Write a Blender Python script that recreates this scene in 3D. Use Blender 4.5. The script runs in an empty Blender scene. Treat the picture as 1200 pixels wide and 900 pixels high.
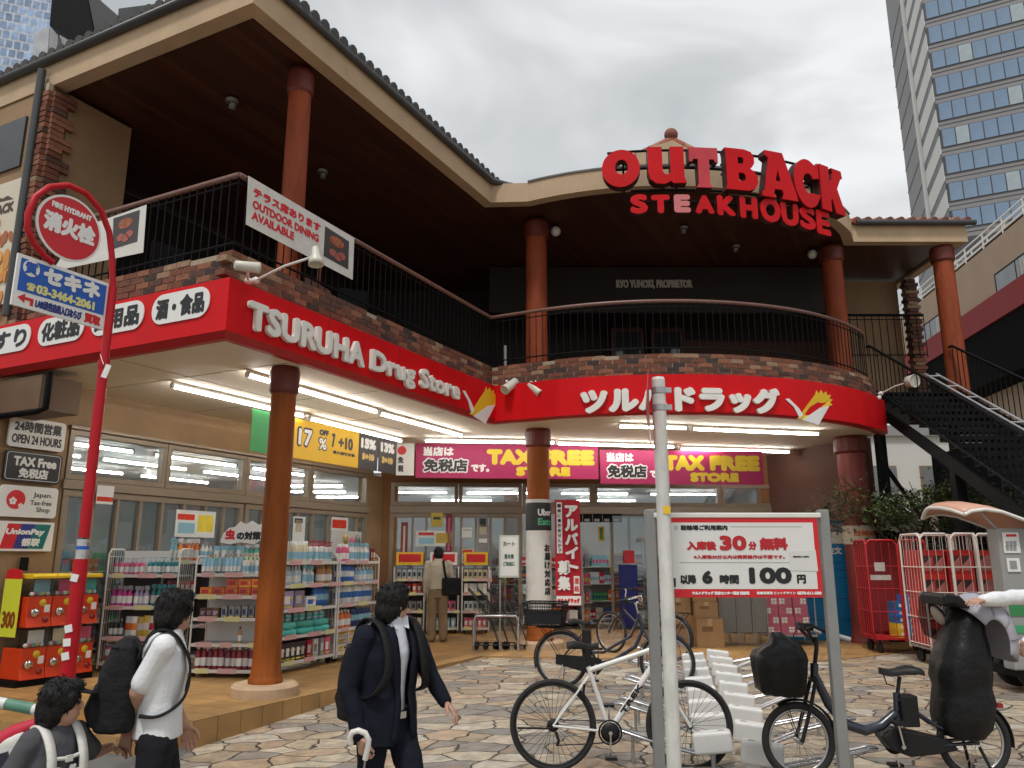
import bpy, bmesh, math, random
from mathutils import Vector, Matrix, Euler, noise
R = math.radians
rnd = random.Random(7)
sc = bpy.context.scene
COL = sc.collection

# ------------------------------------------------------------------ camera, sky, sun, exposure
FPX, PITCH, CAMZ = 918.0, math.atan(204 / 918.0), 1.75
cam_d = bpy.data.cameras.new('camera'); cam = bpy.data.objects.new('camera', cam_d); COL.objects.link(cam)
cam_d.sensor_width = 36; cam_d.lens = FPX / 1200 * 36; cam_d.clip_end = 2000; cam_d.clip_start = .05
cam.location = (0, 0, CAMZ); cam.rotation_euler = (math.pi / 2 + PITCH, 0, 0)
sc.camera = cam
SUN_EL, SUN_AZ = R(62), R(200)          # azimuth: compass-like angle measured from +Y towards +X
world = bpy.data.worlds.new('World'); sc.world = world; world.use_nodes = True
nt = world.node_tree; N = nt.nodes; L = nt.links
bg = N['Background']
sky = N.new('ShaderNodeTexSky'); sky.sky_type = 'NISHITA'; sky.sun_disc = False
sky.sun_elevation = SUN_EL; sky.sun_rotation = SUN_AZ
tc = N.new('ShaderNodeTexCoord'); mp = N.new('ShaderNodeMapping'); mp.inputs['Scale'].default_value = (1, 1, 2.2)
mp.inputs['Location'].default_value = (.35, .1, .2)
L.new(tc.outputs['Generated'], mp.inputs[0])
n1 = N.new('ShaderNodeTexNoise'); n1.inputs['Scale'].default_value = 3.0; n1.inputs['Detail'].default_value = 4; n1.inputs['Roughness'].default_value = .5
n1.inputs['Distortion'].default_value = .5
L.new(mp.outputs[0], n1.inputs[0])
cr = N.new('ShaderNodeValToRGB')
cr.color_ramp.elements[0].position = .34; cr.color_ramp.elements[0].color = (3.7, 3.9, 3.97, 1)
cr.color_ramp.elements[1].position = .66; cr.color_ramp.elements[1].color = (7.0, 7.1, 7.15, 1)
e = cr.color_ramp.elements.new(.5); e.color = (5.1, 5.25, 5.33, 1)
L.new(n1.outputs[0], cr.inputs[0])
mx = N.new('ShaderNodeMix'); mx.data_type = 'RGBA'; mx.inputs[0].default_value = .93
L.new(sky.outputs[0], mx.inputs[6]); L.new(cr.outputs[0], mx.inputs[7]); L.new(mx.outputs[2], bg.inputs[0])
bg.inputs[1].default_value = .1
sun_d = bpy.data.lights.new('sun', 'SUN'); sun_d.energy = 1.5; sun_d.angle = R(10); sun_d.color = (1, .96, .9)
sun = bpy.data.objects.new('sun', sun_d); COL.objects.link(sun); sun.location = (0, -10, 30)
sun.rotation_euler = Vector((-math.sin(SUN_AZ) * math.cos(SUN_EL), -math.cos(SUN_AZ) * math.cos(SUN_EL), -math.sin(SUN_EL))).to_track_quat('-Z', 'Y').to_euler()
vs = sc.view_settings; vs.view_transform = 'Standard'; vs.look = 'None'; vs.gamma = 1; vs.use_curve_mapping = False; vs.exposure = 0.42
sc.cycles.use_denoising = True; sc.cycles.max_bounces = 8; sc.cycles.transparent_max_bounces = 16
sc.cycles.caustics_reflective = False; sc.cycles.caustics_refractive = False
sc.cycles.sample_clamp_indirect = 6

# ------------------------------------------------------------------ photo pixel -> world helpers (1200x900 photo pixels)
CP, SP = math.cos(PITCH), math.sin(PITCH)
def ray(u, v):
    x = (u - 600) / FPX; y = (450 - v) / FPX
    return Vector((x, CP - y * SP, SP + y * CP))
def at(u, v, Y): r = ray(u, v); return Vector((0, 0, CAMZ)) + r * (Y / r.y)
def onz(u, v, z): r = ray(u, v); return Vector((0, 0, CAMZ)) + r * ((z - CAMZ) / r.z)
def dep(u, v, d): return Vector((0, 0, CAMZ)) + ray(u, v) * d
A0 = Vector((-3.0, 7.9, 0)); AN = R(63.4)
U = Vector((math.cos(AN), math.sin(AN), 0)); V = Vector((-math.sin(AN), math.cos(AN), 0)); Z = Vector((0, 0, 1))
ST = Matrix(((U.x, V.x, 0, A0.x), (U.y, V.y, 0, A0.y), (0, 0, 1, 0), (0, 0, 0, 1)))
def W(s, t, z=0): return A0 + U * s + V * t + Z * z
def pl(u, v, p0, n):
    r = ray(u, v); k = (Vector(p0) - Vector((0, 0, CAMZ))).dot(n) / r.dot(n); return Vector((0, 0, CAMZ)) + r * k
def T0(u, v, off=0): q = pl(u, v, W(0, off), V) - A0; return (q.dot(U), q.z)
def S0(u, v, off=0): q = pl(u, v, W(off, 0), U) - A0; return (q.dot(V), q.z)
CC = Vector((2.7, 17.47, 0)); RF = 5.17
def cyl(u, v, rad=RF):               # where the ray meets the bowed front: (arc length at RF, height)
    r = ray(u, v); a = r.x ** 2 + r.y ** 2; b = -2 * (r.x * CC.x + r.y * CC.y); c = CC.x ** 2 + CC.y ** 2 - rad ** 2
    k = (-b - math.sqrt(max(0, b * b - 4 * a * c))) / (2 * a)
    x, y = r.x * k - CC.x, r.y * k - CC.y
    return (math.atan2(x, -y) * RF, CAMZ + r.z * k)
def arc(p, z=None):                   # (arc length, y offset (negative = outwards), z) -> world
    th = p[0] / RF; rr = RF - p[1]
    return Vector((CC.x + rr * math.sin(th), CC.y - rr * math.cos(th), p[2]))
FN = Vector((.9974, .0722, 0)).normalized(); F0 = Vector((-2.8, 17.1, 0)); FB = Vector((-FN.y, FN.x, 0))   # right facade line
FM = Matrix(((FN.x, FB.x, 0, F0.x), (FN.y, FB.y, 0, F0.y), (0, 0, 1, 0), (0, 0, 0, 1)))
def F(u, v, off=0): q = pl(u, v, F0 + FB * off, FB) - F0; return (q.dot(FN), q.z)
def ground(x, y):
    h = .03 * (y - 7.9) + .044 * (x + 3)
    k = .24 - h
    return h if k > .06 else .24 - .06 * math.exp((k - .06) / .06) if k > -.4 else .24

# ------------------------------------------------------------------ materials
MATS = {}
def mat(name, col, rough=.6, var=.12, scale=6, bump=0, bscale=40, metal=0, emit=0, alpha=1, trans=0, spec=.5, coat=0, stretch=None):
    if name in MATS: return MATS[name]
    m = bpy.data.materials.new(name); m.use_nodes = True
    t = m.node_tree; b = t.nodes['Principled BSDF']
    b.inputs['Roughness'].default_value = rough; b.inputs['Metallic'].default_value = metal
    b.inputs['Specular IOR Level'].default_value = spec
    if coat: b.inputs['Coat Weight'].default_value = coat; b.inputs['Coat Roughness'].default_value = .08
    c4 = (*col, 1)
    b.inputs['Base Color'].default_value = c4
    if var or bump:
        tcn = t.nodes.new('ShaderNodeTexCoord'); src = tcn.outputs['Object']
        if stretch:
            mpn = t.nodes.new('ShaderNodeMapping'); mpn.inputs['Scale'].default_value = stretch; t.links.new(src, mpn.inputs[0]); src = mpn.outputs[0]
    if var:
        nz = t.nodes.new('ShaderNodeTexNoise'); nz.inputs['Scale'].default_value = scale; nz.inputs['Detail'].default_value = 6; nz.inputs['Roughness'].default_value = .62
        t.links.new(src, nz.inputs[0])
        mr = t.nodes.new('ShaderNodeMapRange'); mr.inputs[1].default_value = .25; mr.inputs[2].default_value = .75
        mr.inputs[3].default_value = 1 - var; mr.inputs[4].default_value = 1 + var
        t.links.new(nz.outputs[0], mr.inputs[0])
        mul = t.nodes.new('ShaderNodeVectorMath'); mul.operation = 'SCALE'; mul.inputs[0].default_value = col
        t.links.new(mr.outputs[0], mul.inputs['Scale']); t.links.new(mul.outputs[0], b.inputs['Base Color'])
        rr = t.nodes.new('ShaderNodeMapRange'); rr.inputs[1].default_value = .2; rr.inputs[2].default_value = .8
        rr.inputs[3].default_value = max(.03, rough - .1); rr.inputs[4].default_value = min(1, rough + .1)
        t.links.new(nz.outputs[0], rr.inputs[0]); t.links.new(rr.outputs[0], b.inputs['Roughness'])
    if bump:
        nb = t.nodes.new('ShaderNodeTexNoise'); nb.inputs['Scale'].default_value = bscale; nb.inputs['Detail'].default_value = 5
        t.links.new(src, nb.inputs[0])
        bp = t.nodes.new('ShaderNodeBump'); bp.inputs['Strength'].default_value = bump; bp.inputs['Distance'].default_value = .02
        t.links.new(nb.outputs[0], bp.inputs['Height']); t.links.new(bp.outputs[0], b.inputs['Normal'])
    if emit:
        b.inputs['Emission Color'].default_value = c4; b.inputs['Emission Strength'].default_value = emit
    if trans: b.inputs['Transmission Weight'].default_value = trans; b.inputs['IOR'].default_value = 1.45
    if alpha < 1: b.inputs['Alpha'].default_value = alpha
    MATS[name] = m
    return m
def glass_mat(name, tint=(.9, .95, .95), refl=.12, rough=.02):
    if name in MATS: return MATS[name]
    m = bpy.data.materials.new(name); m.use_nodes = True; t = m.node_tree
    for n in list(t.nodes): t.nodes.remove(n)
    o = t.nodes.new('ShaderNodeOutputMaterial'); tr = t.nodes.new('ShaderNodeBsdfTransparent'); gl = t.nodes.new('ShaderNodeBsdfGlossy'); mxs = t.nodes.new('ShaderNodeMixShader')
    fr = t.nodes.new('ShaderNodeFresnel'); ge = t.nodes.new('ShaderNodeNewGeometry'); mrg = t.nodes.new('ShaderNodeMapRange'); mrg.inputs[3].default_value = 1.5; mrg.inputs[4].default_value = 1 / 1.5   # both faces of a pane reflect like the outer one
    t.links.new(ge.outputs['Backfacing'], mrg.inputs[0]); t.links.new(mrg.outputs[0], fr.inputs[0])
    ad = t.nodes.new('ShaderNodeMath'); ad.operation = 'ADD'; ad.inputs[1].default_value = refl - .04; ad.use_clamp = True
    tr.inputs[0].default_value = (*tint, 1); gl.inputs['Roughness'].default_value = rough
    t.links.new(fr.outputs[0], ad.inputs[0]); t.links.new(ad.outputs[0], mxs.inputs[0]); t.links.new(tr.outputs[0], mxs.inputs[1]); t.links.new(gl.outputs[0], mxs.inputs[2]); t.links.new(mxs.outputs[0], o.inputs[0])
    MATS[name] = m
    return m
def grid_mat(name, col, grout, sx, sy, mortar=.012, rough=.5, var=.14, bump=.4, offset=0.0, bias=0):
    """tiles laid in the object's own XY plane (or XZ with swap)"""
    m = bpy.data.materials.new(name); m.use_nodes = True; t = m.node_tree; b = t.nodes['Principled BSDF']
    tcn = t.nodes.new('ShaderNodeUVMap')
    br = t.nodes.new('ShaderNodeTexBrick'); br.offset = offset; br.squash = 1
    br.inputs['Scale'].default_value = 1; br.inputs['Brick Width'].default_value = sx; br.inputs['Row Height'].default_value = sy
    br.inputs['Mortar Size'].default_value = mortar; br.inputs['Mortar Smooth'].default_value = .2; br.inputs['Bias'].default_value = bias
    br.inputs['Color1'].default_value = (*[c * (1 - var) for c in col], 1); br.inputs['Color2'].default_value = (*[c * (1 + var) for c in col], 1)
    br.inputs['Mortar'].default_value = (*grout, 1)
    t.links.new(tcn.outputs[0], br.inputs[0])
    nz = t.nodes.new('ShaderNodeTexNoise'); nz.inputs['Scale'].default_value = 2.2; nz.inputs['Detail'].default_value = 8; t.links.new(tcn.outputs[0], nz.inputs[0])
    mr = t.nodes.new('ShaderNodeMapRange'); mr.inputs[1].default_value = .3; mr.inputs[2].default_value = .7; mr.inputs[3].default_value = .72; mr.inputs[4].default_value = 1.15
    t.links.new(nz.outputs[0], mr.inputs[0])
    sc_ = t.nodes.new('ShaderNodeVectorMath'); sc_.operation = 'SCALE'; t.links.new(br.outputs[0], sc_.inputs[0]); t.links.new(mr.outputs[0], sc_.inputs['Scale'])
    t.links.new(sc_.outputs[0], b.inputs['Base Color']); b.inputs['Roughness'].default_value = rough
    bp = t.nodes.new('ShaderNodeBump'); bp.inputs['Strength'].default_value = bump; bp.inputs['Distance'].default_value = .01; bp.invert = True
    t.links.new(br.outputs[1], bp.inputs['Height']); t.links.new(bp.outputs[0], b.inputs['Normal'])
    MATS[name] = m
    return m

# ------------------------------------------------------------------ mesh builder
class MB:
    def __init__(s, fn=None): s.v = []; s.f = []; s.m = []; s.s = []; s.fn = fn; s.uv = {}
    def add(s, verts, faces, mi=0, smooth=False):
        o = len(s.v)
        for p in verts:
            p = Vector(p)
            if s.fn is not None: p = s.fn @ p if isinstance(s.fn, Matrix) else s.fn(p)
            s.v.append(p)
        for f in faces: s.f.append(tuple(i + o for i in f)); s.m.append(mi); s.s.append(smooth)
        return s
    def bx(s, x0, x1, y0, y1, z0, z1, mi=0):
        return s.add([(x0, y0, z0), (x1, y0, z0), (x1, y1, z0), (x0, y1, z0), (x0, y0, z1), (x1, y0, z1), (x1, y1, z1), (x0, y1, z1)],
                     [(3, 2, 1, 0), (4, 5, 6, 7), (0, 1, 5, 4), (1, 2, 6, 5), (2, 3, 7, 6), (3, 0, 4, 7)], mi)
    def box(s, c, size, rot=None, mi=0):
        h = [Vector((a * size[0] / 2, b * size[1] / 2, d * size[2] / 2)) for a, b, d in ((-1, -1, -1), (1, -1, -1), (1, 1, -1), (-1, 1, -1), (-1, -1, 1), (1, -1, 1), (1, 1, 1), (-1, 1, 1))]
        if rot is not None:
            rm = rot if isinstance(rot, Matrix) else Euler(rot).to_matrix()
            h = [rm @ p for p in h]
        return s.add([Vector(c) + p for p in h], [(3, 2, 1, 0), (4, 5, 6, 7), (0, 1, 5, 4), (1, 2, 6, 5), (2, 3, 7, 6), (3, 0, 4, 7)], mi)
    def beam(s, a, b, w, h, mi=0, up=Z):
        a, b = Vector(a), Vector(b); d = b - a; x = d.normalized(); y = Vector(up).cross(x)
        if y.length < 1e-4: y = Vector((0, 1, 0)).cross(x)
        y.normalize(); z = x.cross(y)
        return s.box((a + b) / 2, (d.length, w, h), Matrix((x, y, z)).transposed(), mi)
    def tube(s, pts, r, seg=8, mi=0, caps=True, smooth=True, closed=False):
        pts = [Vector(p) for p in pts]; n = len(pts)
        rs = r if isinstance(r, (list, tuple)) else [r] * n
        vs, fs = [], []
        prev = None
        for i, p in enumerate(pts):
            if closed: t = pts[(i + 1) % n] - pts[i - 1]
            else: t = pts[min(i + 1, n - 1)] - pts[max(i - 1, 0)]
            t.normalize()
            if prev is None:
                a = Vector((0, 0, 1)) if abs(t.z) < .9 else Vector((1, 0, 0)); x = t.cross(a).normalized()
            else:
                x = prev - t * prev.dot(t); x = x.normalized() if x.length > 1e-6 else t.orthogonal().normalized()
            prev = x; y = t.cross(x)
            for k in range(seg):
                an = 2 * math.pi * k / seg; vs.append(p + (x * math.cos(an) + y * math.sin(an)) * rs[i])
        for i in range(n if closed else n - 1):
            j = (i + 1) % n
            for k in range(seg): fs.append((i * seg + k, i * seg + (k + 1) % seg, j * seg + (k + 1) % seg, j * seg + k))
        s.add(vs, fs, mi, smooth)
        if caps and not closed:
            s.add(vs[:seg], [tuple(range(seg - 1, -1, -1))], mi); s.add(vs[-seg:], [tuple(range(seg))], mi)
        return s
    def lathe(s, prof, c=(0, 0, 0), axis=None, seg=16, mi=0, smooth=True, arc_=1.0, sx=1, sy=1):
        c = Vector(c); rot = Matrix.Identity(3) if axis is None else Vector(axis).to_track_quat('Z', 'Y').to_matrix()
        vs, fs = [], []
        for (r, z) in prof:
            for k in range(seg):
                an = 2 * math.pi * k / seg; vs.append(c + rot @ Vector((r * sx * math.cos(an), r * sy * math.sin(an), z)))
        for i in range(len(prof) - 1):
            for k in range(seg): fs.append((i * seg + k, i * seg + (k + 1) % seg, (i + 1) * seg + (k + 1) % seg, (i + 1) * seg + k))
        s.add(vs, fs, mi, smooth)
        if prof[0][0] > 1e-4: s.add(vs[:seg], [tuple(range(seg - 1, -1, -1))], mi)
        if prof[-1][0] > 1e-4: s.add(vs[-seg:], [tuple(range(seg))], mi)
        return s
    def cyl(s, a, b, r, seg=12, mi=0, r2=None): return s.tube([a, b], [r, r if r2 is None else r2], seg, mi)
    def ell(s, c, rad, rot=None, seg=12, rings=8, mi=0):
        rm = Matrix.Identity(3) if rot is None else (rot if isinstance(rot, Matrix) else Euler(rot).to_matrix())
        c = Vector(c); vs = [c + rm @ Vector((0, 0, -rad[2]))]; fs = []
        for i in range(1, rings):
            ph = math.pi * i / rings - math.pi / 2
            for k in range(seg):
                an = 2 * math.pi * k / seg; vs.append(c + rm @ Vector((rad[0] * math.cos(ph) * math.cos(an), rad[1] * math.cos(ph) * math.sin(an), rad[2] * math.sin(ph))))
        vs.append(c + rm @ Vector((0, 0, rad[2])))
        for k in range(seg): fs.append((0, 1 + (k + 1) % seg, 1 + k)); fs.append((len(vs) - 1, 1 + (rings - 2) * seg + k, 1 + (rings - 2) * seg + (k + 1) % seg))
        for i in range(rings - 2):
            for k in range(seg): a = 1 + i * seg; fs.append((a + k, a + (k + 1) % seg, a + seg + (k + 1) % seg, a + seg + k))
        return s.add(vs, fs, mi, True)
    def prism(s, poly, vec, mi=0):
        poly = [Vector(p) for p in poly]; n = len(poly); vec = Vector(vec)
        vs = poly + [p + vec for p in poly]
        return s.add(vs, [tuple(range(n - 1, -1, -1)), tuple(range(n, 2 * n))] + [(i, (i + 1) % n, n + (i + 1) % n, n + i) for i in range(n)], mi)
    def sheet(s, rows, mi=0, smooth=False, closed=False):
        n = len(rows[0]); vs = [p for r in rows for p in r]; fs = []
        for i in range(len(rows) - 1):
            for k in range(n if closed else n - 1):
                j = (k + 1) % n; fs.append((i * n + k, i * n + j, (i + 1) * n + j, (i + 1) * n + k))
        return s.add(vs, fs, mi, smooth)
    def mesh(s, me, M, mi=0):
        return s.add([M @ v.co for v in me.vertices], [tuple(p.vertices) for p in me.polygons], mi)
    def build(s, name, mats, parent=None, bevel=0, seg=1, uvfn=None, shell=0, frame=None):
        if not isinstance(mats, (list, tuple)): mats = [mats]
        me = bpy.data.meshes.new(name)
        if parent is not None:
            root = parent
            chain = Matrix.Identity(4)
            while root is not None: chain = root.matrix_basis @ chain; root = root.parent
            inv = chain.inverted(); loc = None; vs = [inv @ p for p in s.v]
        elif frame is not None:
            inv = frame.inverted(); vs = [inv @ p for p in s.v]
        else:
            xs = [p.x for p in s.v]; ys = [p.y for p in s.v]; zs = [p.z for p in s.v]
            loc = Vector(((min(xs) + max(xs)) / 2, (min(ys) + max(ys)) / 2, min(zs))); vs = [p - loc for p in s.v]
        me.from_pydata([tuple(p) for p in vs], [], s.f)
        for m_ in mats: me.materials.append(m_)
        me.polygons.foreach_set('material_index', s.m); me.polygons.foreach_set('use_smooth', s.s)
        if uvfn:
            uvl = me.uv_layers.new(name='UVMap')
            for p in me.polygons:
                for li in p.loop_indices: uvl.data[li].uv = uvfn(s.v[me.loops[li].vertex_index], p.normal)
        me.update()
        o = bpy.data.objects.new(name, me); COL.objects.link(o)
        if parent is not None: o.parent = parent
        elif frame is not None: o.matrix_basis = frame
        else: o.location = loc
        if bevel:
            b = o.modifiers.new('bevel', 'BEVEL'); b.width = bevel; b.segments = seg; b.limit_method = 'ANGLE'; b.angle_limit = R(40)
        return o

def tag(o, label=None, cat=None, group=None, kind=None):
    if label: o['label'] = label
    if cat: o['category'] = cat
    if group: o['group'] = group
    if kind: o['kind'] = kind
    return o
def thing(name, label, cat, loc=(0, 0, 0), rz=0, group=None):
    o = bpy.data.objects.new(name, None); COL.objects.link(o); o.location = loc; o.rotation_euler = (0, 0, rz); o.empty_display_size = .1
    return tag(o, label, cat, group)
KIDS = {}
def copy_tree(o, parent=None, mats=None):
    c = o.copy(); COL.objects.link(c); c.parent = parent
    for ch in [x for x in bpy.data.objects if x.parent == o and x is not c]: copy_tree(ch, c)
    return c

# ------------------------------------------------------------------ lettering
_TX = {}
def text_mesh(s, ext, spacing=1.0):
    k = (s, ext, spacing)
    if k in _TX: return _TX[k]
    c = bpy.data.curves.new('lettering', 'FONT'); c.body = s; c.size = 1; c.extrude = ext; c.resolution_u = 3; c.space_character = spacing
    o = bpy.data.objects.new('lettering', c); COL.objects.link(o)
    me = bpy.data.meshes.new_from_object(o.evaluated_get(bpy.context.evaluated_depsgraph_get()))
    bpy.data.objects.remove(o); bpy.data.curves.remove(c)
    _TX[k] = me
    return me
def text(mb, s, O, X, Y, w, h, bold=0.0, ext=.002, mi=0, spacing=1.0, align=True, boldy=None, n=8, keep=False, shear=0):
    """fit the string into the box w x h whose lower left corner is O; X along the line, Y up; bold in metres"""
    me = text_mesh(s, 1.0, spacing)
    xs = [v.co.x for v in me.vertices]; ys = [v.co.y for v in me.vertices]
    if not xs: return
    x0, x1, y0, y1 = min(xs), max(xs), min(ys), max(ys)
    bx_ = bold; by_ = bold if boldy is None else boldy
    kx = (w - 2 * bx_) / max(1e-6, x1 - x0); ky = (h - 2 * by_) / max(1e-6, y1 - y0)
    if keep: kx = ky = min(kx, ky)
    X = Vector(X).normalized(); Y = Vector(Y).normalized(); Nn = X.cross(Y); O = Vector(O)
    offs = [(0, 0)] + ([(math.cos(2 * math.pi * i / n) * bx_, math.sin(2 * math.pi * i / n) * by_) for i in range(n)] if bold else [])
    for i, (dx, dy) in enumerate(offs):
        pts = [O + X * ((v.co.x - x0) * kx + bx_ + dx + shear * (v.co.y - y0) * ky) + Y * ((v.co.y - y0) * ky + by_ + dy) + Nn * (ext * (v.co.z + 1) / 2 + (ext * .02 + .00012) * i) for v in me.vertices]
        mb.add(pts, [tuple(p.vertices) for p in me.polygons], mi)
def shape(mb, contours, O, X, Y, k=1.0, ext=.01, mi=0, kx=None):
    """filled 2D outline (with holes) extruded"""
    c = bpy.data.curves.new('outline', 'CURVE'); c.dimensions = '2D'; c.fill_mode = 'BOTH'; c.extrude = .5
    for ct in contours:
        sp = c.splines.new('POLY'); sp.points.add(len(ct) - 1); sp.use_cyclic_u = True
        for p, q in zip(sp.points, ct): p.co = (q[0], q[1], 0, 1)
    o = bpy.data.objects.new('outline', c); COL.objects.link(o)
    me = bpy.data.meshes.new_from_object(o.evaluated_get(bpy.context.evaluated_depsgraph_get()))
    bpy.data.objects.remove(o); bpy.data.curves.remove(c)
    X = Vector(X).normalized(); Y = Vector(Y).normalized(); Nn = X.cross(Y); O = Vector(O); kx = k if kx is None else kx
    mb.add([O + X * v.co.x * kx + Y * v.co.y * k + Nn * (v.co.z + .5) * ext for v in me.vertices], [tuple(p.vertices) for p in me.polygons], mi)
def rrect(w, h, r, n=5):
    pts = []
    for cx, cy, a in ((w - r, r, -90), (w - r, h - r, 0), (r, h - r, 90), (r, r, 180)):
        for i in range(n + 1): an = R(a + 90 * i / n); pts.append((cx + r * math.cos(an), cy + r * math.sin(an)))
    return pts
def circ(cx, cy, r, n=24, ry=None): return [(cx + r * math.cos(2 * math.pi * i / n), cy + (r if ry is None else ry) * math.sin(2 * math.pi * i / n)) for i in range(n)]
# ------------------------------------------------------------------ palette
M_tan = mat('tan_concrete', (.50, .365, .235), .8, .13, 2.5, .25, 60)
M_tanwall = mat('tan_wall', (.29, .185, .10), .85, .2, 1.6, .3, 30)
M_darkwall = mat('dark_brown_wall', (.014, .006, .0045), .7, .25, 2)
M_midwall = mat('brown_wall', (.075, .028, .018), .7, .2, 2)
M_wallR = mat('dark_red_wall', (.11, .05, .035), .8, .15, 2, .2)
M_col = mat('rust_red_paint', (.27, .058, .022), .6, .3, 3, .2, 30, stretch=(3, 3, .6), spec=.22)
M_collow = mat('rust_red_lamplit', (.27, .072, .012), .6, .3, 3, .2, 30, stretch=(3, 3, .6), spec=.22)  # column red with the ground floor's warm light mixed into its colour
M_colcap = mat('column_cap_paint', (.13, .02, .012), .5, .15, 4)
M_soffit = mat('soffit_panel', (.74, .66, .54), .75, .06, 1.5)
M_slab = mat('slab_concrete', (.42, .36, .29), .8, .1, 3)
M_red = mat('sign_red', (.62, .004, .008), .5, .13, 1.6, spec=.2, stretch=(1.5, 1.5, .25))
M_redlip = mat('sign_red_shaded', (.40, .008, .012), .4, .1, 3)  # sign red darkened, underside shade put into the colour
M_white = mat('white_plate', (.78, .78, .75), .45, .05, 4)
M_ink = mat('black_print', (.012, .012, .014), .5, 0)
M_wood = None
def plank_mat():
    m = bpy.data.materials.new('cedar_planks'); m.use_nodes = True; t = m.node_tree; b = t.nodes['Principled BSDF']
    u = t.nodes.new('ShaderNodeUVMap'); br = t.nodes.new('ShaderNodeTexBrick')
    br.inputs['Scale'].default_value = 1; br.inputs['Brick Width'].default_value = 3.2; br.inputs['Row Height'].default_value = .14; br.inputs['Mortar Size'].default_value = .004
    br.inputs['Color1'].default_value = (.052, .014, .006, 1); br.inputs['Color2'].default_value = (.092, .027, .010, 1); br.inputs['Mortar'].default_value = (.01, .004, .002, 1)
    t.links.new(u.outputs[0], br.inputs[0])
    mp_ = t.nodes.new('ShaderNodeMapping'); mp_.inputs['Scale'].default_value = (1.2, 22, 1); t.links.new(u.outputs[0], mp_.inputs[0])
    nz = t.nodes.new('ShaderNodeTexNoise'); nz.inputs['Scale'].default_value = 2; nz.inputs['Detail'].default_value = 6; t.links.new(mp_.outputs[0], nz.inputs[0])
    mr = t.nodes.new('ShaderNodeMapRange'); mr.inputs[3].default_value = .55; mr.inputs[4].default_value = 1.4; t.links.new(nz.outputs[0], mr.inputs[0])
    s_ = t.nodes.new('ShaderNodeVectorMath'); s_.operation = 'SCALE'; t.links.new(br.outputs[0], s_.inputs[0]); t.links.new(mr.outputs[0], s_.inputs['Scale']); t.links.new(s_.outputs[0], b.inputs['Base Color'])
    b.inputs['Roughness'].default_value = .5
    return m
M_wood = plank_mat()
M_black = mat('black_iron', (.006, .006, .007), .55, .15, 8, spec=.12)
M_rail = mat('handrail_brown', (.20, .105, .085), .4, .15, 5)
M_gutter = mat('grey_gutter', (.045, .047, .05), .4, .15, 3)
M_frame = mat('taupe_aluminium', (.26, .205, .15), .4, .1, 5, metal=.15)
M_glass = glass_mat('window_glass', (.85, .88, .88), .15)
M_dglass = glass_mat('door_glass', (.72, .77, .78), .12)
M_tileroof = [mat('roof_tile_%s' % n, c, .75, .25, 9, .2) for n, c in (('terracotta', (.34, .105, .065)), ('russet', (.24, .075, .05)), ('buff', (.38, .17, .11)))]
M_tiledark = mat('roof_tile_slate', (.055, .05, .048), .6, .25, 9)
BR = [mat('brick_%s' % n, c, .9, .3, 14, .4, 50) for n, c in (('red', (.17, .062, .038)), ('orange', (.25, .105, .06)), ('brown', (.10, .05, .036)), ('sooty', (.05, .034, .03)), ('buff', (.30, .19, .12)))]
M_mortar = mat('mortar', (.36, .29, .21), .95, .2, 10)
M_tube = mat('lamp_tube', (1, .97, .92), .5, 0, emit=26); M_tubein = mat('shop_lamp_tube', (1, .99, .96), .5, 0, emit=30)
M_steel = mat('steel', (.45, .45, .46), .3, .12, 8, metal=.9)
M_galv = mat('galvanised', (.42, .43, .44), .42, .15, 6, metal=.6)
M_wpaint = mat('white_paint', (.72, .71, .67), .45, .1, 4)
M_int = mat('interior_white', (.40, .41, .41), .8, .05, 2)

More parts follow.
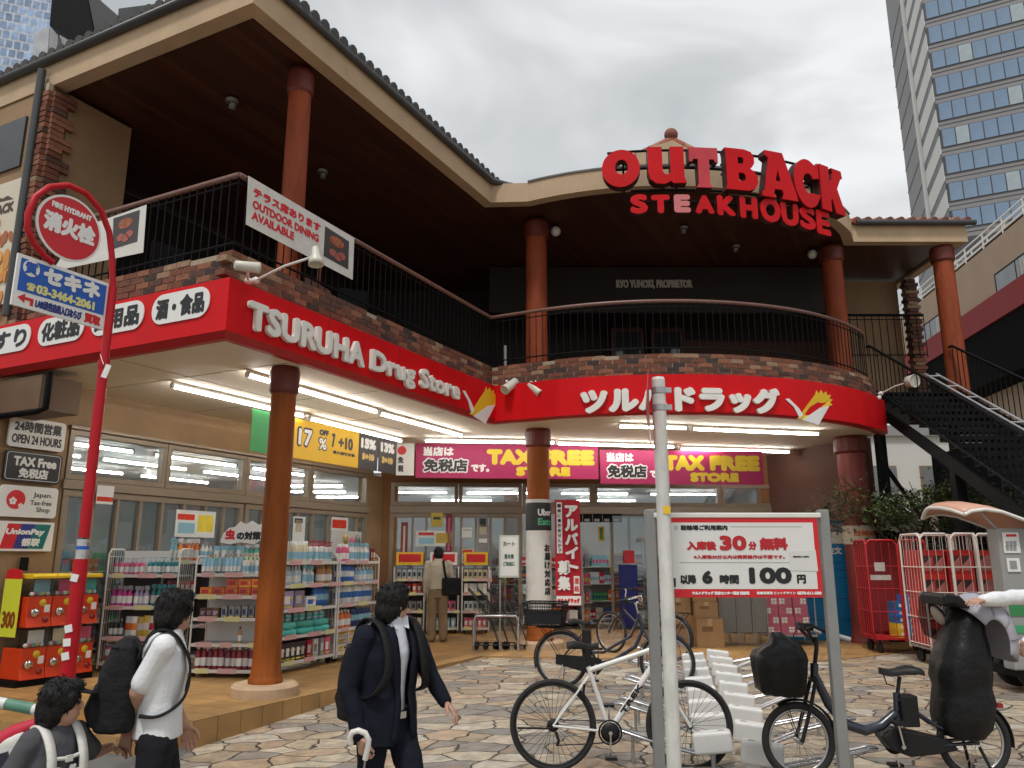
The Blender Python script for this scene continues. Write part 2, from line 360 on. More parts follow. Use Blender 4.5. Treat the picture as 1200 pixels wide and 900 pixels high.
# ------------------------------------------------------------------ ground: crazy paving, smooth footway, terrace
def paving_mat():
    m = bpy.data.materials.new('crazy_paving'); m.use_nodes = True; t = m.node_tree; b = t.nodes['Principled BSDF']; nn = t.nodes; ll = t.links
    tcn = nn.new('ShaderNodeTexCoord')
    mpn = nn.new('ShaderNodeMapping'); mpn.inputs['Scale'].default_value = (.82, 1.12, 0); mpn.inputs['Rotation'].default_value = (0, 0, .5); ll.new(tcn.outputs['Object'], mpn.inputs[0])
    wn = nn.new('ShaderNodeTexNoise'); wn.inputs['Scale'].default_value = 3.5; wn.inputs['Detail'].default_value = 2; ll.new(mpn.outputs[0], wn.inputs[0])
    ws = nn.new('ShaderNodeVectorMath'); ws.operation = 'SCALE'; ws.inputs['Scale'].default_value = .19; ll.new(wn.outputs['Color'], ws.inputs[0])
    wa = nn.new('ShaderNodeVectorMath'); ll.new(mpn.outputs[0], wa.inputs[0]); ll.new(ws.outputs[0], wa.inputs[1])
    v1 = nn.new('ShaderNodeTexVoronoi'); v1.feature = 'F1'; v2 = nn.new('ShaderNodeTexVoronoi'); v2.feature = 'DISTANCE_TO_EDGE'
    for v in (v1, v2): v.voronoi_dimensions = '2D'; v.inputs['Scale'].default_value = 3.3; v.inputs['Randomness'].default_value = 1.0; ll.new(wa.outputs[0], v.inputs['Vector'])
    sp = nn.new('ShaderNodeSeparateColor'); ll.new(v1.outputs['Color'], sp.inputs[0])
    cr_ = nn.new('ShaderNodeValToRGB'); els = cr_.color_ramp.elements; cr_.color_ramp.interpolation = 'CONSTANT'
    cols = [(0, (.35, .29, .215)), (.14, (.235, .21, .18)), (.28, (.43, .37, .28)), (.42, (.30, .235, .165)), (.55, (.38, .31, .22)), (.66, (.215, .20, .18)), (.78, (.38, .28, .19)), (.9, (.45, .40, .33))]
    els[0].color = (*cols[0][1], 1); els[1].position = cols[1][0]; els[1].color = (*cols[1][1], 1)
    for p_, c_ in cols[2:]: e_ = els.new(p_); e_.color = (*c_, 1)
    ll.new(sp.outputs[0], cr_.inputs[0])
    nz = nn.new('ShaderNodeTexNoise'); nz.inputs['Scale'].default_value = 7; nz.inputs['Detail'].default_value = 9; nz.inputs['Roughness'].default_value = .68; ll.new(tcn.outputs['Object'], nz.inputs[0])
    mr = nn.new('ShaderNodeMapRange'); mr.inputs[1].default_value = .28; mr.inputs[2].default_value = .72; mr.inputs[3].default_value = .5; mr.inputs[4].default_value = 1.42; ll.new(nz.outputs[0], mr.inputs[0])
    s_ = nn.new('ShaderNodeVectorMath'); s_.operation = 'SCALE'; ll.new(cr_.outputs[0], s_.inputs[0]); ll.new(mr.outputs[0], s_.inputs['Scale'])
    # rusty veins
    nv = nn.new('ShaderNodeTexNoise'); nv.inputs['Scale'].default_value = 4; nv.inputs['Detail'].default_value = 3; nv.inputs['Distortion'].default_value = 2.5; ll.new(tcn.outputs['Object'], nv.inputs[0])
    rv = nn.new('ShaderNodeMapRange'); rv.inputs[1].default_value = .56; rv.inputs[2].default_value = .7; rv.inputs[4].default_value = .5; ll.new(nv.outputs[0], rv.inputs[0])
    mv = nn.new('ShaderNodeMix'); mv.data_type = 'RGBA'; mv.inputs[7].default_value = (.36, .2, .11, 1); ll.new(rv.outputs[0], mv.inputs[0]); ll.new(s_.outputs[0], mv.inputs[6])
    jw = nn.new('ShaderNodeMapRange'); jw.inputs[1].default_value = .010; jw.inputs[2].default_value = .034; ll.new(v2.outputs[0], jw.inputs[0])
    nj = nn.new('ShaderNodeMix'); nj.data_type = 'RGBA'; nj.inputs[6].default_value = (.045, .038, .03, 1); ll.new(jw.outputs[0], nj.inputs[0]); ll.new(mv.outputs[2], nj.inputs[7])
    ll.new(nj.outputs[2], b.inputs['Base Color'])
    ro = nn.new('ShaderNodeMapRange'); ro.inputs[3].default_value = .45; ro.inputs[4].default_value = .8; ll.new(nz.outputs[0], ro.inputs[0]); ll.new(ro.outputs[0], b.inputs['Roughness'])
    ad = nn.new('ShaderNodeMath'); ad.operation = 'MULTIPLY_ADD'; ad.inputs[1].default_value = .25; ll.new(nz.outputs[0], ad.inputs[0])
    tl = nn.new('ShaderNodeMath'); tl.operation = 'MULTIPLY_ADD'; tl.inputs[1].default_value = .35; ll.new(sp.outputs[1], tl.inputs[0]); ll.new(jw.outputs[0], tl.inputs[2]); ll.new(tl.outputs[0], ad.inputs[2])
    bp = nn.new('ShaderNodeBump'); bp.inputs['Strength'].default_value = .9; bp.inputs['Distance'].default_value = .03; ll.new(ad.outputs[0], bp.inputs['Height']); ll.new(bp.outputs[0], b.inputs['Normal'])
    return m
M_pave = paving_mat()
I4 = Matrix.Identity(4)
mb = MB()
gx = [-400, -60, -20] + [-10 + i for i in range(21)] + [20, 60, 400]; gy = [-60, -8] + [-4 + i * .75 for i in range(36)] + [40, 90, 400]
mb.sheet([[(x, y, ground(max(-12, min(12, x)), max(-6, min(30, y)))) for x in gx] for y in gy])
tag(mb.build('ground', M_pave, frame=I4), kind='structure')
M_asph = mat('grey_footway', (.13, .128, .125), .75, .2, 5, .35, 120)
mb = MB()
ys = [-6, -2, 1, 3, 4.5, 5.5, 6.3, 7, 7.9, 9.5, 11.5]
rows = []
for y in ys:
    xr = -2.98 + .08 * (y - 7.9) if y <= 7.9 else -2.98 - (y - 7.9) * 2
    rows.append([(x, y, ground(max(-12, x), y) + .004) for x in (-14, -9, -7, -5.5, -4.4, -3.6, xr if y <= 7.9 else min(xr, -3.0))])
mb.sheet(rows); tag(mb.build('footpath', M_asph, frame=I4), kind='structure')

M_terr = grid_mat('ochre_tile', (.43, .245, .088), (.16, .10, .05), .3, .3, .006, .42, .13, .3)
TZ = .25
terr = [W(0, 6.5), W(0, 0), W(5.62, 0), Vector((1.2, 12.62, 0)), Vector((3, 12.52, 0)), Vector((4.5, 12.3, 0)), Vector((5.6, 12.9, 0)), Vector((7.4, 14.2, 0)), Vector((7.4, 19, 0)), Vector((-8, 19, 0))]
def st_uv(p, n):
    q = p - A0; s, t = q.dot(U), q.dot(V)
    return (s + .15, t + .15) if True else (0, 0)
def terr_uv(p, n):
    q = p - A0; s, t = q.dot(U), q.dot(V)
    if abs(n.z) > .5: return (s, t)
    return (s if abs(n.dot(V)) > .7 else t, (p.z - TZ) + .3)
mb = MB(); mb.prism([p + Z * (TZ - .6) for p in terr], (0, 0, .6))
tag(mb.build('terrace_paving', M_terr, frame=I4, uvfn=terr_uv), kind='structure')
mb = MB(ST); mb.bx(-.34, 0, .22, 6.5, -.5, .115)
tag(mb.build('terrace_step', M_terr, frame=I4, uvfn=terr_uv), kind='structure')

# ------------------------------------------------------------------ the two storey building
B = thing('corner_building', 'two storey tan and brick corner building with a deep terrace over the shops', 'building', (0, 15, 0))
SOF = 4.03
arcpts = [arc((a, 0, 0)) for a in [-1.96 + i * (4.9 + 1.96) / 36 for i in range(37)]]     # bowed front, left to right
Bc = W(5.95, 0); arcL, arcR = arcpts[0], arcpts[-1]
front = [W(0, 5.2), W(0, 0), Bc] + arcpts                                                   # outline of the canopy, left to right
body = front + [Vector((arcR.x, 18.2, 0)), Vector((-9, 18.2, 0))]
def inset(path, d):
    out = []
    for i, p in enumerate(path):
        a = (path[i] - path[i - 1]).normalized() if i else None; b = (path[i + 1] - path[i]).normalized() if i < len(path) - 1 else None
        if a is None: a = b
        if b is None: b = a
        na, nb = Vector((-a.y, a.x, 0)), Vector((-b.y, b.x, 0)); n_ = (na + nb).normalized(); out.append(p + n_ * d / max(.3, n_.dot(na)))
    return out
fin = inset(front, .06)
mb = MB(); mb.prism([p + Z * SOF for p in fin + body[-2:]], (0, 0, .07)); mb.build('soffit', M_soffit, B)
fin2 = inset(front, .10)
mb = MB(); mb.prism([p + Z * 4.10 for p in fin2 + body[-2:]], (0, 0, .80)); mb.build('floor_slab', [M_slab], B)
# soffit panel joints and strip
mb = MB(ST)
for s in (1.2, 3.0, 4.8): mb.bx(s, s + .012, .25, 3.9, SOF - .004, SOF + .01)
mb.bx(.2, 6, 1.9, 1.912, SOF - .004, SOF + .01)
mb.build('soffit_joint', mat('joint_brown', (.3, .25, .2), .8, 0), B)  # joints in one even brown, darker than the panels

def brick_run(mb, path, z0, courses, dep_=.1, bl=.205, bh=.066, jt=.011, jit=.006, top_skip=0):
    cum = [0]
    for i in range(1, len(path)): cum.append(cum[-1] + (path[i] - path[i - 1]).length)
    def pt(d):
        d = max(0, min(cum[-1], d))
        for i in range(1, len(path)):
            if d <= cum[i] + 1e-9:
                k = (d - cum[i - 1]) / max(1e-9, cum[i] - cum[i - 1]); t = (path[i] - path[i - 1]).normalized(); return path[i - 1].lerp(path[i], k), t
    for c in range(courses):
        d = -(bl / 2 if c % 2 else 0); z = z0 + c * (bh + jt)
        while d < cum[-1]:
            a, b_ = max(0, d), min(cum[-1], d + bl)
            if b_ - a > .03 and not (c == courses - 1 and rnd.random() < top_skip):
                p, t = pt((a + b_) / 2); n_ = Vector((t.y, -t.x, 0))
                o = rnd.uniform(-jit, jit); ang = math.atan2(t.y, t.x)
                mb.box(p + n_ * (o - dep_ / 2) + Z * (z + bh / 2), (b_ - a - .004, dep_, bh), (rnd.uniform(-.015, .015), rnd.uniform(-.01, .01), ang), rnd.choice([0, 0, 0, 1, 1, 2, 2, 2, 3, 4]))
            d += bl + jt
BZ = 4.625
mb = MB()
bp_ = inset(front, .03)
brick_run(mb, bp_, BZ, 5, .14, top_skip=.12)
mb.build('brick_band', BR, B)
mb = MB(); mo = inset(front, .042); mi_ = inset(front, .16)
for i in range(len(mo) - 1): mb.prism([mo[i] + Z * BZ, mo[i + 1] + Z * BZ, mi_[i + 1] + Z * BZ, mi_[i] + Z * BZ], (0, 0, .36))
mb.build('mortar_bed', M_mortar, B)

# columns and plinths
def column(p, r, z0, z1, base=True, cap=True, m=None, plinth=0, pz=.14):
    if plinth:
        mp_ = MB(); mp_.lathe([(plinth, 0), (plinth, pz - .03), (plinth - .03, pz), (.05, pz)], (p.x, p.y, z0), seg=28, smooth=False); mp_.build('column_plinth', mat('plinth_stone', (.47, .33, .21), .8, .15, 5, .2), B)
        z0 += pz
    prof = [(r * 1.02, 0), (r, .3), (r * .985, (z1 - z0) * .5), (r * .96, z1 - z0)]
    if base: prof = [(r * 1.22, 0), (r * 1.22, .05), (r * 1.1, .075), (r * 1.12, .1), (r * 1.05, .13)] + prof[1:]
    mc = MB(); mc.lathe(prof, (p.x, p.y, z0), seg=24); o = mc.build('column', M_col if m is None else m, B)
    if cap:
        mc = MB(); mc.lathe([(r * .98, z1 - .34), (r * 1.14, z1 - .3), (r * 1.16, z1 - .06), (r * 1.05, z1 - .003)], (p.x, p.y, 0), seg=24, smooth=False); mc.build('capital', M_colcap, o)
    return o
column(W(1.39, .45), .155, TZ, SOF, m=M_collow, plinth=.37, pz=.13)
column(Vector((.47, 14.05, 0)), .205, TZ, SOF, m=M_collow, plinth=.42, pz=.13)
column(Vector((6.5, 14.95, 0)), .27, TZ, SOF, m=mat('dark_red_paint', (.2, .03, .02), .5, .2, 3))
column(W(1.3, .42), .15, 4.9, 8.03, base=False)
column(Vector((.46, 14.0, 0)), .205, 4.9, 8.03, base=False)
column(Vector((6.6, 15.25, 0)), .21, 4.9, 8.03, base=False)
column(Vector((8.9, 15.25, 0)), .2, 4.3, 8.03, base=False)

# ground floor walls: left run (t = 3.9), right run (facade line F), side wall at right
TW = 3.9
mb = MB(ST); mb.bx(-2.5, 1.02, TW, TW + .25, .2, SOF); mb.bx(1.02, 7.9, TW, TW + .25, 3.47, SOF); mb.bx(7.72, 8.25, TW, TW + .25, .2, 3.47)
mb.bx(-.02, .18, TW - .03, TW, .25, 1.0, 0)
mb.build('wall', M_tanwall, B)
fx1 = 9.0
mb = MB(FM); mb.bx(-.05, .32, 0, .25, .2, SOF); mb.bx(.32, 8.4, 0, .25, 3.36, SOF); mb.bx(8.4, fx1, 0, .25, .2, SOF)
mb.build('wall', mat('ochre_wall', (.24, .11, .04), .8, .12, 2, .2), B)
mb = MB(); w0 = F0 + FN * 8.6; mb.prism([w0 + Z * .2, Vector((6.75, 15.2, .2)), Vector((7.0, 15.2, .2)), w0 + FN * .5 + Z * .2], (0, 0, SOF - .2)); mb.build('wall', M_wallR, B)
# canopy end box and drain at far left
mb = MB(ST); mb.bx(-.02, .5, 2.98, 4.6, 3.50, 3.92); mb.build('drain_box', mat('brown_box', (.16, .10, .06), .6, .15, 3), B)
mb = MB(); e0 = W(-.02, 3.72, 0)
mb.tube([W(.02, 2.90, 3.95), W(.02, 2.90, 3.5), W(-.03, 2.98, 3.46), W(-.03, 4.6, 3.46)], .04, 8); mb.build('drain_pipe', M_black, B)

def glazed(frame, name, x0, x1, z0, z1, bars, fw=.06, d0=-.02, d1=.1, g=None, sill=0, rails=()):
    """framed opening in a wall frame: stiles at bars, pane behind"""
    mb = MB(frame)
    mb.bx(x0, x1, d0, d1, z1 - fw, z1); mb.bx(x0, x1, d0, d1, z0, z0 + fw)
    mb.bx(x0, x0 + fw, d0, d1, z0 + fw, z1 - fw); mb.bx(x1 - fw, x1, d0, d1, z0 + fw, z1 - fw)
    for b_ in bars:
        w_ = .05
        if isinstance(b_, tuple): b_, w_ = b_
        mb.bx(b_ - w_ / 2, b_ + w_ / 2, d0 + .004, d1 - .004, z0 + fw, z1 - fw)
    for r_ in rails: mb.bx(x0 + fw, x1 - fw, d0 + .008, d1 - .008, r_ - .03, r_ + .03)
    o = mb.build(name, M_frame, B, bevel=.004)
    p = MB(frame); p.bx(x0 + fw * .5, x1 - fw * .5, .03, .038, z0 + fw * .5, z1 - fw * .5); p.build('pane', g or M_glass, o)
    return o
# left shop front
for a, b_ in ((1.03, 2.63), (2.64, 4.27), (4.28, 5.92), (5.93, 7.72)): glazed(ST @ Matrix.Translation((0, TW, 0)), 'window', a, b_, 2.79, 3.47, [], .075)
mb = MB(ST); mb.bx(1.0, 7.75, TW - .05, TW + .12, 2.66, 2.785); mb.bx(1.0, 7.75, TW - .07, TW + .12, 3.472, 3.52); mb.build('transom_bar', M_frame, B, bevel=.005)
for a, b_, bars in ((1.03, 4.27, [1.5, 1.88, 2.26, 2.64, 3.04, 3.47, 3.85]), (4.31, 7.72, [4.75, 5.2, 5.62, 6.05, 6.52, 7.0, 7.4])): glazed(ST @ Matrix.Translation((0, TW, 0)), 'sliding_door', a, b_, .25, 2.655, bars, .09, g=M_dglass, rails=(1.1,))
# right shop front (F frame): transoms and doors, open entrance between
fx = lambda u, v=600: F(u, v)[0]
xs = [fx(457), fx(537), fx(612), fx(696), fx(846), fx(912)]
for a, b_ in zip(xs[:-1], xs[1:]): glazed(FM, 'window', a + .004, b_ - .004, 2.86, 3.36, [], .085)
mb = MB(FM); mb.bx(xs[0], xs[-1], -.05, .1, 2.70, 2.855); mb.build('transom_bar', M_frame, B, bevel=.005)
glazed(FM, 'sliding_door', xs[0], fx(528), .25, 2.695, [fx(u) for u in (484, 500)], .09, g=M_dglass)
glazed(FM, 'sliding_door', fx(528) + .01, fx(612), .25, 2.695, [fx(u) for u in (541, 558, 575, 592)], .09, g=M_dglass)
glazed(FM, 'sliding_door', fx(716), fx(760), .25, 2.695, [fx(738)], .07, d0=.12, d1=.2, g=M_dglass)
glazed(FM, 'sliding_door', fx(800), xs[-1], .25, 2.695, [fx(u) for u in (840, 875)], .08, g=M_dglass)
# shop interior shell
mb = MB(); z0, z1 = .22, 3.55
pA, pB = W(.8, TW + .3), W(8.2, TW + .3); pC, pD = F0 + FN * 8.9 + FB * .3, None
back = [W(.8, TW + .3), W(.8, TW + 8), Vector((-6.0, 25.5, 0)), Vector((6.8, 26.2, 0)), F0 + FN * 8.9 + FB * .3]
for a, b_ in zip(back[:-1], back[1:]):
    d = (b_ - a).normalized(); n_ = Vector((-d.y, d.x, 0)); mb.prism([a + Z * z0, b_ + Z * z0, b_ + n_ * .1 + Z * z0, a + n_ * .1 + Z * z0], (0, 0, z1 - z0))
mb.build('interior_wall', M_int, B)
inner = [W(.8, TW + .3), W(8.25, TW + .3), F0 + FN * 8.9 + FB * .3, Vector((6.8, 26.2, 0)), Vector((-6.0, 25.5, 0)), W(.8, TW + 8)]
inner2 = [W(.8, TW + .26), W(8.3, TW + .26), F0 + FN * 8.9 + FB * .26, Vector((6.8, 26.2, 0)), Vector((-6.0, 25.5, 0)), W(.8, TW + 8)]
mb = MB(); mb.prism([p + Z * 3.52 for p in inner2], (0, 0, .05)); mb.build('interior_ceiling', mat('interior_ceiling_tile', (.75, .76, .76), .8, .05, 2), B)
mb = MB(); mb.prism([p + Z * .19 for p in inner2], (0, 0, .06)); mb.build('interior_floor', mat('interior_vinyl', (.58, .56, .52), .25, .1, 2), B)

# ------------------------------------------------------------------ upper floor
mb = MB(ST)
mb.bx(0.02, .25, 3.62, 9, 4.6, 8.02)                                       # street wall left of the terrace, facing s = 0
mb.bx(.0, 1.22, 3.62, 3.9, 4.9, 8.02); o = mb.build('wall', M_tanwall, B)
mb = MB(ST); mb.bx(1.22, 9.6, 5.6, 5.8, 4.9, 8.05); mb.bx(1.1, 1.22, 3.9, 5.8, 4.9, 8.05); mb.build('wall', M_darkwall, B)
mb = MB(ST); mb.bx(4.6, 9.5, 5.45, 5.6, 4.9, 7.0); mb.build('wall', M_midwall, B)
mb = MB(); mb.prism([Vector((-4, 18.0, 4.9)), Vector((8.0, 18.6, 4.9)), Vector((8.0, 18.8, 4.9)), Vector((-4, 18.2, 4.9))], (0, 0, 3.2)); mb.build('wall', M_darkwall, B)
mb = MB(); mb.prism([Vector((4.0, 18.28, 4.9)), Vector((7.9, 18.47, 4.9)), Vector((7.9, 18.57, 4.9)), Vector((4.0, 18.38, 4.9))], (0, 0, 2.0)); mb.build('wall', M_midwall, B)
mb = MB(); mb.prism([Vector((7.4, 17.2, 4.9)), Vector((8.9, 17.2, 4.9)), Vector((8.9, 17.5, 4.9)), Vector((7.4, 17.5, 4.9))], (0, 0, 3.1)); mb.build('wall', M_tanwall, B)
# terrace doors with glass at the back of the bowed wing
for x0, x1 in ((2.35, 3.12), (3.3, 4.05)):
    mb = MB(); y = 17.9
    for a, b_, c, d in ((x0, x1, 7.0, 7.1), (x0, x1, 4.9, 5.05), (x0, x0 + .07, 5.05, 7.0), (x1 - .07, x1, 5.05, 7.0)): mb.bx(a, b_, y, y + .08, c, d)
    o = mb.build('terrace_door', M_midwall, B); p = MB(); p.bx(x0 + .05, x1 - .05, y + .03, y + .04, 5.0, 7.05); p.build('pane', mat('dark_glass', (.03, .035, .035), .05, 0, spec=.8), o)
# tan quoin edge, brick quoin, downpipe on the left street wall
mb = MB(ST)
z = 4.62; k = 0
while z < 7.9:
    for j in range(2):
        w_ = (.30 if k % 2 else .19); t0 = 3.60
        mb.box((.02 - .03, t0 + w_ / 2 + .0, z + .033), (.1 + rnd.uniform(0, .03), w_, .066), (0, rnd.uniform(-.06, .06), rnd.uniform(-.04, .04)), rnd.choice([0, 0, 1, 1, 2, 4]))
        w2 = .19 if k % 2 else .32
        mb.box((.0 + w2 / 2, 3.60, z + .033), (w2, .09 + rnd.uniform(0, .03), .066), (rnd.uniform(-.05, .05), 0, 0), rnd.choice([0, 0, 1, 1, 2]))
        z += .079
    k += 1
mb.build('brick_quoin', BR, B)
mb = MB(); px_ = W(-.09, 3.77)
mb.tube([px_ + Z * 8.25, px_ + Z * 4.75], .055, 10); mb.build('downpipe', mat('dark_pipe', (.05, .052, .055), .4, .15, 4), B)
mb = MB(ST); mb.bx(-.05, .02, 3.63, 3.70, 4.6, 8.05); mb.build('edge_strip', mat('pale_edge', (.45, .38, .3), .6, .1, 3), B)
# street window band above the poster
mb = MB(ST); mb.bx(-.015, .02, 4.12, 8.8, 6.95, 7.7); mb.build('window', mat('street_glass', (.05, .05, .052), .12, .3, 1.5), B)

# eaves: tan beam, cedar soffit, gutter, tiles
EZ0, EZ1 = 8.035, 8.40
earc = [arc((a, .17, 0)) for a in [-2.6 + i * (4.78 + 2.6) / 40 for i in range(41)]]
rX = 9.28
eave = [W(0, 9.5), W(0, 0), W(5.85, 0)] + [p for p in earc if p.x > .05] + [Vector((6.95, 14.93, 0)), Vector((rX, 14.93, 0)), Vector((rX - .03, 18.7, 0))]
ein = inset(eave, .2)
mb = MB()
for i in range(len(eave) - 1): mb.prism([eave[i] + Z * EZ0, eave[i + 1] + Z * EZ0, ein[i + 1] + Z * EZ0, ein[i] + Z * EZ0], (0, 0, EZ1 - EZ0))
mb.build('eave_beam', M_tan, B)
sofp = inset(eave, .19)
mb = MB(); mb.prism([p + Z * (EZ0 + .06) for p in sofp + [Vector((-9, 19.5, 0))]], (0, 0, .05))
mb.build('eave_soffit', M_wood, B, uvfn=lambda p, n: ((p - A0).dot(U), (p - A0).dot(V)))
# roof: slopes rising from the eave to a ridge line
def roof_strip(a, b_, name, tilemats, rise=.42, run=3.2, pitch=.19, up=None, dark=False):
    d = (b_ - a); Ln = d.length; d.normalize(); n_ = Vector((-d.y, d.x, 0)) if up is None else up
    mb = MB(); mb.prism([a + Z * (EZ1 + .03) - n_ * .06, b_ + Z * (EZ1 + .03) - n_ * .06, b_ + n_ * run + Z * (EZ1 + .03 + rise * run), a + n_ * run + Z * (EZ1 + .03 + rise * run)], (0, 0, .04), 0)
    k = int(Ln / pitch)
    for i in range(k + 1):
        c = a + d * (i * Ln / max(1, k))
        L_ = .36; j = 0
        while j * L_ < run:
            p0 = c + n_ * (j * L_ - .09) + Z * (EZ1 + .075 + rise * (j * L_ - .09) + .02); p1 = c + n_ * ((j + 1) * L_ - .06) + Z * (EZ1 + .075 + rise * ((j + 1) * L_ - .06))
            mb.tube([p0, p1], [.078, .066], 8, rnd.randrange(len(tilemats)))
            j += 1
    return mb.build(name, tilemats, B)
roof_strip(W(0, 9.4), W(0, .0), 'roof', [M_tiledark], up=U, rise=.12, run=.40)
roof_strip(W(0, 0), W(5.95, 0), 'roof', [M_tiledark], up=V, rise=.12, run=.40)
roof_strip(W(5.9, .25), Vector((.35, 13.6, 0)), 'roof', [M_tiledark], run=1.2, rise=.2, up=Vector((-.1, 1, 0)))
roof_strip(Vector((6.8, 14.93, 0)), Vector((rX, 14.93, 0)), 'roof', M_tileroof, up=Vector((0, 1, 0)), rise=.36, run=2.6, pitch=.21)
mb = MB(); mb.prism([p + Z * (EZ1 + .01) for p in ein + [Vector((-9, 19.5, 0))]], (0, 0, .03)); mb.build('roof', M_tiledark, B)
def gutter(path, z=EZ1 + .02, r=.06, off=-.05):
    mb = MB(); mb.tube([p + Z * z for p in inset(path, off)], r, 10); return mb.build('gutter', M_gutter, B)
gutter([W(0, 9.5), W(0, 0), W(5.8, 0), Vector((.15, 13.42, 0))])
gutter([Vector((7.0, 14.9, 0)), Vector((rX + .15, 14.9, 0))])
mb = MB()
cap = [p for p in earc if p.x > .2]
for i in range(len(cap) - 1):
    a_, b_ = inset(cap, -.02)[i], inset(cap, -.02)[i + 1]; c_, d_ = inset(cap, .24)[i + 1], inset(cap, .24)[i]
    mb.prism([a_ + Z * (EZ1 + .002), b_ + Z * (EZ1 + .002), c_ + Z * (EZ1 + .002), d_ + Z * (EZ1 + .002)], (0, 0, .035))
mb.build('beam_capping', mat('lead_capping', (.12, .11, .1), .5, .15, 4), B)
# small gable with tiled coping and ball finial behind the rooftop sign
Yg = 13.35; gl, gp, gr = at(741, 186, Yg), at(788, 164, Yg), at(836, 188, Yg)
mb = MB(); mb.prism([Vector((gl.x + .08, Yg, EZ1)), Vector((gr.x - .08, Yg, EZ1)), Vector((gr.x - .08, Yg, gr.z)), Vector((gp.x, Yg, gp.z)), Vector((gl.x + .08, Yg, gl.z + .12))], (0, .5, 0)); og = mb.build('gable', M_tan, B)
mb = MB()
for e_ in (gl, gr):
    for k in range(4):
        p0 = Vector(e_).lerp(gp, k / 4 - .02); p1 = Vector(e_).lerp(gp, (k + 1) / 4 + .03); p0.y = p1.y = Yg + .1
        mb.tube([p0 + Z * .03, p1 + Z * .05], [.095, .08], 10, k % 3)
mb.build('gable_tiles', M_tileroof, og)
mb = MB(); mb.ell((gp.x, Yg + .1, gp.z + .16), (.13, .13, .13), seg=16, rings=10); mb.cyl((gp.x, Yg + .1, gp.z), (gp.x, Yg + .1, gp.z + .06), .07); mb.build('finial', M_tileroof[1], og)

# railings of the terrace: three runs, each baluster its own mesh
def railing(path, z1, z0, label, spacing=.125, name='terrace_railing', mr=None, bot=.14, r=.008):
    cum = [0]
    for i in range(1, len(path)): cum.append(cum[-1] + (path[i] - path[i - 1]).length)
    T = thing(name, label, 'railing', path[0] + Z * z0)
    mb = MB(); mb.tube([p + Z * z1 for p in path], .032, 8); mb.build('top_rail', mr or M_rail, T)
    mb = MB(); mb.tube([p + Z * (z0 + bot) for p in path], .013, 6); mb.tube([p + Z * (z1 - .1) for p in path], .010, 6); mb.build('cross_rail', M_black, T)
    k = int(cum[-1] / spacing); src = None
    for j in range(k + 1):
        d = cum[-1] * j / k
        for i in range(1, len(path)):
            if d <= cum[i] + 1e-6:
                p = path[i - 1].lerp(path[i], (d - cum[i - 1]) / max(1e-9, cum[i] - cum[i - 1])); break
        if src is None:
            mb = MB(); mb.tube([p + Z * (z0 - .02), p + Z * (z1 - .02)], r, 6); src = mb.build('baluster', M_black, T); p_first = p.copy()
        else:
            c = src.copy(); COL.objects.link(c); c.location = p - p_first
    return T
RZ = 5.93
railing([W(.1, 3.55), W(.1, .1)], RZ, 4.98, 'black balustrade with brown handrail above the pharmacy category plates')
railing([W(.1, .1), W(6.06, .1)], RZ, 4.98, 'straight black balustrade carrying the outdoor dining banner')
rp = [arc((a, .13, 0)) for a in [-2.45 + i * (4.78 + 2.45) / 36 for i in range(37)]]
railing([W(6.06, .1)] + [p for p in rp if p.x > -.1], RZ, 4.98, 'curved black balustrade following the bowed terrace front')
# ------------------------------------------------------------------ signs and lettering on real planes
class PL:
    """a vertical plane: origin, direction along the line of writing; outward normal = X x Z"""
    def __init__(s, p0, X): s.p0 = Vector(p0); s.X = Vector(X).normalized(); s.n = s.X.cross(Z)
    def off(s, d): return PL(s.p0 + s.n * d, s.X)
    def px(s, u, v): q = pl(u, v, s.p0, s.n) - s.p0; return (q.dot(s.X), q.z)
    def P(s, a, z): q = s.p0 + s.X * a; return Vector((q.x, q.y, z))
class CY:
    def __init__(s, rad): s.rad = rad; s.X = Vector((1, 0, 0)); s.n = Vector((0, -1, 0))
    def off(s, d): return CY(s.rad + d)
    def px(s, u, v): return cyl(u, v, s.rad)
    def P(s, a, z): return Vector((a, RF - s.rad, z))
def PT(t): return PL(W(0, t), U)
def PS(s_): return PL(W(s_, 0), -V)
def PF(d): return PL(F0 - FB * d, FN)
def PY(y): return PL((0, y, 0), (1, 0, 0))
def tx(mb, s, P, u0, v0, u1, v1, bold=0, ext=.002, mi=0, **k):
    a0, z0 = P.px(u0, v0); a1, z1 = P.px(u1, v1)
    text(mb, s, P.P(a0, z0), P.X, Z, a1 - a0, z1 - z0, bold, ext, mi, **k)
def panel(mb, P, u0, v0, u1, v1, th=.02, mi=0, r=0):
    a0, z0 = P.px(u0, v0); a1, z1 = P.px(u1, v1)
    if r: shape(mb, [rrect(a1 - a0, z1 - z0, r)], P.P(a0, z0), P.X, Z, 1, th, mi)
    else: mb.prism([P.P(a0, z0), P.P(a1, z0), P.P(a1, z1), P.P(a0, z1)], P.n * th, mi)
def quadpanel(mb, P, pxs, th=.004, mi=0):
    mb.prism([P.P(*P.px(*q)) for q in pxs], P.n * th, mi)
flat = lambda n, c, r=.5: mat(n, c, r, 0)
M_pr_red = flat('print_red', (.60, .012, .02)); M_pr_white = flat('print_white', (.80, .80, .78)); M_pr_yel = flat('print_yellow', (.80, .52, .02)); M_pr_blue = flat('print_blue', (.012, .10, .46))
M_pr_green = flat('print_green', (.02, .24, .06)); M_pr_mag = flat('print_magenta', (.36, .008, .085)); M_pr_grey = flat('print_grey', (.3, .3, .31)); M_pr_lime = flat('print_lime', (.66, .72, .05))
M_cloth_w = mat('banner_cloth', (.66, .65, .61), .8, .08, 5, .3, 18)
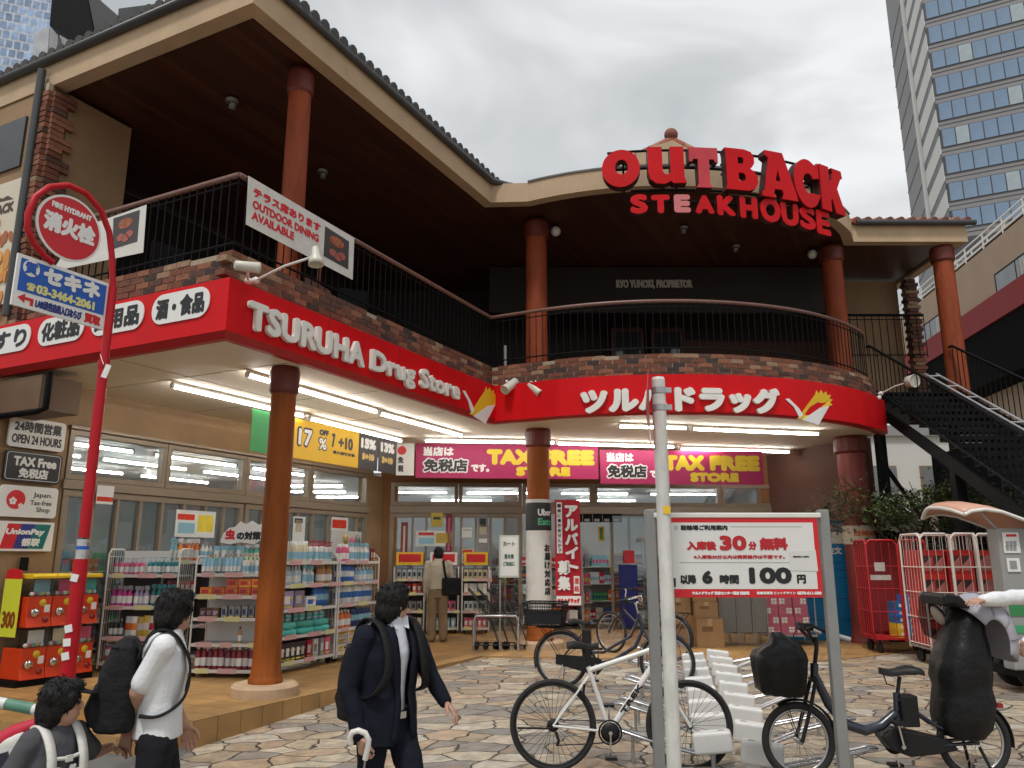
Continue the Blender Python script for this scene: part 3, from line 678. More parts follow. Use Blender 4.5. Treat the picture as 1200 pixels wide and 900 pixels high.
BIRD_Y = [(.2, .12), (.6, .84), (.64, .97), (.69, .88), (.74, 1.0), (.79, .9), (.86, .98), (.87, .87), (.96, .9), (.92, .79), (1, .77), (.92, .69), (.98, .62), (.87, .55), (.45, .10)]
BIRD_W = [(.30, .1), (.70, .50), (.9, .58), (.62, 0)]
BIRD_N = [(0, .64), (.07, .66), (.24, .42), (.32, .24), (.25, .14), (.20, .28), (.15, .44)]
def bird(mb, P, u0, v0, u1, v1, my, mw):
    a0, z0 = P.px(u0, v0); a1, z1 = P.px(u1, v1); w, h = a1 - a0, z1 - z0
    for pts, e_, m_ in ((BIRD_Y, .004, my), (BIRD_W, .007, mw), (BIRD_N, .009, mw)): shape(mb, [pts], P.P(a0, z0), P.X, Z, h, e_, m_, kx=w)

# fascia sign of the straight wing (wraps round the corner)
T = thing('fascia_sign', 'red TSURUHA Drug Store fascia of the straight wing, category plates round its corner', 'shop sign', W(0, 0, 3.98))
FZ0, FZ1 = 3.98, 4.625
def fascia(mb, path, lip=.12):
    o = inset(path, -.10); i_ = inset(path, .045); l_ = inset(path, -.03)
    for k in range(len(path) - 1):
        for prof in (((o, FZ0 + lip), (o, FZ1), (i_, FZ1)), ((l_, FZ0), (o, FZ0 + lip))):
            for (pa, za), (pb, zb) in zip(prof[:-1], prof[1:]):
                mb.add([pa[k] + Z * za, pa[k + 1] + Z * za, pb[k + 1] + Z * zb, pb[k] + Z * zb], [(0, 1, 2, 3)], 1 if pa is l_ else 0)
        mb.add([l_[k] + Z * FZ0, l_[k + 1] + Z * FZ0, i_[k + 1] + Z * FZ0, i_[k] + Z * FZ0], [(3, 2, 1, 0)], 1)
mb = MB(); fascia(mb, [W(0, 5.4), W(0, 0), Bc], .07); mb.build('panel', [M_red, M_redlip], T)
mb = MB(ST)
for s in (1.5, 3.0, 4.5): mb.bx(s, s + .006, -.1025, -.098, 4.02, 4.62)
mb.build('panel_seam', flat('seam_dark', (.25, .005, .008)), T)
P = PT(-.105)
M_letter = mat('letter_white', (.80, .79, .74), .4, .04, 4)
mb = MB()
sA, sB, sC, sD = P.px(288, 370)[0], P.px(424, 420)[0], P.px(432, 425)[0], P.px(536, 460)[0]
zb_, zt_ = P.px(295, 388)[1], P.px(288, 351)[1]
text(mb, 'TSURUHA', P.P(sA, zb_), U, Z, sB - sA, zt_ - zb_, .022, .05, spacing=1.06)
text(mb, 'Drug Store', P.P(sC, zb_ - .065), U, Z, sD - sC, zt_ - zb_ + .045, .02, .05, spacing=1.05); mb.build('lettering', M_letter, T)
mb = MB(); bird(mb, P, 541, 488, 584, 458, 0, 1); mb.build('emblem', [M_pr_yel, M_pr_white], T)
P = PS(-.105)
for s_, u0, v0, u1, v1, b_ in (('くすり', -32, 429, 37, 389, .012), ('化粧品', 43, 411, 100, 377, .012), ('日用品', 106, 397, 170, 362, .012), ('酒・食品', 177, 384, 247, 346, .012)):
    mb = MB(); a0, z0 = P.px(u0, v0); a1, z1 = P.px(u1, v1); h = .34; z0 = 4.235
    shape(mb, [rrect(a1 - a0, h, h * .48, 8)], P.P(a0, z0), P.X, Z, 1, .012); o = mb.build('category_plate', M_white, T)
    mb = MB(); text(mb, s_, P.off(.0125).P(a0 + .07, z0 + .05), P.X, Z, a1 - a0 - .14, h - .10, b_, .003); mb.build('lettering', M_ink, o)
# fascia sign of the bowed wing
T = thing('fascia_sign', 'red fascia sign on the bowed front lettered in white katakana', 'shop sign', arcL + Z * 3.98)
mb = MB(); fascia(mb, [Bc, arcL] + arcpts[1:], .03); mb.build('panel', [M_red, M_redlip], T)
P = CY(RF + .105)
mb = MB(arc); tx(mb, 'ツルハドラッグ', P, 681, 487, 911, 456, .035, .05, boldy=.03); mb.build('lettering', M_letter, T)
mb = MB(arc); bird(mb, P, 922, 495, 975, 459, 0, 1); mb.build('emblem', [M_pr_yel, M_pr_white], T)

# rooftop sign: big slab letters above, second line below, each letter a part
RS = RF + .32
T = thing('rooftop_sign', 'big red channel letters reading OUTBACK STEAKHOUSE standing on the curved eave', 'restaurant sign', arc((1, -.3, 7.9)))
def ring(cx, cy, rx, ry, a0, a1, n): return [(cx + rx * math.cos(R(a0 + (a1 - a0) * i / n)), cy + ry * math.sin(R(a0 + (a1 - a0) * i / n))) for i in range(n + 1)]
GL = {
 'O': [circ(.5, .5, .5, 40), circ(.52, .53, .17, 28, .2)],
 'U': [[(0, 1), (.40, 1), (.40, .34), (.45, .25), (.55, .23), (.62, .3), (.62, 1), (1, 1), (1, .14), (1.05, .04), (1.05, 0), (.68, 0), (.63, .06), (.45, -.02), (.2, .0), (.05, .12), (0, .3)]],
 'T': [[(0, 1), (1, 1), (1, .64), (.9, .64), (.86, .71), (.69, .71), (.69, .1), (.76, 0), (.22, 0), (.3, .1), (.3, .71), (.14, .71), (.1, .64), (0, .64)]],
 'B': [[(0, 1), (.62, 1), (.83, .95), (.92, .84), (.92, .68), (.84, .58), (.78, .54), (.9, .48), (1, .36), (1, .2), (.9, .06), (.7, 0), (0, 0), (.03, .12), (.03, .88)], [(.4, .8), (.53, .8), (.58, .76), (.58, .68), (.53, .64), (.4, .64)], [(.4, .42), (.55, .42), (.62, .37), (.62, .27), (.55, .22), (.4, .22)]],
 'A': [[(.14, 1), (.64, 1), (.97, .14), (1, 0), (.56, 0), (.6, .1), (.57, .19), (.36, .19), (.33, .1), (.38, 0), (0, 0), (0, .09), (.08, .14), (.24, .84), (.14, .9)], [(.40, .37), (.54, .37), (.48, .62)]],
 'C': [ring(.52, .5, .52, .52, 42, 300, 26) + [(.86, .12), (1.0, .3), (.8, .3)] + ring(.56, .5, .22, .22, 300, 60, 18) + [(.74, .62), (.98, .66), (.96, 1.0), (.88, .92)]],
 'K': [[(0, 1), (.4, 1), (.4, .62), (.52, .74), (.58, .9), (.52, 1), (.96, 1), (1, .84), (.9, .8), (.72, .56), (.92, .2), (1, .14), (1, 0), (.6, 0), (.46, .3), (.4, .26), (.4, 0), (0, 0)]],
}
M_ch = mat('channel_letter_red', (.55, .003, .007), .45, .16, 1.6, spec=.2); M_chf = mat('channel_letter_faded', (.55, .06, .075), .5, .2, 1.2, spec=.2); M_chp = mat('channel_letter_pink', (.6, .19, .2), .5, .1, 1.5, spec=.2)
M_chs = mat('letter_return_dark', (.06, .012, .012), .5, .1, 4)
def letter(cts, bold_txt, u0, v0, u1, v1, m, tilt=0):
    P = CY(RS); a0, z0 = CY(RS + .15).px(u0, v0); a1, z1 = CY(RS + .15).px(u1, v1)
    am = (a0 + a1) / 2; th = am / RF; Mx = Matrix.Translation(arc((am, 0, 0))) @ Matrix.Rotation(th, 4, 'Z') @ Matrix.Translation((-am, 0, 0))
    mb = MB(Mx)
    if cts:
        shape(mb, cts, P.P(a0, z0), P.X, Z, z1 - z0, .16, 1, kx=a1 - a0); shape(mb, cts, P.off(.161).P(a0, z0), P.X, Z, z1 - z0, .02, 0, kx=a1 - a0)
    else:
        text(mb, bold_txt, P.P(a0, z0), P.X, Z, a1 - a0, z1 - z0, .035, .10, 1); text(mb, bold_txt, P.off(.108).P(a0, z0), P.X, Z, a1 - a0, z1 - z0, .03, .012, 0)
    return mb.build('letter', [m, M_chs], T)
zz = None
for ch, u0, v0, u1, v1, m in (('O', 704, 222, 751, 175, M_ch), ('U', 758, 216, 802, 173, M_ch), ('T', 807, 220, 841, 175, M_chf), ('B', 849, 222, 886, 178, M_ch), ('A', 890, 230, 931, 184, M_ch), ('C', 930, 239, 958, 193, M_ch), ('K', 961, 245, 985, 203, M_ch)):
    letter(GL[ch], None, u0, v0, u1, v1, m)
for ch, u0, u1, vt, vb, m in (('S', 738, 760, 226, 250, M_ch), ('T', 763, 786, 227, 249, M_ch), ('E', 790, 810, 227, 248, M_chp), ('A', 815, 838, 228, 249, M_ch), ('K', 841, 863, 229, 251, M_ch), ('H', 868, 889, 231, 254, M_ch), ('O', 892, 916, 233, 258, M_ch), ('U', 917, 937, 239, 262, M_ch), ('S', 939, 957, 244, 266, M_ch), ('E', 959, 974, 249, 272, M_ch)):
    letter(None, ch, u0, vb, u1, vt, m)
mb = MB(); al, ar = cyl(712, 200, RS)[0], cyl(978, 225, RS)[0]
for z_ in (8.12, 8.44, 7.5, 7.72): mb.tube([arc((al + (ar - al) * i / 20 + (.35 if z_ < 7.9 else 0) * (1 - i / 10), -.30, z_)) for i in range(21)], .022, 6)
for k in range(5):
    a = al + (ar - al) * (k + .3) / 5
    for z_ in (8.12, 8.3): mb.tube([arc((a, -.30, z_)), arc((a, -.12, z_))], .018, 6)
    mb.tube([arc((a, -.30, 8.44)), arc((a, -.30, 7.5))], .018, 6)
mb.build('support_rail', M_black, T)

# "outdoor dining" banner on the balustrade, and its partner on the street side
def food(mb, P, pxs, m0):
    """flat print of a dark tray with roast meat"""
    quadpanel(mb, P.off(.0045), pxs, .002, m0)
    ps = [P.px(*q) for q in pxs]; cx = sum(p[0] for p in ps) / 4; cz = sum(p[1] for p in ps) / 4; w = abs(ps[1][0] - ps[0][0]); h = abs(ps[0][1] - ps[3][1])
    Q = P.off(.0068)
    shape(mb, [circ(0, 0, .30, 20, .17)], Q.P(cx - .02 * w, cz + .2 * h), P.X, Z, h, .002, m0 + 1, kx=w)
    for i in range(9): shape(mb, [circ(0, 0, .05, 8)], Q.off(.0022).P(cx + w * rnd.uniform(-.22, .2), cz + h * rnd.uniform(.1, .3)), P.X, Z, h, .001, m0 + 2, kx=w)
    for dx, dy in ((-.16, -.22), (.05, -.28), (.2, -.18)): shape(mb, [circ(0, 0, .15, 14, .12)], Q.off(.0022).P(cx + dx * w, cz + dy * h), P.X, Z, h, .0012, m0 + 3, kx=w)
M_food = [flat('food_dark', (.05, .045, .045)), flat('food_crust', (.30, .07, .03)), flat('food_sear', (.42, .16, .08)), flat('food_meat', (.38, .10, .08))]
P = PT(.045)
T = thing('banner', 'white outdoor dining banner tied to the straight balustrade', 'banner', P.P(.1, 5.3))
mb = MB(); quadpanel(mb, P, [(288, 263), (413, 328), (415, 279), (291, 206)]); ob = mb.build('cloth', M_cloth_w, T)
mb = MB(); Q = P.off(.006)
tx(mb, 'テラス席あります', Q, 296, 248 - 19, 376, 249, .006, .002); 
a0 = Q.px(296, 235)[0]; a1 = Q.px(374, 270)[0]
mb = MB()
zt = lambda f: 5.06 + f
zb0 = Q.px(289, 258)[1]; zt0 = Q.px(291, 210)[1]; H_ = zt0 - zb0
s0 = Q.px(296, 240)[0]; s1 = Q.px(375, 280)[0]; wb = s1 - s0
text(mb, 'テラス席あります', Q.P(s0, zb0 + H_ * .66), U, Z, wb * 1.0, H_ * .24, .007, .002)
text(mb, 'OUTDOOR DINING', Q.P(s0, zb0 + H_ * .37), U, Z, wb * .98, H_ * .21, .006, .002)
text(mb, 'AVAILABLE', Q.P(s0, zb0 + H_ * .09), U, Z, wb * .60, H_ * .21, .006, .002)
mb.build('lettering', M_pr_red, T)
mb = MB(); food(mb, P, [(379, 300), (408, 316), (409, 283), (381, 265)], 0); mb.build('picture', M_food, T)
P = PS(.045)
T = thing('banner', 'small white banner with a food picture on the street side balustrade', 'banner', P.P(-1.5, 5.2))
mb = MB(); quadpanel(mb, P, [(62, 318), (168, 296), (172, 240), (92, 268)]); mb.build('cloth', M_cloth_w, T)
mb = MB(); food(mb, P, [(132, 292), (161, 283), (164, 246), (133, 256)], 0); mb.build('picture', M_food, T)

# street poster left of the downpipe
P = PS(-.02)
T = thing('poster', 'tall wall poster showing fried onion petals left of the downpipe', 'poster', P.P(-4.6, 4.9))
mb = MB(); a1 = P.px(31, 200)[0]; mb.prism([P.P(a1 - 2.2, 4.95), P.P(a1, 4.95), P.P(a1, 6.72), P.P(a1 - 2.2, 6.72)], P.n * .03); mb.build('board', mat('poster_cream', (.62, .56, .44), .5, .06, 3), T)
mb = MB(); Q = P.off(.031); text(mb, 'OUTBACK', Q.P(a1 - .95, 6.25), P.X, Z, .84, .15, .012, .002)
shape(mb, [[(0, 0), (.2, .4), (.35, .3), (.5, .8), (.68, .45), (.82, .6), (1, 0), (.5, .2)]], Q.P(a1 - .92, 6.43), P.X, Z, .13, .002, kx=.78); mb.build('lettering', flat('poster_ink', (.06, .035, .02)), T)
mb = MB()
M_petal = [flat('petal_orange', (.60, .25, .05)), flat('petal_gold', (.66, .36, .09)), flat('petal_brown', (.36, .11, .03))]
for i in range(120):
    cx, cz = a1 - .03 - rnd.random() * 1.6, 5.0 + rnd.random() * 1.25
    if cz > 6.2 - abs(cx - a1 + .45) * .4: continue
    rm = rnd.uniform(.07, .13); an = rnd.uniform(-.6, .6)
    ell_ = [(rm * .55 * math.cos(t_) * math.cos(an) - rm * math.sin(t_) * math.sin(an), rm * .55 * math.cos(t_) * math.sin(an) + rm * math.sin(t_) * math.cos(an)) for t_ in [2 * math.pi * j / 14 for j in range(14)]]
    ell_ = [(x, z) for x, z in ell_ if cx + x < a1 - .02]
    if len(ell_) > 4: shape(mb, [ell_], Q.P(cx, cz), P.X, Z, 1, .002 + i * .0002, i % 3)
mb.build('picture', M_petal, T)

# plates on the pharmacy's pier
P = PT(3.865)
def plate(label, u0, v0, u1, v1, m, r=.05, name='wall_plate', th=.03):
    T = thing(name, label, 'wall sign', P.P(*P.px((u0 + u1) / 2, v0)))
    mb = MB(); a0, z0 = P.px(u0, v0); a1, z1 = P.px(u1, v1); shape(mb, [rrect(a1 - a0, z1 - z0, r)], P.P(a0, z0), P.X, Z, 1, th); mb.build('plate', m, T)
    return T, P.off(th + .0006), a0, z0, a1 - a0, z1 - z0
pa, pb_ = -.27, .60
def zrow(v, u=45): return P.px(u, v)[1]
def plate2(label, v_bot, v_top, m, a0=None, a1=None, r=.05):
    z0, z1 = zrow(v_bot), zrow(v_top); a0 = P.px(9, 505)[0] if a0 is None else a0; a1 = P.px(75, 512)[0] if a1 is None else a1
    T = thing('wall_plate', label, 'wall sign', P.P((a0 + a1) / 2, z0)); mb = MB(); shape(mb, [rrect(a1 - a0, z1 - z0, r)], P.P(a0, z0), P.X, Z, 1, .03); mb.build('plate', m, T)
    return T, P.off(.0306), a0, z0, a1 - a0, z1 - z0
T, Q, a, z, w, h = plate2('white OPEN 24 HOURS plate, topmost of the signs beside the windows', 527, 492, M_white)
mb = MB(); text(mb, '24時間営業', Q.P(a + w * .08, z + h * .52), U, Z, w * .84, h * .37, .006); text(mb, 'OPEN 24 HOURS', Q.P(a + w * .06, z + h * .13), U, Z, w * .88, h * .3, .004); mb.build('lettering', M_ink, T)
T, Q, a, z, w, h = plate2('black TAX Free plate under the opening hours sign', 566, 531, mat('black_plate', (.012, .012, .013), .4, .1, 4))
mb = MB(); text(mb, 'TAX Free', Q.P(a + w * .14, z + h * .50), U, Z, w * .76, h * .32, .008); text(mb, '免税店', Q.P(a + w * .25, z + h * .12), U, Z, w * .52, h * .33, .006)
o = [(x, y) for x, y in rrect(w - .04, h - .04, .04)]; i_ = [(x + .006, y + .006) for x, y in rrect(w - .052, h - .052, .035)]; shape(mb, [o, i_], Q.P(a + .02, z + .02), U, Z, 1, .001)
mb.build('lettering', M_pr_white, T)
T, Q, a, z, w, h = plate2('white Japan Tax-free Shop plate with red blossom disc', 607, 571, M_white)
mb = MB(); shape(mb, [circ(0, 0, .16 * w, 32)], Q.P(a + w * .27, z + h * .55), U, Z, 1, .002); mb.build('red_disc', M_pr_red, T)
mb = MB()
for cx, cz, rr in ((.22, .5, .065), (.36, .36, .045)):
    for k in range(5):
        an = 2 * math.pi * k / 5 + .3; shape(mb, [circ(0, 0, rr * w * .42, 10)], Q.off(.0022).P(a + w * cx + math.cos(an) * rr * w * .6, z + h * cz + math.sin(an) * rr * w * .6), U, Z, 1, .001)
mb.build('blossom', M_pr_white, T)
mb = MB(); text(mb, 'Japan.', Q.P(a + w * .56, z + h * .62), U, Z, w * .33, h * .2, .001); text(mb, 'Tax-free', Q.P(a + w * .52, z + h * .40), U, Z, w * .38, h * .16, .0008); text(mb, 'Shop', Q.P(a + w * .64, z + h * .14), U, Z, w * .24, h * .2, .001); mb.build('lettering', M_ink, T)
T, Q, a, z, w, h = plate2('white UnionPay plate, lowest of the signs beside the windows', 646, 612, M_white, r=.01)
for (x0, x1, m) in ((.12, .34, M_pr_red), (.34, .58, flat('print_navy', (.02, .03, .22))), (.58, .86, flat('print_teal', (.0, .16, .15)))):
    mb = MB(); sh = .10; shape(mb, [[(x0 * w, 0), (x1 * w, 0), ((x1 + sh) * w, h * .84), ((x0 + sh) * w, h * .84)]], Q.P(a - .02 * w, z + h * .08), U, Z, 1, .002); mb.build('colour_band', m, T)
mb = MB(); Q2 = Q.off(.0025); text(mb, 'UnionPay', Q2.P(a + w * .16, z + h * .5), U, Z, w * .66, h * .26, .006, shear=.2); text(mb, '银联', Q2.P(a + w * .44, z + h * .16), U, Z, w * .32, h * .28, .005, shear=.2); mb.build('lettering', M_pr_white, T)
mb = MB(); panel(mb, PT(3.86), 22, 669, 33, 653, .03); tag(mb.build('wall_socket', M_black, bevel=.004), 'small black socket box on the wall under the payment plate', 'socket')

# banners above the left shop front
PP = PT(2.3); zt_, zb_ = PP.px(372, 496)[1], PP.px(372, 541)[1]
def aT(u): return PP.px(u, 520)[0]
T = thing('sale_banner', 'green banner end above the left windows', 'banner', PP.P(aT(293), zb_))
mb = MB(); mb.prism([PP.P(aT(293), zb_), PP.P(aT(341), zb_), PP.P(aT(341), zt_), PP.P(aT(293), zt_)], PP.n * .01); mb.build('cloth', M_pr_green, T)
T = thing('sale_banner', 'yellow 17% OFF sale banner above the left windows', 'banner', PP.P(aT(380), zb_))
mb = MB(); mb.prism([PP.P(aT(341) + .005, zb_), PP.P(aT(420), zb_), PP.P(aT(420), zt_), PP.P(aT(341) + .005, zt_)], PP.n * .01); mb.build('cloth', mat('sale_yellow', (.72, .43, .01), .55, .06, 3), T)
Q = PP.off(.011); h = zt_ - zb_
mb = MB(); w_ = aT(371) - aT(345); text(mb, '17', Q.P(aT(347), zb_ + h * .3), U, Z, aT(366) - aT(347), h * .52, .035, .002); text(mb, '%', Q.P(aT(372), zb_ + h * .3), U, Z, aT(383) - aT(372), h * .36, .02, .002); mb.build('lettering', M_ink, T)
mb = MB(); Q2 = Q.off(.004); text(mb, '17', Q2.P(aT(347) + .03, zb_ + h * .3 + .03), U, Z, aT(366) - aT(347) - .06, h * .52 - .06, .014, .002); text(mb, '%', Q2.P(aT(372) + .02, zb_ + h * .3 + .02), U, Z, aT(383) - aT(372) - .04, h * .36 - .04, .008, .002); mb.build('lettering', M_pr_white, T)
mb = MB(); text(mb, 'OFF', Q.P(aT(373), zb_ + h * .7), U, Z, aT(384) - aT(373), h * .16, .01); text(mb, '7', Q.P(aT(388), zb_ + h * .44), U, Z, aT(392) - aT(388), h * .38, .014); text(mb, '+10', Q.P(aT(396), zb_ + h * .44), U, Z, aT(413) - aT(396), h * .34, .014)
text(mb, '最大割引対象', Q.P(aT(390), zb_ + h * .28), U, Z, aT(416) - aT(390), h * .09, .004); mb.build('lettering', M_ink, T)
for i, (u0, u1, s1_, s2_) in enumerate(((420, 442.5, '15%', '5+10'), (443.5, 464, '13%', '3+10'))):
    T = thing('sale_banner', ('black sale panel reading 15% beside the yellow banner' if i == 0 else 'black sale panel reading 13% next to the notice panel'), 'banner', PP.P(aT(u0), zb_))
    mb = MB(); mb.prism([PP.P(aT(u0) + .01, zb_), PP.P(aT(u1), zb_), PP.P(aT(u1), zt_), PP.P(aT(u0) + .01, zt_)], PP.n * .01); mb.build('cloth', mat('black_banner', (.02, .018, .02), .5, .1, 4), T)
    mb = MB(); text(mb, s1_, Q.P(aT(u0) + .06, zb_ + h * .58), U, Z, aT(u1) - aT(u0) - .12, h * .3, .02); mb.build('lettering', M_pr_white, T)
    mb = MB(); text(mb, s2_, Q.P(aT(u0) + .1, zb_ + h * .26), U, Z, aT(u1) - aT(u0) - .2, h * .2, .016); mb.build('lettering', flat('print_gold', (.6, .42, .12)), T)
P = PF(1.3)
T = thing('notice_panel', 'white notice with a red spot where the two shop fronts meet', 'notice', P.P(*P.px(475, 557)))
mb = MB(); panel(mb, P, 464, 557, 486, 519, .01); mb.build('board', M_white, T)
mb = MB(); a, z = P.px(471, 528); shape(mb, [circ(0, 0, .09, 20)], P.off(.0105).P(a, z), FN, Z, 1, .002); mb.build('spot', M_pr_red, T)
for ch, v0, v1 in (('免', 543, 535), ('税', 553, 545)): mb = MB(); tx(mb, ch, P.off(.011), 466, v0, 473, v1, .008); mb.build('lettering', M_ink, T)
# magenta tax free banners
def taxfree(label, u0, u1, dv):
    P = PF(1.3); T = thing('tax_free_banner', label, 'banner', P.P(*P.px((u0 + u1) / 2, 560)))
    a0, a1 = P.px(u0, 545)[0], P.px(u1, 545)[0]; z1, z0 = 4.02, 3.40; w, h = a1 - a0, z1 - z0
    z1 = P.px(u0, 520 + dv)[1]; z0 = P.px(u0, 560 + dv)[1]; h = z1 - z0
    mb = MB(); mb.prism([P.P(a0, z0), P.P(a1, z0), P.P(a1, z1), P.P(a0, z1)], P.n * .012); mb.build('cloth', mat('banner_magenta', (.34, .006, .085), .55, .08, 2), T)
    Q = P.off(.013); X = FN; f = lambda x: a0 + w * x
    mbw, mbk, mby = MB(), MB(), MB()
    text(mbw, '当店は', Q.P(f(.04), z0 + h * .64), X, Z, w * .165, h * .28, .012); text(mbw, '免税店', Q.P(f(.035), z0 + h * .14), X, Z, w * .255, h * .46, .035); text(mbw, 'です。', Q.P(f(.30), z0 + h * .18), X, Z, w * .10, h * .24, .012)
    Q2 = Q.off(.006); text(mbk, '免税店', Q2.P(f(.043), z0 + h * .18), X, Z, w * .239, h * .38, .014)
    text(mby, 'TAX', Q.P(f(.385), z0 + h * .40), X, Z, w * .255, h * .46, .035); text(mby, 'FREE', Q.P(f(.67), z0 + h * .40), X, Z, w * .31, h * .46, .035); text(mby, 'STORE', Q.P(f(.545), z0 + h * .07), X, Z, w * .30, h * .28, .025)
    mbw.build('lettering', M_pr_white, T); mbk.build('lettering', M_ink, T); mby.build('lettering', mat('letter_yellow', (.68, .50, .02), .5, 0), T)
taxfree('magenta TAX FREE STORE banner left of the mid column', 487, 701, 0)
taxfree('magenta TAX FREE STORE banner right of the mid column', 703, 894, 7)
# proprietor lettering on the dark upper wall
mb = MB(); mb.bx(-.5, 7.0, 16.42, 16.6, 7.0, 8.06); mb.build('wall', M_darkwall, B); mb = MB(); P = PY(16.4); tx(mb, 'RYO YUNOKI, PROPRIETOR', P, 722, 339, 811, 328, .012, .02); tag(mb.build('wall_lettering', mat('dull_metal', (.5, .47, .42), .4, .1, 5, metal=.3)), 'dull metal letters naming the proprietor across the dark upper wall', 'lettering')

# ------------------------------------------------------------------ fluorescent lamps, canopy and shop
def lamp(a, b_, label, group, em=True, r=.02):
    a, b_ = Vector(a), Vector(b_); T = thing('ceiling_lamp', label, 'ceiling light', (a + b_) / 2, 0, group); d = (b_ - a).normalized()
    mb = MB(); mb.beam(a + Z * .045, b_ + Z * .045, .055, .035); 
    for e_ in (a, b_): mb.beam(e_ - d * .02 + Z * .01, e_ + d * .02 + Z * .01, .05, .06)
    mb.build('housing', M_wpaint, T)
    mb = MB(); mb.tube([a + d * .02, b_ - d * .02], r, 8); mb.build('tube', M_tube if em else M_tubein, T)
G = 'tube lamps under the canopy'
ZL = SOF - .075
for (u0, v0, u1, v1), lb in (((202, 453, 355, 488), 'tube lamp under the straight canopy near its street end, passing behind the column'), ((363, 491, 470, 517), 'tube lamp under the straight canopy over the sale banner'), ((290, 440, 441, 483), 'tube lamp nearest the fascia, first of the outer line'), ((445, 485, 541, 511), 'tube lamp nearest the fascia, last of the outer line'),
    ((498, 517, 650, 519), 'tube lamp above the left magenta banner'), ((653, 520, 790, 524), 'tube lamp spanning the joint between the magenta banners'), ((797, 526, 925, 530), 'tube lamp above the right magenta banner'), ((725, 500, 805, 502), 'short tube lamp under the bowed fascia, behind the white pole'), ((811, 503, 959, 509), 'long tube lamp under the bowed fascia, right of the white pole')):
    lamp(onz(u0, v0, ZL), onz(u1, v1, ZL), lb, G)
G = 'tube lamps on the shop ceiling'
for i, (x0, y0) in enumerate([(-2.6, 18.3), (-.3, 18.5), (2.2, 18.6), (4.6, 18.9), (-2.6, 20.6), (-.3, 20.8), (2.2, 21), (4.6, 21.2), (-1.5, 23.4), (2.8, 23.6), (-4.9, 18.6), (-5.2, 20.4), (-4.6, 22.2)]):  # last three tubes added to brighten a dark stretch of ceiling
    lamp((x0 - .9, y0 - .05, 3.42), (x0 + .9, y0 + .05, 3.42), 'tube lamp on the shop ceiling behind the glass', G, False)
for s_ in (1.9, 4.1, 6.3):  # rows increased to brighten the ceiling behind the left windows
    for t_ in (4.9, 6.2, 8.0): lamp(W(s_ - .9, t_, 3.42), W(s_ + .9, t_, 3.42), 'tube lamp on the shop ceiling behind the left shop windows', 'tube lamps behind the left windows', False)

# floodlights on the fascia and little globes under the eaves
M_flood = mat('floodlight_cream', (.62, .60, .52), .4, .1, 6)
def flood(label, base, head, aim, r=.06, L_=.24, bell=False):
    T = thing('floodlight', label, 'floodlight', base); base, head = Vector(base), Vector(head); aim = Vector(aim).normalized()
    mb = MB(); mb.tube([base, base.lerp(head, .5) + Z * .03, head], .014, 8); mb.lathe([(.04, -.02), (.04, .03), (.02, .05)], base, head - base, 10); mb.build('arm', M_wpaint, T)
    prof = [(r * .5, -L_ * .5), (r * .85, -L_ * .45), (r * .9, 0), (r * .95, L_ * .35), (r, L_ * .5), (r * .85, L_ * .5), (r * .8, L_ * .42)]
    if bell: prof = [(r * .45, -L_ * .5), (r * .55, -L_ * .4), (r * .6, -.02), (r * 1.0, L_ * .25), (r * 1.15, L_ * .5), (r * .95, L_ * .5), (r * .5, L_ * .1)]
    mb = MB(); mb.lathe(prof, head, aim, 18); mb.build('head', M_flood, T)
p = W(.15, -.12, 4.72)
flood('cream cylinder floodlight on the corner of the fascia, aimed at the letters', W(.25, .0, 4.7), W(-.02, -.25, 4.74) , W(0, 0) - W(-.9, .5) + Z * .1, .062, .26)
pt = dep(370, 300, 8.0)
flood('cream bell floodlight on a long arm in front of the dining banner', W(.3, -.05, 4.72), pt, Vector((.1, -.1, -1)), .07, .2, True)
b0 = Bc + Vector((.25, -.05, 4.72)); flood('left one of two cream floodlights in the inner corner of the fascia', b0, at(598, 452, b0.y - .25), Vector((-.6, -.6, -.6)), .085, .34)
b0 = Bc + Vector((.75, -.25, 4.75)); flood('right one of two cream floodlights in the inner corner of the fascia', b0, at(627, 456, b0.y - .15), Vector((.5, -.3, -.5)), .085, .3)
b0 = arc((4.55, -.12, 4.7)); flood('cream floodlight on a long arm reaching over the stair', b0, at(1068, 447, b0.y - .6), Vector((.3, -1, -.1)), .12, .16)
flood('short cream floodlight under the brick band at the right fascia end', arc((4.5, -.1, 4.62)), at(1013, 473, arc((4.5, -.3, 4.6)).y), Vector((0, -.3, -1)), .09, .26)
for (u, v), lb in (((651, 271), 'small white globe lamp beside the mid terrace column'), ((952, 298), 'small white globe lamp beside the right terrace column')):
    p = onz(u, v, 7.95); T = thing('globe_lamp', lb, 'lamp', p)
    mb = MB(); mb.ell(p, (.1, .1, .1)); mb.build('globe', M_wpaint, T); mb = MB(); mb.cyl(p, p + Z * .14, .05); mb.build('base', M_black, T)
for (u, v), lb in (((272, 117), 'twin spot under the eave above the corner balustrade'), ((378, 200), 'small spot under the eave right of the terrace column'), ((801, 266), 'small spot under the rooftop sign'), ((862, 288), 'dark spot under the curved eave')):
    p = onz(u, v, 8.07); mb = MB(); mb.lathe([(.09, 0), (.09, -.04), (.05, -.05)], p, seg=14); mb.lathe([(.045, -.04), (.06, -.13), (.03, -.13)], p + Vector((.02, 0, 0)), (.3, -.5, 1), 10); tag(mb.build('spot_lamp', mat('lamp_grey', (.2, .2, .2), .3, .1, 5, metal=.5)), lb, 'lamp')
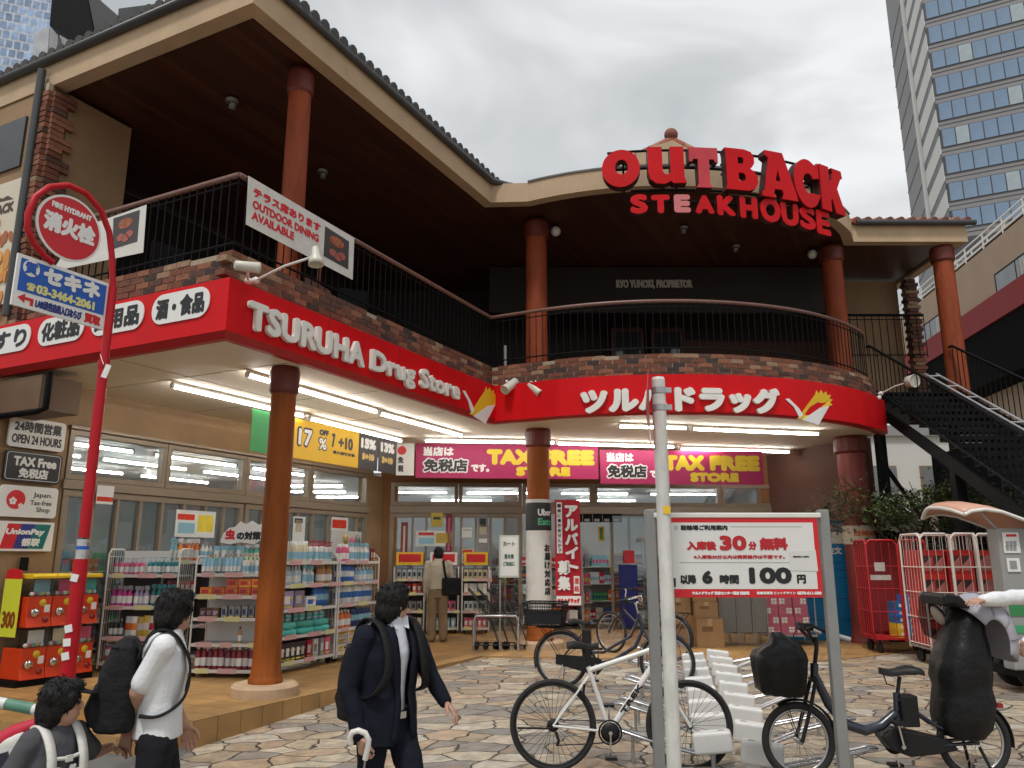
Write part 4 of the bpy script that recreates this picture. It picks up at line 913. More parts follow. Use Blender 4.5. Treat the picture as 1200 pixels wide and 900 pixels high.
# ------------------------------------------------------------------ outside stair, right of the bowed wing
M_stair = mat('stair_steel', (.007, .007, .008), .6, .2, 6, spec=.12)
T = thing('outdoor_staircase', 'black open steel staircase descending from the terrace on the right', 'staircase', (7.9, 11, .24))
SX0, SX1, SY0, SZ0, RUN, RISE = 7.08, 8.72, 15.0, 4.86, .30, .172
NST = 24
mb = MB()
for x in (SX0, SX1):
    for sgn in (0,):
        a = Vector((x, SY0, SZ0 - .24)); b_ = Vector((x, SY0 - RUN * NST, SZ0 - .24 - RISE * NST)); mb.beam(a, b_, .05, .20)
mb.build('stringer', M_stair, T)
src = None
for i in range(NST):
    y, z = SY0 - RUN * i, SZ0 - RISE * i
    if src is None:
        mb = MB(); mb.bx(SX0 + .03, SX1 - .03, y - RUN, y + .02, z - .03, z)
        mb.bx(SX0 + .03, SX1 - .03, y - RUN - .004, y - RUN + .012, z - RISE - .0, z - .085)
        n = 15
        for k in range(n + 1):
            xk = SX0 + .03 + (SX1 - SX0 - .06) * k / n; mb.bx(xk - .022, xk + .022, y - RUN - .003, y - RUN + .011, z - .085, z - .03)
        src = mb.build('tread', M_stair, T)
    else:
        c = src.copy(); COL.objects.link(c); c.location = (0, -RUN * i, -RISE * i)
def stair_rail(x):
    mb = MB(); mb.tube([(x, SY0 + .1, SZ0 + 1.0), (x, SY0, SZ0 + 1.0), (x, SY0 - RUN * NST, SZ0 + 1.0 - RISE * NST)], .026, 8)
    o = mb.build('handrail', M_stair, T)
    mb = MB(); mb.beam((x, SY0, SZ0 + .12), (x, SY0 - RUN * NST, SZ0 + .12 - RISE * NST), .02, .03); mb.build('lower_rail', M_stair, T)
    s0 = None
    for k in range(48):
        y = SY0 - RUN * NST * k / 48; z = SZ0 - RISE * NST * k / 48
        if s0 is None: mb = MB(); mb.tube([(x, y, z + .1), (x, y, z + .99)], .009, 6); s0 = mb.build('baluster', M_stair, T)
        else: c = s0.copy(); COL.objects.link(c); c.location = (0, y - SY0, z - SZ0)
stair_rail(SX0); stair_rail(SX1)
mb = MB()                                                        # double grab rail, pale metal standing in for sky reflection on the rail
for dz, dx in ((.0, .07), (.0, .27)): mb.tube([(SX0 + dx, 13.2, SZ0 + 1.03 - RISE / RUN * 1.8), (SX0 + dx, 9, SZ0 + 1.03 - RISE / RUN * 6)], .02, 8)
for k in range(9): y = 13.1 - k * .5; z = SZ0 + 1.03 - RISE / RUN * (15 - y); mb.tube([(SX0 + .07, y, z), (SX0 + .27, y, z)], .014, 6)
mb.build('grab_rail', M_galv, T)
mb = MB(); mb.bx(SX0 - .3, SX1 + .2, SY0, SY0 + 2.4, SZ0 - .16, SZ0); mb.build('landing', M_stair, T)
for x, y in ((7.15, 15.1), (8.6, 15.1), (8.6, 12.1), (7.15, 12.6)):
    mb = MB(); ztop = SZ0 - .2 - max(0, (15 - y)) * RISE / RUN - .1; mb.bx(x - .08, x + .08, y - .08, y + .08, .2, ztop); mb.build('post', M_stair, T)
mb = MB(); mb.beam((7.15, 15.1, 1.2), (8.6, 15.1, 3.6), .05, .07); mb.beam((7.15, 15.14, 3.6), (8.6, 15.14, 1.2), .05, .07); mb.build('cross_brace', M_stair, T)
# upper landing rail behind, second flight rail at the right edge
railing([Vector((7.3, 16.6, 0)), Vector((9.1, 16.6, 0))], 7.0, 6.05, 'plain black railing of the upper landing behind the right terrace column', .16, 'landing_railing', M_black, .04, .009)
railing([Vector((10.6, 14.6, 0)), Vector((12.2, 13.6, 0))], 5.15, 4.05, 'black railing of the far landing at the right edge of the view', .14, 'landing_railing', M_black, .04, .012)
mb = MB(); mb.bx(9.4, 13.5, 14.75, 17.5, 3.75, 4.0); mb.bx(9.4, 9.6, 14.75, 17.5, .2, 3.75); tag(mb.build('landing_platform', M_stair), 'dark steel platform beyond the stair at the right edge', 'platform')
mb = MB()
for z_ in [4.75 + k * .09 for k in range(26)]: pass
T = thing('brick_pier', 'tan wall end with a brick quoin behind the stair landing', 'wall', (8.5, 17.1, 4.9))
mb = MB(); mb.bx(8.95, 9.15, 16.9, 17.1, 4.86, 8.0); mb.build('core', M_mortar, T)
mb = MB(); z_ = 4.9; k = 0
while z_ < 7.9:
    w_ = .30 if k % 2 else .2; mb.box((9.05 + rnd.uniform(-.01, .01), 16.95, z_), (w_, .24, .075), (0, 0, rnd.uniform(-.03, .03)), rnd.choice([0, 1, 2, 2, 4])); z_ += .088; k += 1
mb.build('brick', BR, T)

# ------------------------------------------------------------------ neighbouring buildings
M_nb = mat('neighbour_render', (.36, .27, .20), .9, .14, .35, .2, 8)
T = thing('neighbour_building', 'tan neighbouring block with white rails and a red canopy band', 'building', (26, 41, .2))
nd = Vector((.123, 1, 0)).normalized(); nn_ = Vector((nd.y, -nd.x, 0)); n0 = Vector((26, 41.4, 0))
def NP(a, o, z): return n0 + nd * a + nn_ * o + Z * z
NM = Matrix(((nd.x, nn_.x, 0, n0.x), (nd.y, nn_.y, 0, n0.y), (0, 0, 1, 0), (0, 0, 0, 1)))
mb = MB(NM); mb.bx(-30, 14, 0, 12, .2, 18.3); mb.build('wall', M_nb, T)
mb = MB(NM); mb.bx(-30, 13, 2.2, 12, 18.3, 20.3); mb.build('upper_wall', M_nb, T)
mb = MB(NM); mb.bx(-30, 12.5, 4.6, 12, 20.3, 21.3); mb.build('upper_wall', M_nb, T)
M_sl = mat('slate_mansard', (.055, .056, .06), .7, .2, 4, .4, 25)
mb = MB(); mb.prism([NP(-30, .9, 19.2), NP(-30, 2.9, 20.6), NP(-30, 3.6, 20.6), NP(-30, 2.2, 19.2)], nd * 43); mb.build('slate_roof', M_sl, T)
mb = MB(); mb.prism([NP(-12.5, .55, 18.9), NP(-10.6, .55, 18.9), NP(-6.8, .55, 20.8), NP(-8.7, .55, 20.8)], nn_ * .3); mb.build('slate_slope', M_sl, T)
M_wr = mat('white_rail', (.75, .74, .70), .4, .05, 5)
for a0, a1, off, z0 in ((-30, -13.2, .15, 18.3), (-9.6, 13.5, .15, 18.35), (-30, 12, 3.3, 20.62)):
    mb = MB()
    for dz in (.25, .55, .95): mb.beam(NP(a0, off, z0 + dz), NP(a1, off, z0 + dz), .07, .07)
    k = a0
    while k < a1: mb.beam(NP(k, off, z0), NP(k, off, z0 + .98), .07, .07); k += 2.2
    mb.build('roof_rail', M_wr, T)
M_nwin = mat('neighbour_glass', (.18, .20, .21), .1, .25, 1.2, spec=.7)
for a0, a1, z0, z1 in ((-6.2, -2.0, 14.7, 16.4), (4.2, 9.4, 14.9, 16.5), (-16, -11, 14.7, 16.4)):
    mb = MB(NM); mb.bx(a0 - .12, a1 + .12, -.06, .02, z0 - .12, z1 + .12); o = mb.build('window', M_black, T)
    for k in range(2):
        w_ = (a1 - a0) / 2; mb = MB(NM); mb.bx(a0 + w_ * k + .06, a0 + w_ * (k + 1) - .06, -.085, -.062, z0, z1); mb.build('pane', M_nwin, o)
    mb = MB(NM)
    for k in range(6): mb.bx(a0 + .2 + k * .25, a0 + .34 + k * .25, -.10, -.087, z0 + .05, z1 - .05)
    mb.build('curtain', mat('curtain_pale', (.5, .48, .44), .9, .05, 3), o)
mb = MB(NM); mb.bx(-30, 10, -1.6, 0, 13.2, 14.5); mb.build('canopy', mat('canopy_red', (.20, .006, .008), .7, .1, .6), T)
mb = MB(NM); mb.bx(-30, 10, -1.5, 0, 10.4, 13.19); mb.build('canopy_soffit', mat('canopy_black', (.006, .006, .006), .9, .2, 1, spec=.05), T)  # plain black block under the red canopy band
T = thing('white_building', 'white plastered building glimpsed under the staircase', 'building', (17, 30, .2))
mb = MB(); mb.bx(12.5, 24, 30, 36, .2, 6.6); mb.build('wall', mat('white_plaster', (.62, .62, .59), .8, .06, .8), T)
mb = MB(); mb.bx(12.4, 24.1, 29.85, 30, 6.35, 6.75); mb.build('cornice', mat('grey_trim', (.3, .3, .3), .7, .1), T)
for x in (13.6, 15.6, 17.6, 19.6):
    mb = MB(); mb.bx(x, x + 1.1, 29.93, 30.0, 3.6, 5.2); o = mb.build('window', M_frame, T); mb = MB(); mb.bx(x + .08, x + 1.02, 29.9, 29.932, 3.68, 5.12); mb.build('pane', M_nwin, o)
# dark facade closing the passage behind the cages
T = thing('passage_building', 'dim brown wall at the back of the passage under the stair', 'building', (9, 21, .2))
mb = MB(); mb.bx(7.2, 9.0, 19.5, 20, .2, 4.7); mb.build('wall', M_midwall, T)
mb = MB(); mb.bx(9.0, 14, 20.5, 21, .2, 2.9); mb.build('wall', M_nb, T)

# office tower, upper right
T = thing('office_tower', 'grey office tower with blue window bands rising behind the right eave', 'building', at(1096, 120, 110).to_2d().to_3d())
c0 = at(1096, 120, 110); c0 = Vector((c0.x, c0.y, 0)); dl = Vector((.338, 1, 0)).normalized(); dr = Vector((1.915, -1, 0)).normalized()
q = ray(1052, 120); k_ = (c0.x - q.x / q.y * c0.y) / (q.x / q.y * dl.y - dl.x)
pL = c0 + dl * k_; LEN = 34
pR = c0 + dr * LEN
M_tg = mat('tower_panel', (.22, .215, .22), .6, .08, .2); M_tw = mat('tower_white', (.60, .60, .585), .6, .05, .3); M_td = mat('tower_dark', (.05, .052, .06), .4, .1, .5)
M_twin = mat('tower_glass', (.17, .25, .36), .1, .25, .10, spec=.8)
mb = MB(); far = Vector((60, 40, 0)); mb.prism([pL, c0, pR, pR + far, pL + far], (0, 0, 150)); mb.build('wall', M_tg, T)
nr = Vector((-dr.y, dr.x, 0)); nr = nr if nr.y < 0 else -nr; nl = Vector((-dl.y, dl.x, 0)); nl = nl if nl.x < 0 else -nl
FH = 4.5; zf = 50.0; src = None
WP = 1.85
for f_ in range(-2, 12):
    z_ = zf + f_ * FH
    mb = MB(); mb.prism([c0 + nr * .01 + Z * (z_ - .1), pR + nr * .01 + Z * (z_ - .1), pR + nr * .01 + Z * (z_ + 2.95), c0 + nr * .01 + Z * (z_ + 2.95)], nr * .12); mb.build('window_band', M_td, T)
    mb = MB(); mb.prism([c0 + nr * .01 + Z * (z_ + 3.7), pR + nr * .01 + Z * (z_ + 3.7), pR + nr * .01 + Z * (z_ + 3.75), c0 + nr * .01 + Z * (z_ + 3.75)], nr * .06); mb.build('spandrel_joint', M_td, T)
    if 0 <= f_ <= 10:
        for k in range(9):
            a = c0 + dr * (.35 + k * WP)
            if src is None:
                mb = MB(); mb.prism([a + nr * .135 + Z * z_, a + dr * (WP - .16) + nr * .135 + Z * z_, a + dr * (WP - .16) + nr * .135 + Z * (z_ + 2.85), a + nr * .135 + Z * (z_ + 2.85)], nr * .03); src = mb.build('window', M_twin, T); s_org = (k, f_)
            else:
                c = src.copy(); COL.objects.link(c); c.location = dr * WP * k + Z * (f_ - s_org[1]) * FH
                if (k * 7 + f_ * 5) % 11 == 0: c.data = src.data.copy(); c.data.materials[0] = mat('tower_glass_blind', (.34, .40, .43), .3, .2, .3)
    # white and dark bands on the narrow left face
    half = .42
    mb = MB(); a, b_ = c0 + nl * .02, c0 + dl * k_ * half + nl * .02; mb.prism([a + Z * (z_ - 1), b_ + Z * (z_ - 1), b_ + Z * (z_ + 2), a + Z * (z_ + 2)], nl * .1); mb.build('white_band', M_tw, T)
    mb = MB(); mb.prism([a + Z * (z_ + 2), b_ + Z * (z_ + 2), b_ + Z * (z_ + 3.5), a + Z * (z_ + 3.5)], nl * .05); mb.build('dark_band', M_td, T)
    mb = MB(); a, b_ = c0 + dl * k_ * (half + .05) + nl * .02, pL + nl * .02; mb.prism([a + Z * (z_ + 1.6), b_ + Z * (z_ + 1.6), b_ + Z * (z_ + 1.95), a + Z * (z_ + 1.95)], nl * .06); mb.build('joint', M_td, T)
mb = MB(); a = c0 + dl * k_ * (half + .02); mb.prism([a, a + dl * .9, a + dl * .9 + nl * .5, a + nl * .5], (0, 0, 150)); mb.build('fin', M_tw, T)

# lattice glass tower, upper left, and the roof plant in front of it
T = thing('glass_tower', 'pale blue lattice-faced glass tower behind the left roof', 'building', (-50, 62, 0))
lat = grid_mat('lattice_glass', (.30, .42, .62), (.55, .57, .62), .62, .85, .075, .12, .35, .1, .5)
pA = at(60, 20, 60); mb = MB(); mb.prism([Vector((-62, 52, 0)), Vector((pA.x, 60, 0)), Vector((pA.x - 3, 72, 0)), Vector((-66, 75, 0))], (0, 0, 78)); dvec = (Vector((pA.x, 60, 0)) - Vector((-62, 52, 0))).normalized()
mb.build('curtain_wall', lat, T, uvfn=lambda p, n: (p.dot(dvec), p.z))
T = thing('roof_plant', 'grey ventilation box with a dark cowl on the left roof', 'roof plant', W(1, 5.5, 8.9))
y0 = 11.4
def pr(pxs, name, m, y=y0, th=.9): mb = MB(); mb.prism([at(u, v, y) for u, v in pxs], (0, th, 0)); return mb.build(name, m, T)
pr([(36, 84), (40, 38), (58, 32), (55, 78)], 'vent_box', M_galv); pr([(55.5, 78), (58.5, 32), (68, 41), (66, 72)], 'vent_box', mat('galv_dull', (.28, .28, .285), .5, .2, 4, metal=.4))
pr([(68, 66), (70, 41), (95, 56), (90, 60)], 'side_panel', mat('plant_grey', (.33, .33, .33), .5, .1, 3), y0 + .1)
pr([(58, 30), (62, -14), (100, -14), (112, 46), (96, 55)], 'cowl', M_black, y0 + .3, 1.2); pr([(101, -14), (138, 18), (136, 34), (113, 45)], 'cowl_flank', mat('cowl_grey', (.045, .045, .047), .5, .2, 3), y0 + .25, .9); pr([(139, 10), (200, 2), (170, 26), (137, 36)], 'ridge_flashing', M_gutter, y0 + .5, .8)

# ------------------------------------------------------------------ shrub in front of the stair
def foliage_mat(n, c):
    m = mat(n, c, .5, .3, 9); m.node_tree.nodes['Principled BSDF'].inputs['Subsurface Weight'].default_value = 0; return m
LV = [foliage_mat('leaf_dark', (.035, .062, .022)), foliage_mat('leaf_mid', (.072, .115, .034)), foliage_mat('leaf_olive', (.125, .15, .045))]
T = thing('shrub_tree', 'leafy evergreen shrub growing in front of the black staircase', 'tree', (7.5, 14.0, .24))
mb = MB(); r2 = random.Random(5); tips = []
def limb(p, d, L_, r, n):
    q = p + d * L_; mid = (p + q) / 2 + Vector((r2.uniform(-.06, .06), r2.uniform(-.06, .06), .02)); mb.tube([p, mid, q], [r, r * .8, r * .6], 6); tips.append((mid, .7)); tips.append((q, 1))
    if n: 
        for _ in range(3): limb(q, (d + Vector((r2.uniform(-1, 1) * 1.1, r2.uniform(-.8, .8), r2.uniform(-.3, .5)))).normalized(), L_ * r2.uniform(.6, .85), r * .6, n - 1)
for x in (7.15, 7.5, 7.9, 8.3):
    limb(Vector((x, 14.0 + r2.uniform(-.2, .2), .24)), Vector((r2.uniform(-.2, .2), 0, 1)).normalized(), 1.25, .045, 3)
mb.build('trunk', mat('bark', (.06, .045, .035), .9, .3, 12, .5), T)
mb = MB()
for p, s_ in tips:
    if p.z < 1.75: continue
    cl = r2.choice([0, 0, 1, 1, 2])
    for _ in range(int(26 * s_)):
        c = p + Vector((r2.gauss(0, .17), r2.gauss(0, .15), r2.gauss(0, .10)))
        if c.z > 3.05 - .3 * abs(c.x - 7.5): c.z -= .3
        a = Vector((r2.uniform(-1, 1), r2.uniform(-1, 1), r2.uniform(-.5, .5))).normalized(); b_ = a.cross(Vector((r2.uniform(-.5, .5), r2.uniform(-.5, .5), 1))).normalized(); l_ = r2.uniform(.035, .065); w_ = l_ * .42
        mb.add([c - a * l_, c + b_ * w_, c + a * l_, c - b_ * w_], [(0, 1, 2, 3)], cl if r2.random() < .7 else r2.choice([0, 1, 2]))
mb.build('crown', LV, T)
# ------------------------------------------------------------------ bicycles
M_tyre = mat('tyre_rubber', (.018, .018, .018), .8, .2, 20); M_rim = mat('alloy_rim', (.50, .50, .51), .3, .08, 10, metal=.9); M_rimk = mat('black_rim', (.03, .03, .032), .35, .1, 10, metal=.4)
M_chrome = mat('chrome', (.6, .6, .6), .15, .08, 8, metal=1); M_plk = mat('black_plastic', (.011, .011, .012), .5, .2, 12, spec=.3); M_bwhite = mat('bike_white', (.74, .74, .71), .3, .06, 5, coat=.4); M_navy = mat('bike_navy', (.018, .022, .04), .3, .1, 5, coat=.4)
M_cover = mat('black_nylon', (.006, .006, .007), .42, .3, 9, .8, 9, spec=.3)
def local(T): return T.matrix_basis
def wheel(T, c, r, tw=.019, spokes=28, rim=M_rim, steer=0):
    c = Vector(c); fn = local(T); ax = Vector((math.sin(-steer), math.cos(steer), 0)); fx_ = Vector((math.cos(steer), math.sin(steer), 0))
    def circ3(rr, n): return [c + fx_ * (rr * math.cos(2 * math.pi * i / n)) + Z * (rr * math.sin(2 * math.pi * i / n)) for i in range(n)]
    mb = MB(fn); mb.tube(circ3(r - 2 * tw - .004, 40), .011, 6, closed=True)
    for k in range(spokes):
        an = 2 * math.pi * k / spokes; h = (.03 if k % 2 else -.03); an2 = an + (.35 if k % 4 < 2 else -.35)
        mb.tube([c + ax * h + fx_ * (.022 * math.cos(an2)) + Z * (.022 * math.sin(an2)), c + fx_ * ((r - 2 * tw - .01) * math.cos(an)) + Z * ((r - 2 * tw - .01) * math.sin(an))], .0016, 4, caps=False)
    mb.tube([c - ax * .05, c + ax * .05], .02, 10)
    o = mb.build('wheel', rim, T)
    mb = MB(fn); mb.tube(circ3(r - tw, 44), tw, 8, closed=True); mb.build('tyre', M_tyre, o)
    return o
def fender(T, c, r, a0, a1, m, w=.05):
    mb = MB(local(T)); c = Vector(c); rows = []
    for i in range(17):
        an = R(a0 + (a1 - a0) * i / 16); p = c + Vector((math.cos(an), 0, math.sin(an))) * r; o_ = Vector((math.cos(an), 0, math.sin(an)))
        rows.append([p + Vector((0, -w / 2, 0)) - o_ * .012, p + Vector((0, -w / 4, 0)), p + Vector((0, w / 4, 0)), p + Vector((0, w / 2, 0)) - o_ * .012])
    mb.sheet(rows, 0, True); mb.tube([c + Vector((0, w / 2, 0)), rows[2][3]], .003, 4); mb.tube([c - Vector((0, w / 2, 0)), rows[2][0]], .003, 4); mb.build('mudguard', m, T)
def saddle(T, x, z, m=M_plk, L_=.26, w=.14):
    mb = MB(local(T)); rows = []
    for i in range(9):
        k = i / 8; xx = x - L_ * .45 + L_ * k; hw = w / 2 * (1 - .72 * max(0, min(1, (k - .15) / .55))) ; zz = z + .012 * math.sin(k * 6.3) - .006
        rows.append([(xx, -hw, zz - .045), (xx, -hw * 1.02, zz - .012), (xx, -hw * .5, zz + .002), (xx, 0, zz - .004), (xx, hw * .5, zz + .002), (xx, hw * 1.02, zz - .012), (xx, hw, zz - .045)])
    mb.sheet(rows, 0, True); mb.add([rows[0][i] for i in range(7)], [(0, 1, 2, 3, 4, 5, 6)]); mb.add([rows[-1][i] for i in range(7)], [(6, 5, 4, 3, 2, 1, 0)])
    mb.tube([(x - .1, .025, z - .05), (x + .1, .02, z - .05)], .004, 5); mb.tube([(x - .1, -.025, z - .05), (x + .1, -.02, z - .05)], .004, 5)
    mb.build('saddle', m, T)
def crank(T, x, z, r=.088, m=M_plk, an=R(-92), case=False):
    fn = local(T); s_ = -1
    mb = MB(fn); n = 28
    for y in (-.055,): mb.tube([(x + r * math.cos(2 * math.pi * i / n), y, z + r * math.sin(2 * math.pi * i / n)) for i in range(n)], .008, 5, closed=True); mb.lathe([(.03, -.004), (.075, -.003), (.075, .003), (.03, .004)], (x, y, z), (0, -1, 0), 24)
    o = mb.build('chainring', m, T)
    mb = MB(fn)
    for y, a in ((-.085, an), (.085, an + math.pi)):
        e_ = Vector((x + .168 * math.cos(a), y, z + .168 * math.sin(a))); mb.beam((x, y, z), e_, .012, .024, up=Vector((0, 1, 0))); mb.box(e_ + Vector((0, .05 * (-1 if y < 0 else 1), 0)), (.09, .08, .022), mi=1)
    mb.tube([(x, -.09, z), (x, .09, z)], .016, 8); mb.build('crank', [M_chrome, M_plk], T)
def basket(T, x0, x1, y0, y1, z0, z1, m=M_plk, n=9):
    mb = MB(local(T)); t_ = .005; k = .04
    def loop(z, e): return [(x0 - e, y0 - e, z), (x1 + e, y0 - e, z), (x1 + e, y1 + e, z), (x0 - e, y1 + e, z)]
    for i in range(8): f = i / 7; lp = loop(z0 + (z1 - z0) * f, k * f); mb.tube([Vector(p) for p in lp] + [Vector(lp[0])], t_ * (2 if i == 7 else 1), 5)
    for i in range(n):
        f = i / (n - 1)
        for y in (y0, y1): sg = -1 if y == y0 else 1; mb.tube([(x0 + (x1 - x0) * f, y, z0), (x0 - k + (x1 - x0 + 2 * k) * f, y + sg * k, z1)], t_ * .8, 4)
        for x in (x0, x1): sg = -1 if x == x0 else 1; mb.tube([(x, y0 + (y1 - y0) * f, z0), (x + sg * k, y0 - k + (y1 - y0 + 2 * k) * f, z1)], t_ * .8, 4)
    mb.bx(x0, x1, y0, y1, z0 - .004, z0 + .004); mb.bx(x0 - k * .5, x1 + k * .5, y0 - k * .55, y0 - k * .45, z0 + .02, (z0 + z1) / 2 + .05)
    mb.build('basket', m, T)
def bar(T, x, z, m=M_plk, style='flat', w=.29):
    mb = MB(local(T))
    if style == 'flat': pts = [(x - .03, -w, z - .005), (x, -.1, z), (x, .1, z), (x - .03, w, z - .005)]
    else: pts = [(x - .20, -w, z + .02), (x - .12, -w, z + .03), (x + .02, -w * .7, z + .06), (x + .05, 0, z), (x + .02, w * .7, z + .06), (x - .12, w, z + .03), (x - .20, w, z + .02)]
    mb.tube(pts, .011, 8); o = mb.build('handlebar', M_chrome if style != 'flat' else m, T)
    for sg in (-1, 1):
        mb = MB(local(T)); e_ = pts[0] if sg < 0 else pts[-1]; p_ = pts[1] if sg < 0 else pts[-2]; d = (Vector(p_) - Vector(e_)).normalized(); mb.tube([Vector(e_), Vector(e_) + d * .11], .016, 8)
        mb.tube([Vector(e_) + d * .12 + Vector((.01, 0, 0)), Vector(e_) + d * .06 + Vector((.05, 0, -.02)), Vector(e_) + Vector((.055, 0, -.03))], .006, 6); mb.build('grip', M_plk, o)

# white hybrid bicycle in the front row of the rack
gp_ = dep(648, 849, 6.25); gz = gp_.z - .345; yaw = math.atan2((dep(806, 843, 6.22) - gp_).y, (dep(806, 843, 6.22) - gp_).x)
T = thing('bicycle', 'white hybrid bicycle parked at the front of the rack', 'bicycle', (gp_.x, gp_.y, gz), yaw); fn = local(T)
wheel(T, (0, 0, .345), .345, .02, 32, M_rimk); wheel(T, (1.08, 0, .345), .345, .02, 32, M_rimk)
BBp, SCp, HTp, HLp = Vector((.45, 0, .30)), Vector((.295, 0, .755)), Vector((.81, 0, .94)), Vector((.835, 0, .83))
mb = MB(fn); mb.tube([BBp, HLp], .026, 10); mb.tube([SCp, HTp - Z * .02], .021, 10); mb.tube([BBp, SCp - Vector((.006, 0, -.03))], .019, 10); mb.tube([HLp - Z * .02, HTp + Z * .02], .024, 10)
for s_ in (-1, 1):
    y = .055 * s_; mb.tube([BBp + Vector((-.02, .03 * s_, 0)), Vector((0, y, .345))], .010, 8); mb.tube([SCp + Vector((0, .02 * s_, -.04)), Vector((0, y, .345))], .009, 8)
mb.build('frame', M_bwhite, T)
mb = MB(fn)
for s_ in (-1, 1): mb.tube([HLp + Vector((.01, .05 * s_, -.04)), Vector((.93, .055 * s_, .6)), Vector((1.08, .055 * s_, .345))], .014, 8)
mb.tube([HLp + Vector((.01, -.05, -.04)), HLp + Vector((.01, .05, -.04))], .016, 8); mb.build('fork', M_bwhite, T)
mb = MB(fn); d_ = (HLp - BBp).normalized(); up_ = Vector((-d_.z, 0, d_.x)); text(mb, 'TREK', BBp + d_ * .17 + Vector((0, -.0275, 0)) - up_ * .021, d_, up_, .27, .043, .004, .001); mb.build('lettering', M_ink, T)
mb = MB(fn); mb.tube([SCp, Vector((.25, 0, .93))], .014, 8); mb.build('seat_post', M_plk, T); saddle(T, .235, .975, w=.13)
mb = MB(fn); mb.tube([HTp, HTp + Vector((-.02, 0, .06)), HTp + Vector((.06, 0, .10))], .016, 8); mb.build('stem', M_plk, T); bar(T, .87, 1.04)
crank(T, .45, .30)
mb = MB(fn); mb.lathe([(.02, -.01), (.05, -.008), (.04, .01), (.02, .012)], (0, -.045, .345), (0, -1, 0), 18); mb.tube([(.02, -.06, .30), (.045, -.06, .24), (.03, -.06, .20)], .012, 6); mb.tube([(.0, -.05, .39), (.45, -.055, .386)], .004, 4); mb.tube([(.03, -.05, .20), (.40, -.055, .225)], .004, 4); mb.build('derailleur', M_plk, T)
mb = MB(fn); mb.tube([(-.02, -.075, .33), (-.28, -.09, .335)], .008, 6); mb.build('kickstand', M_plk, T)
mb = MB(fn); mb.tube([SCp + Vector((-.04, -.03, -.1)), SCp + Vector((-.06, -.03, -.22))], .012, 6); mb.build('brake', M_plk, T); mb = MB(fn); mb.tube([HLp + Vector((.05, -.03, -.02)), HLp + Vector((.09, -.03, -.14))], .012, 6); mb.build('brake', M_plk, T); mb = MB(fn); mb.tube([HTp + Vector((.05, 0, .08)), HTp + Vector((.12, -.06, .0)), HLp + Vector((.07, -.03, 0))], .004, 5); mb.build('cable', M_plk, T)

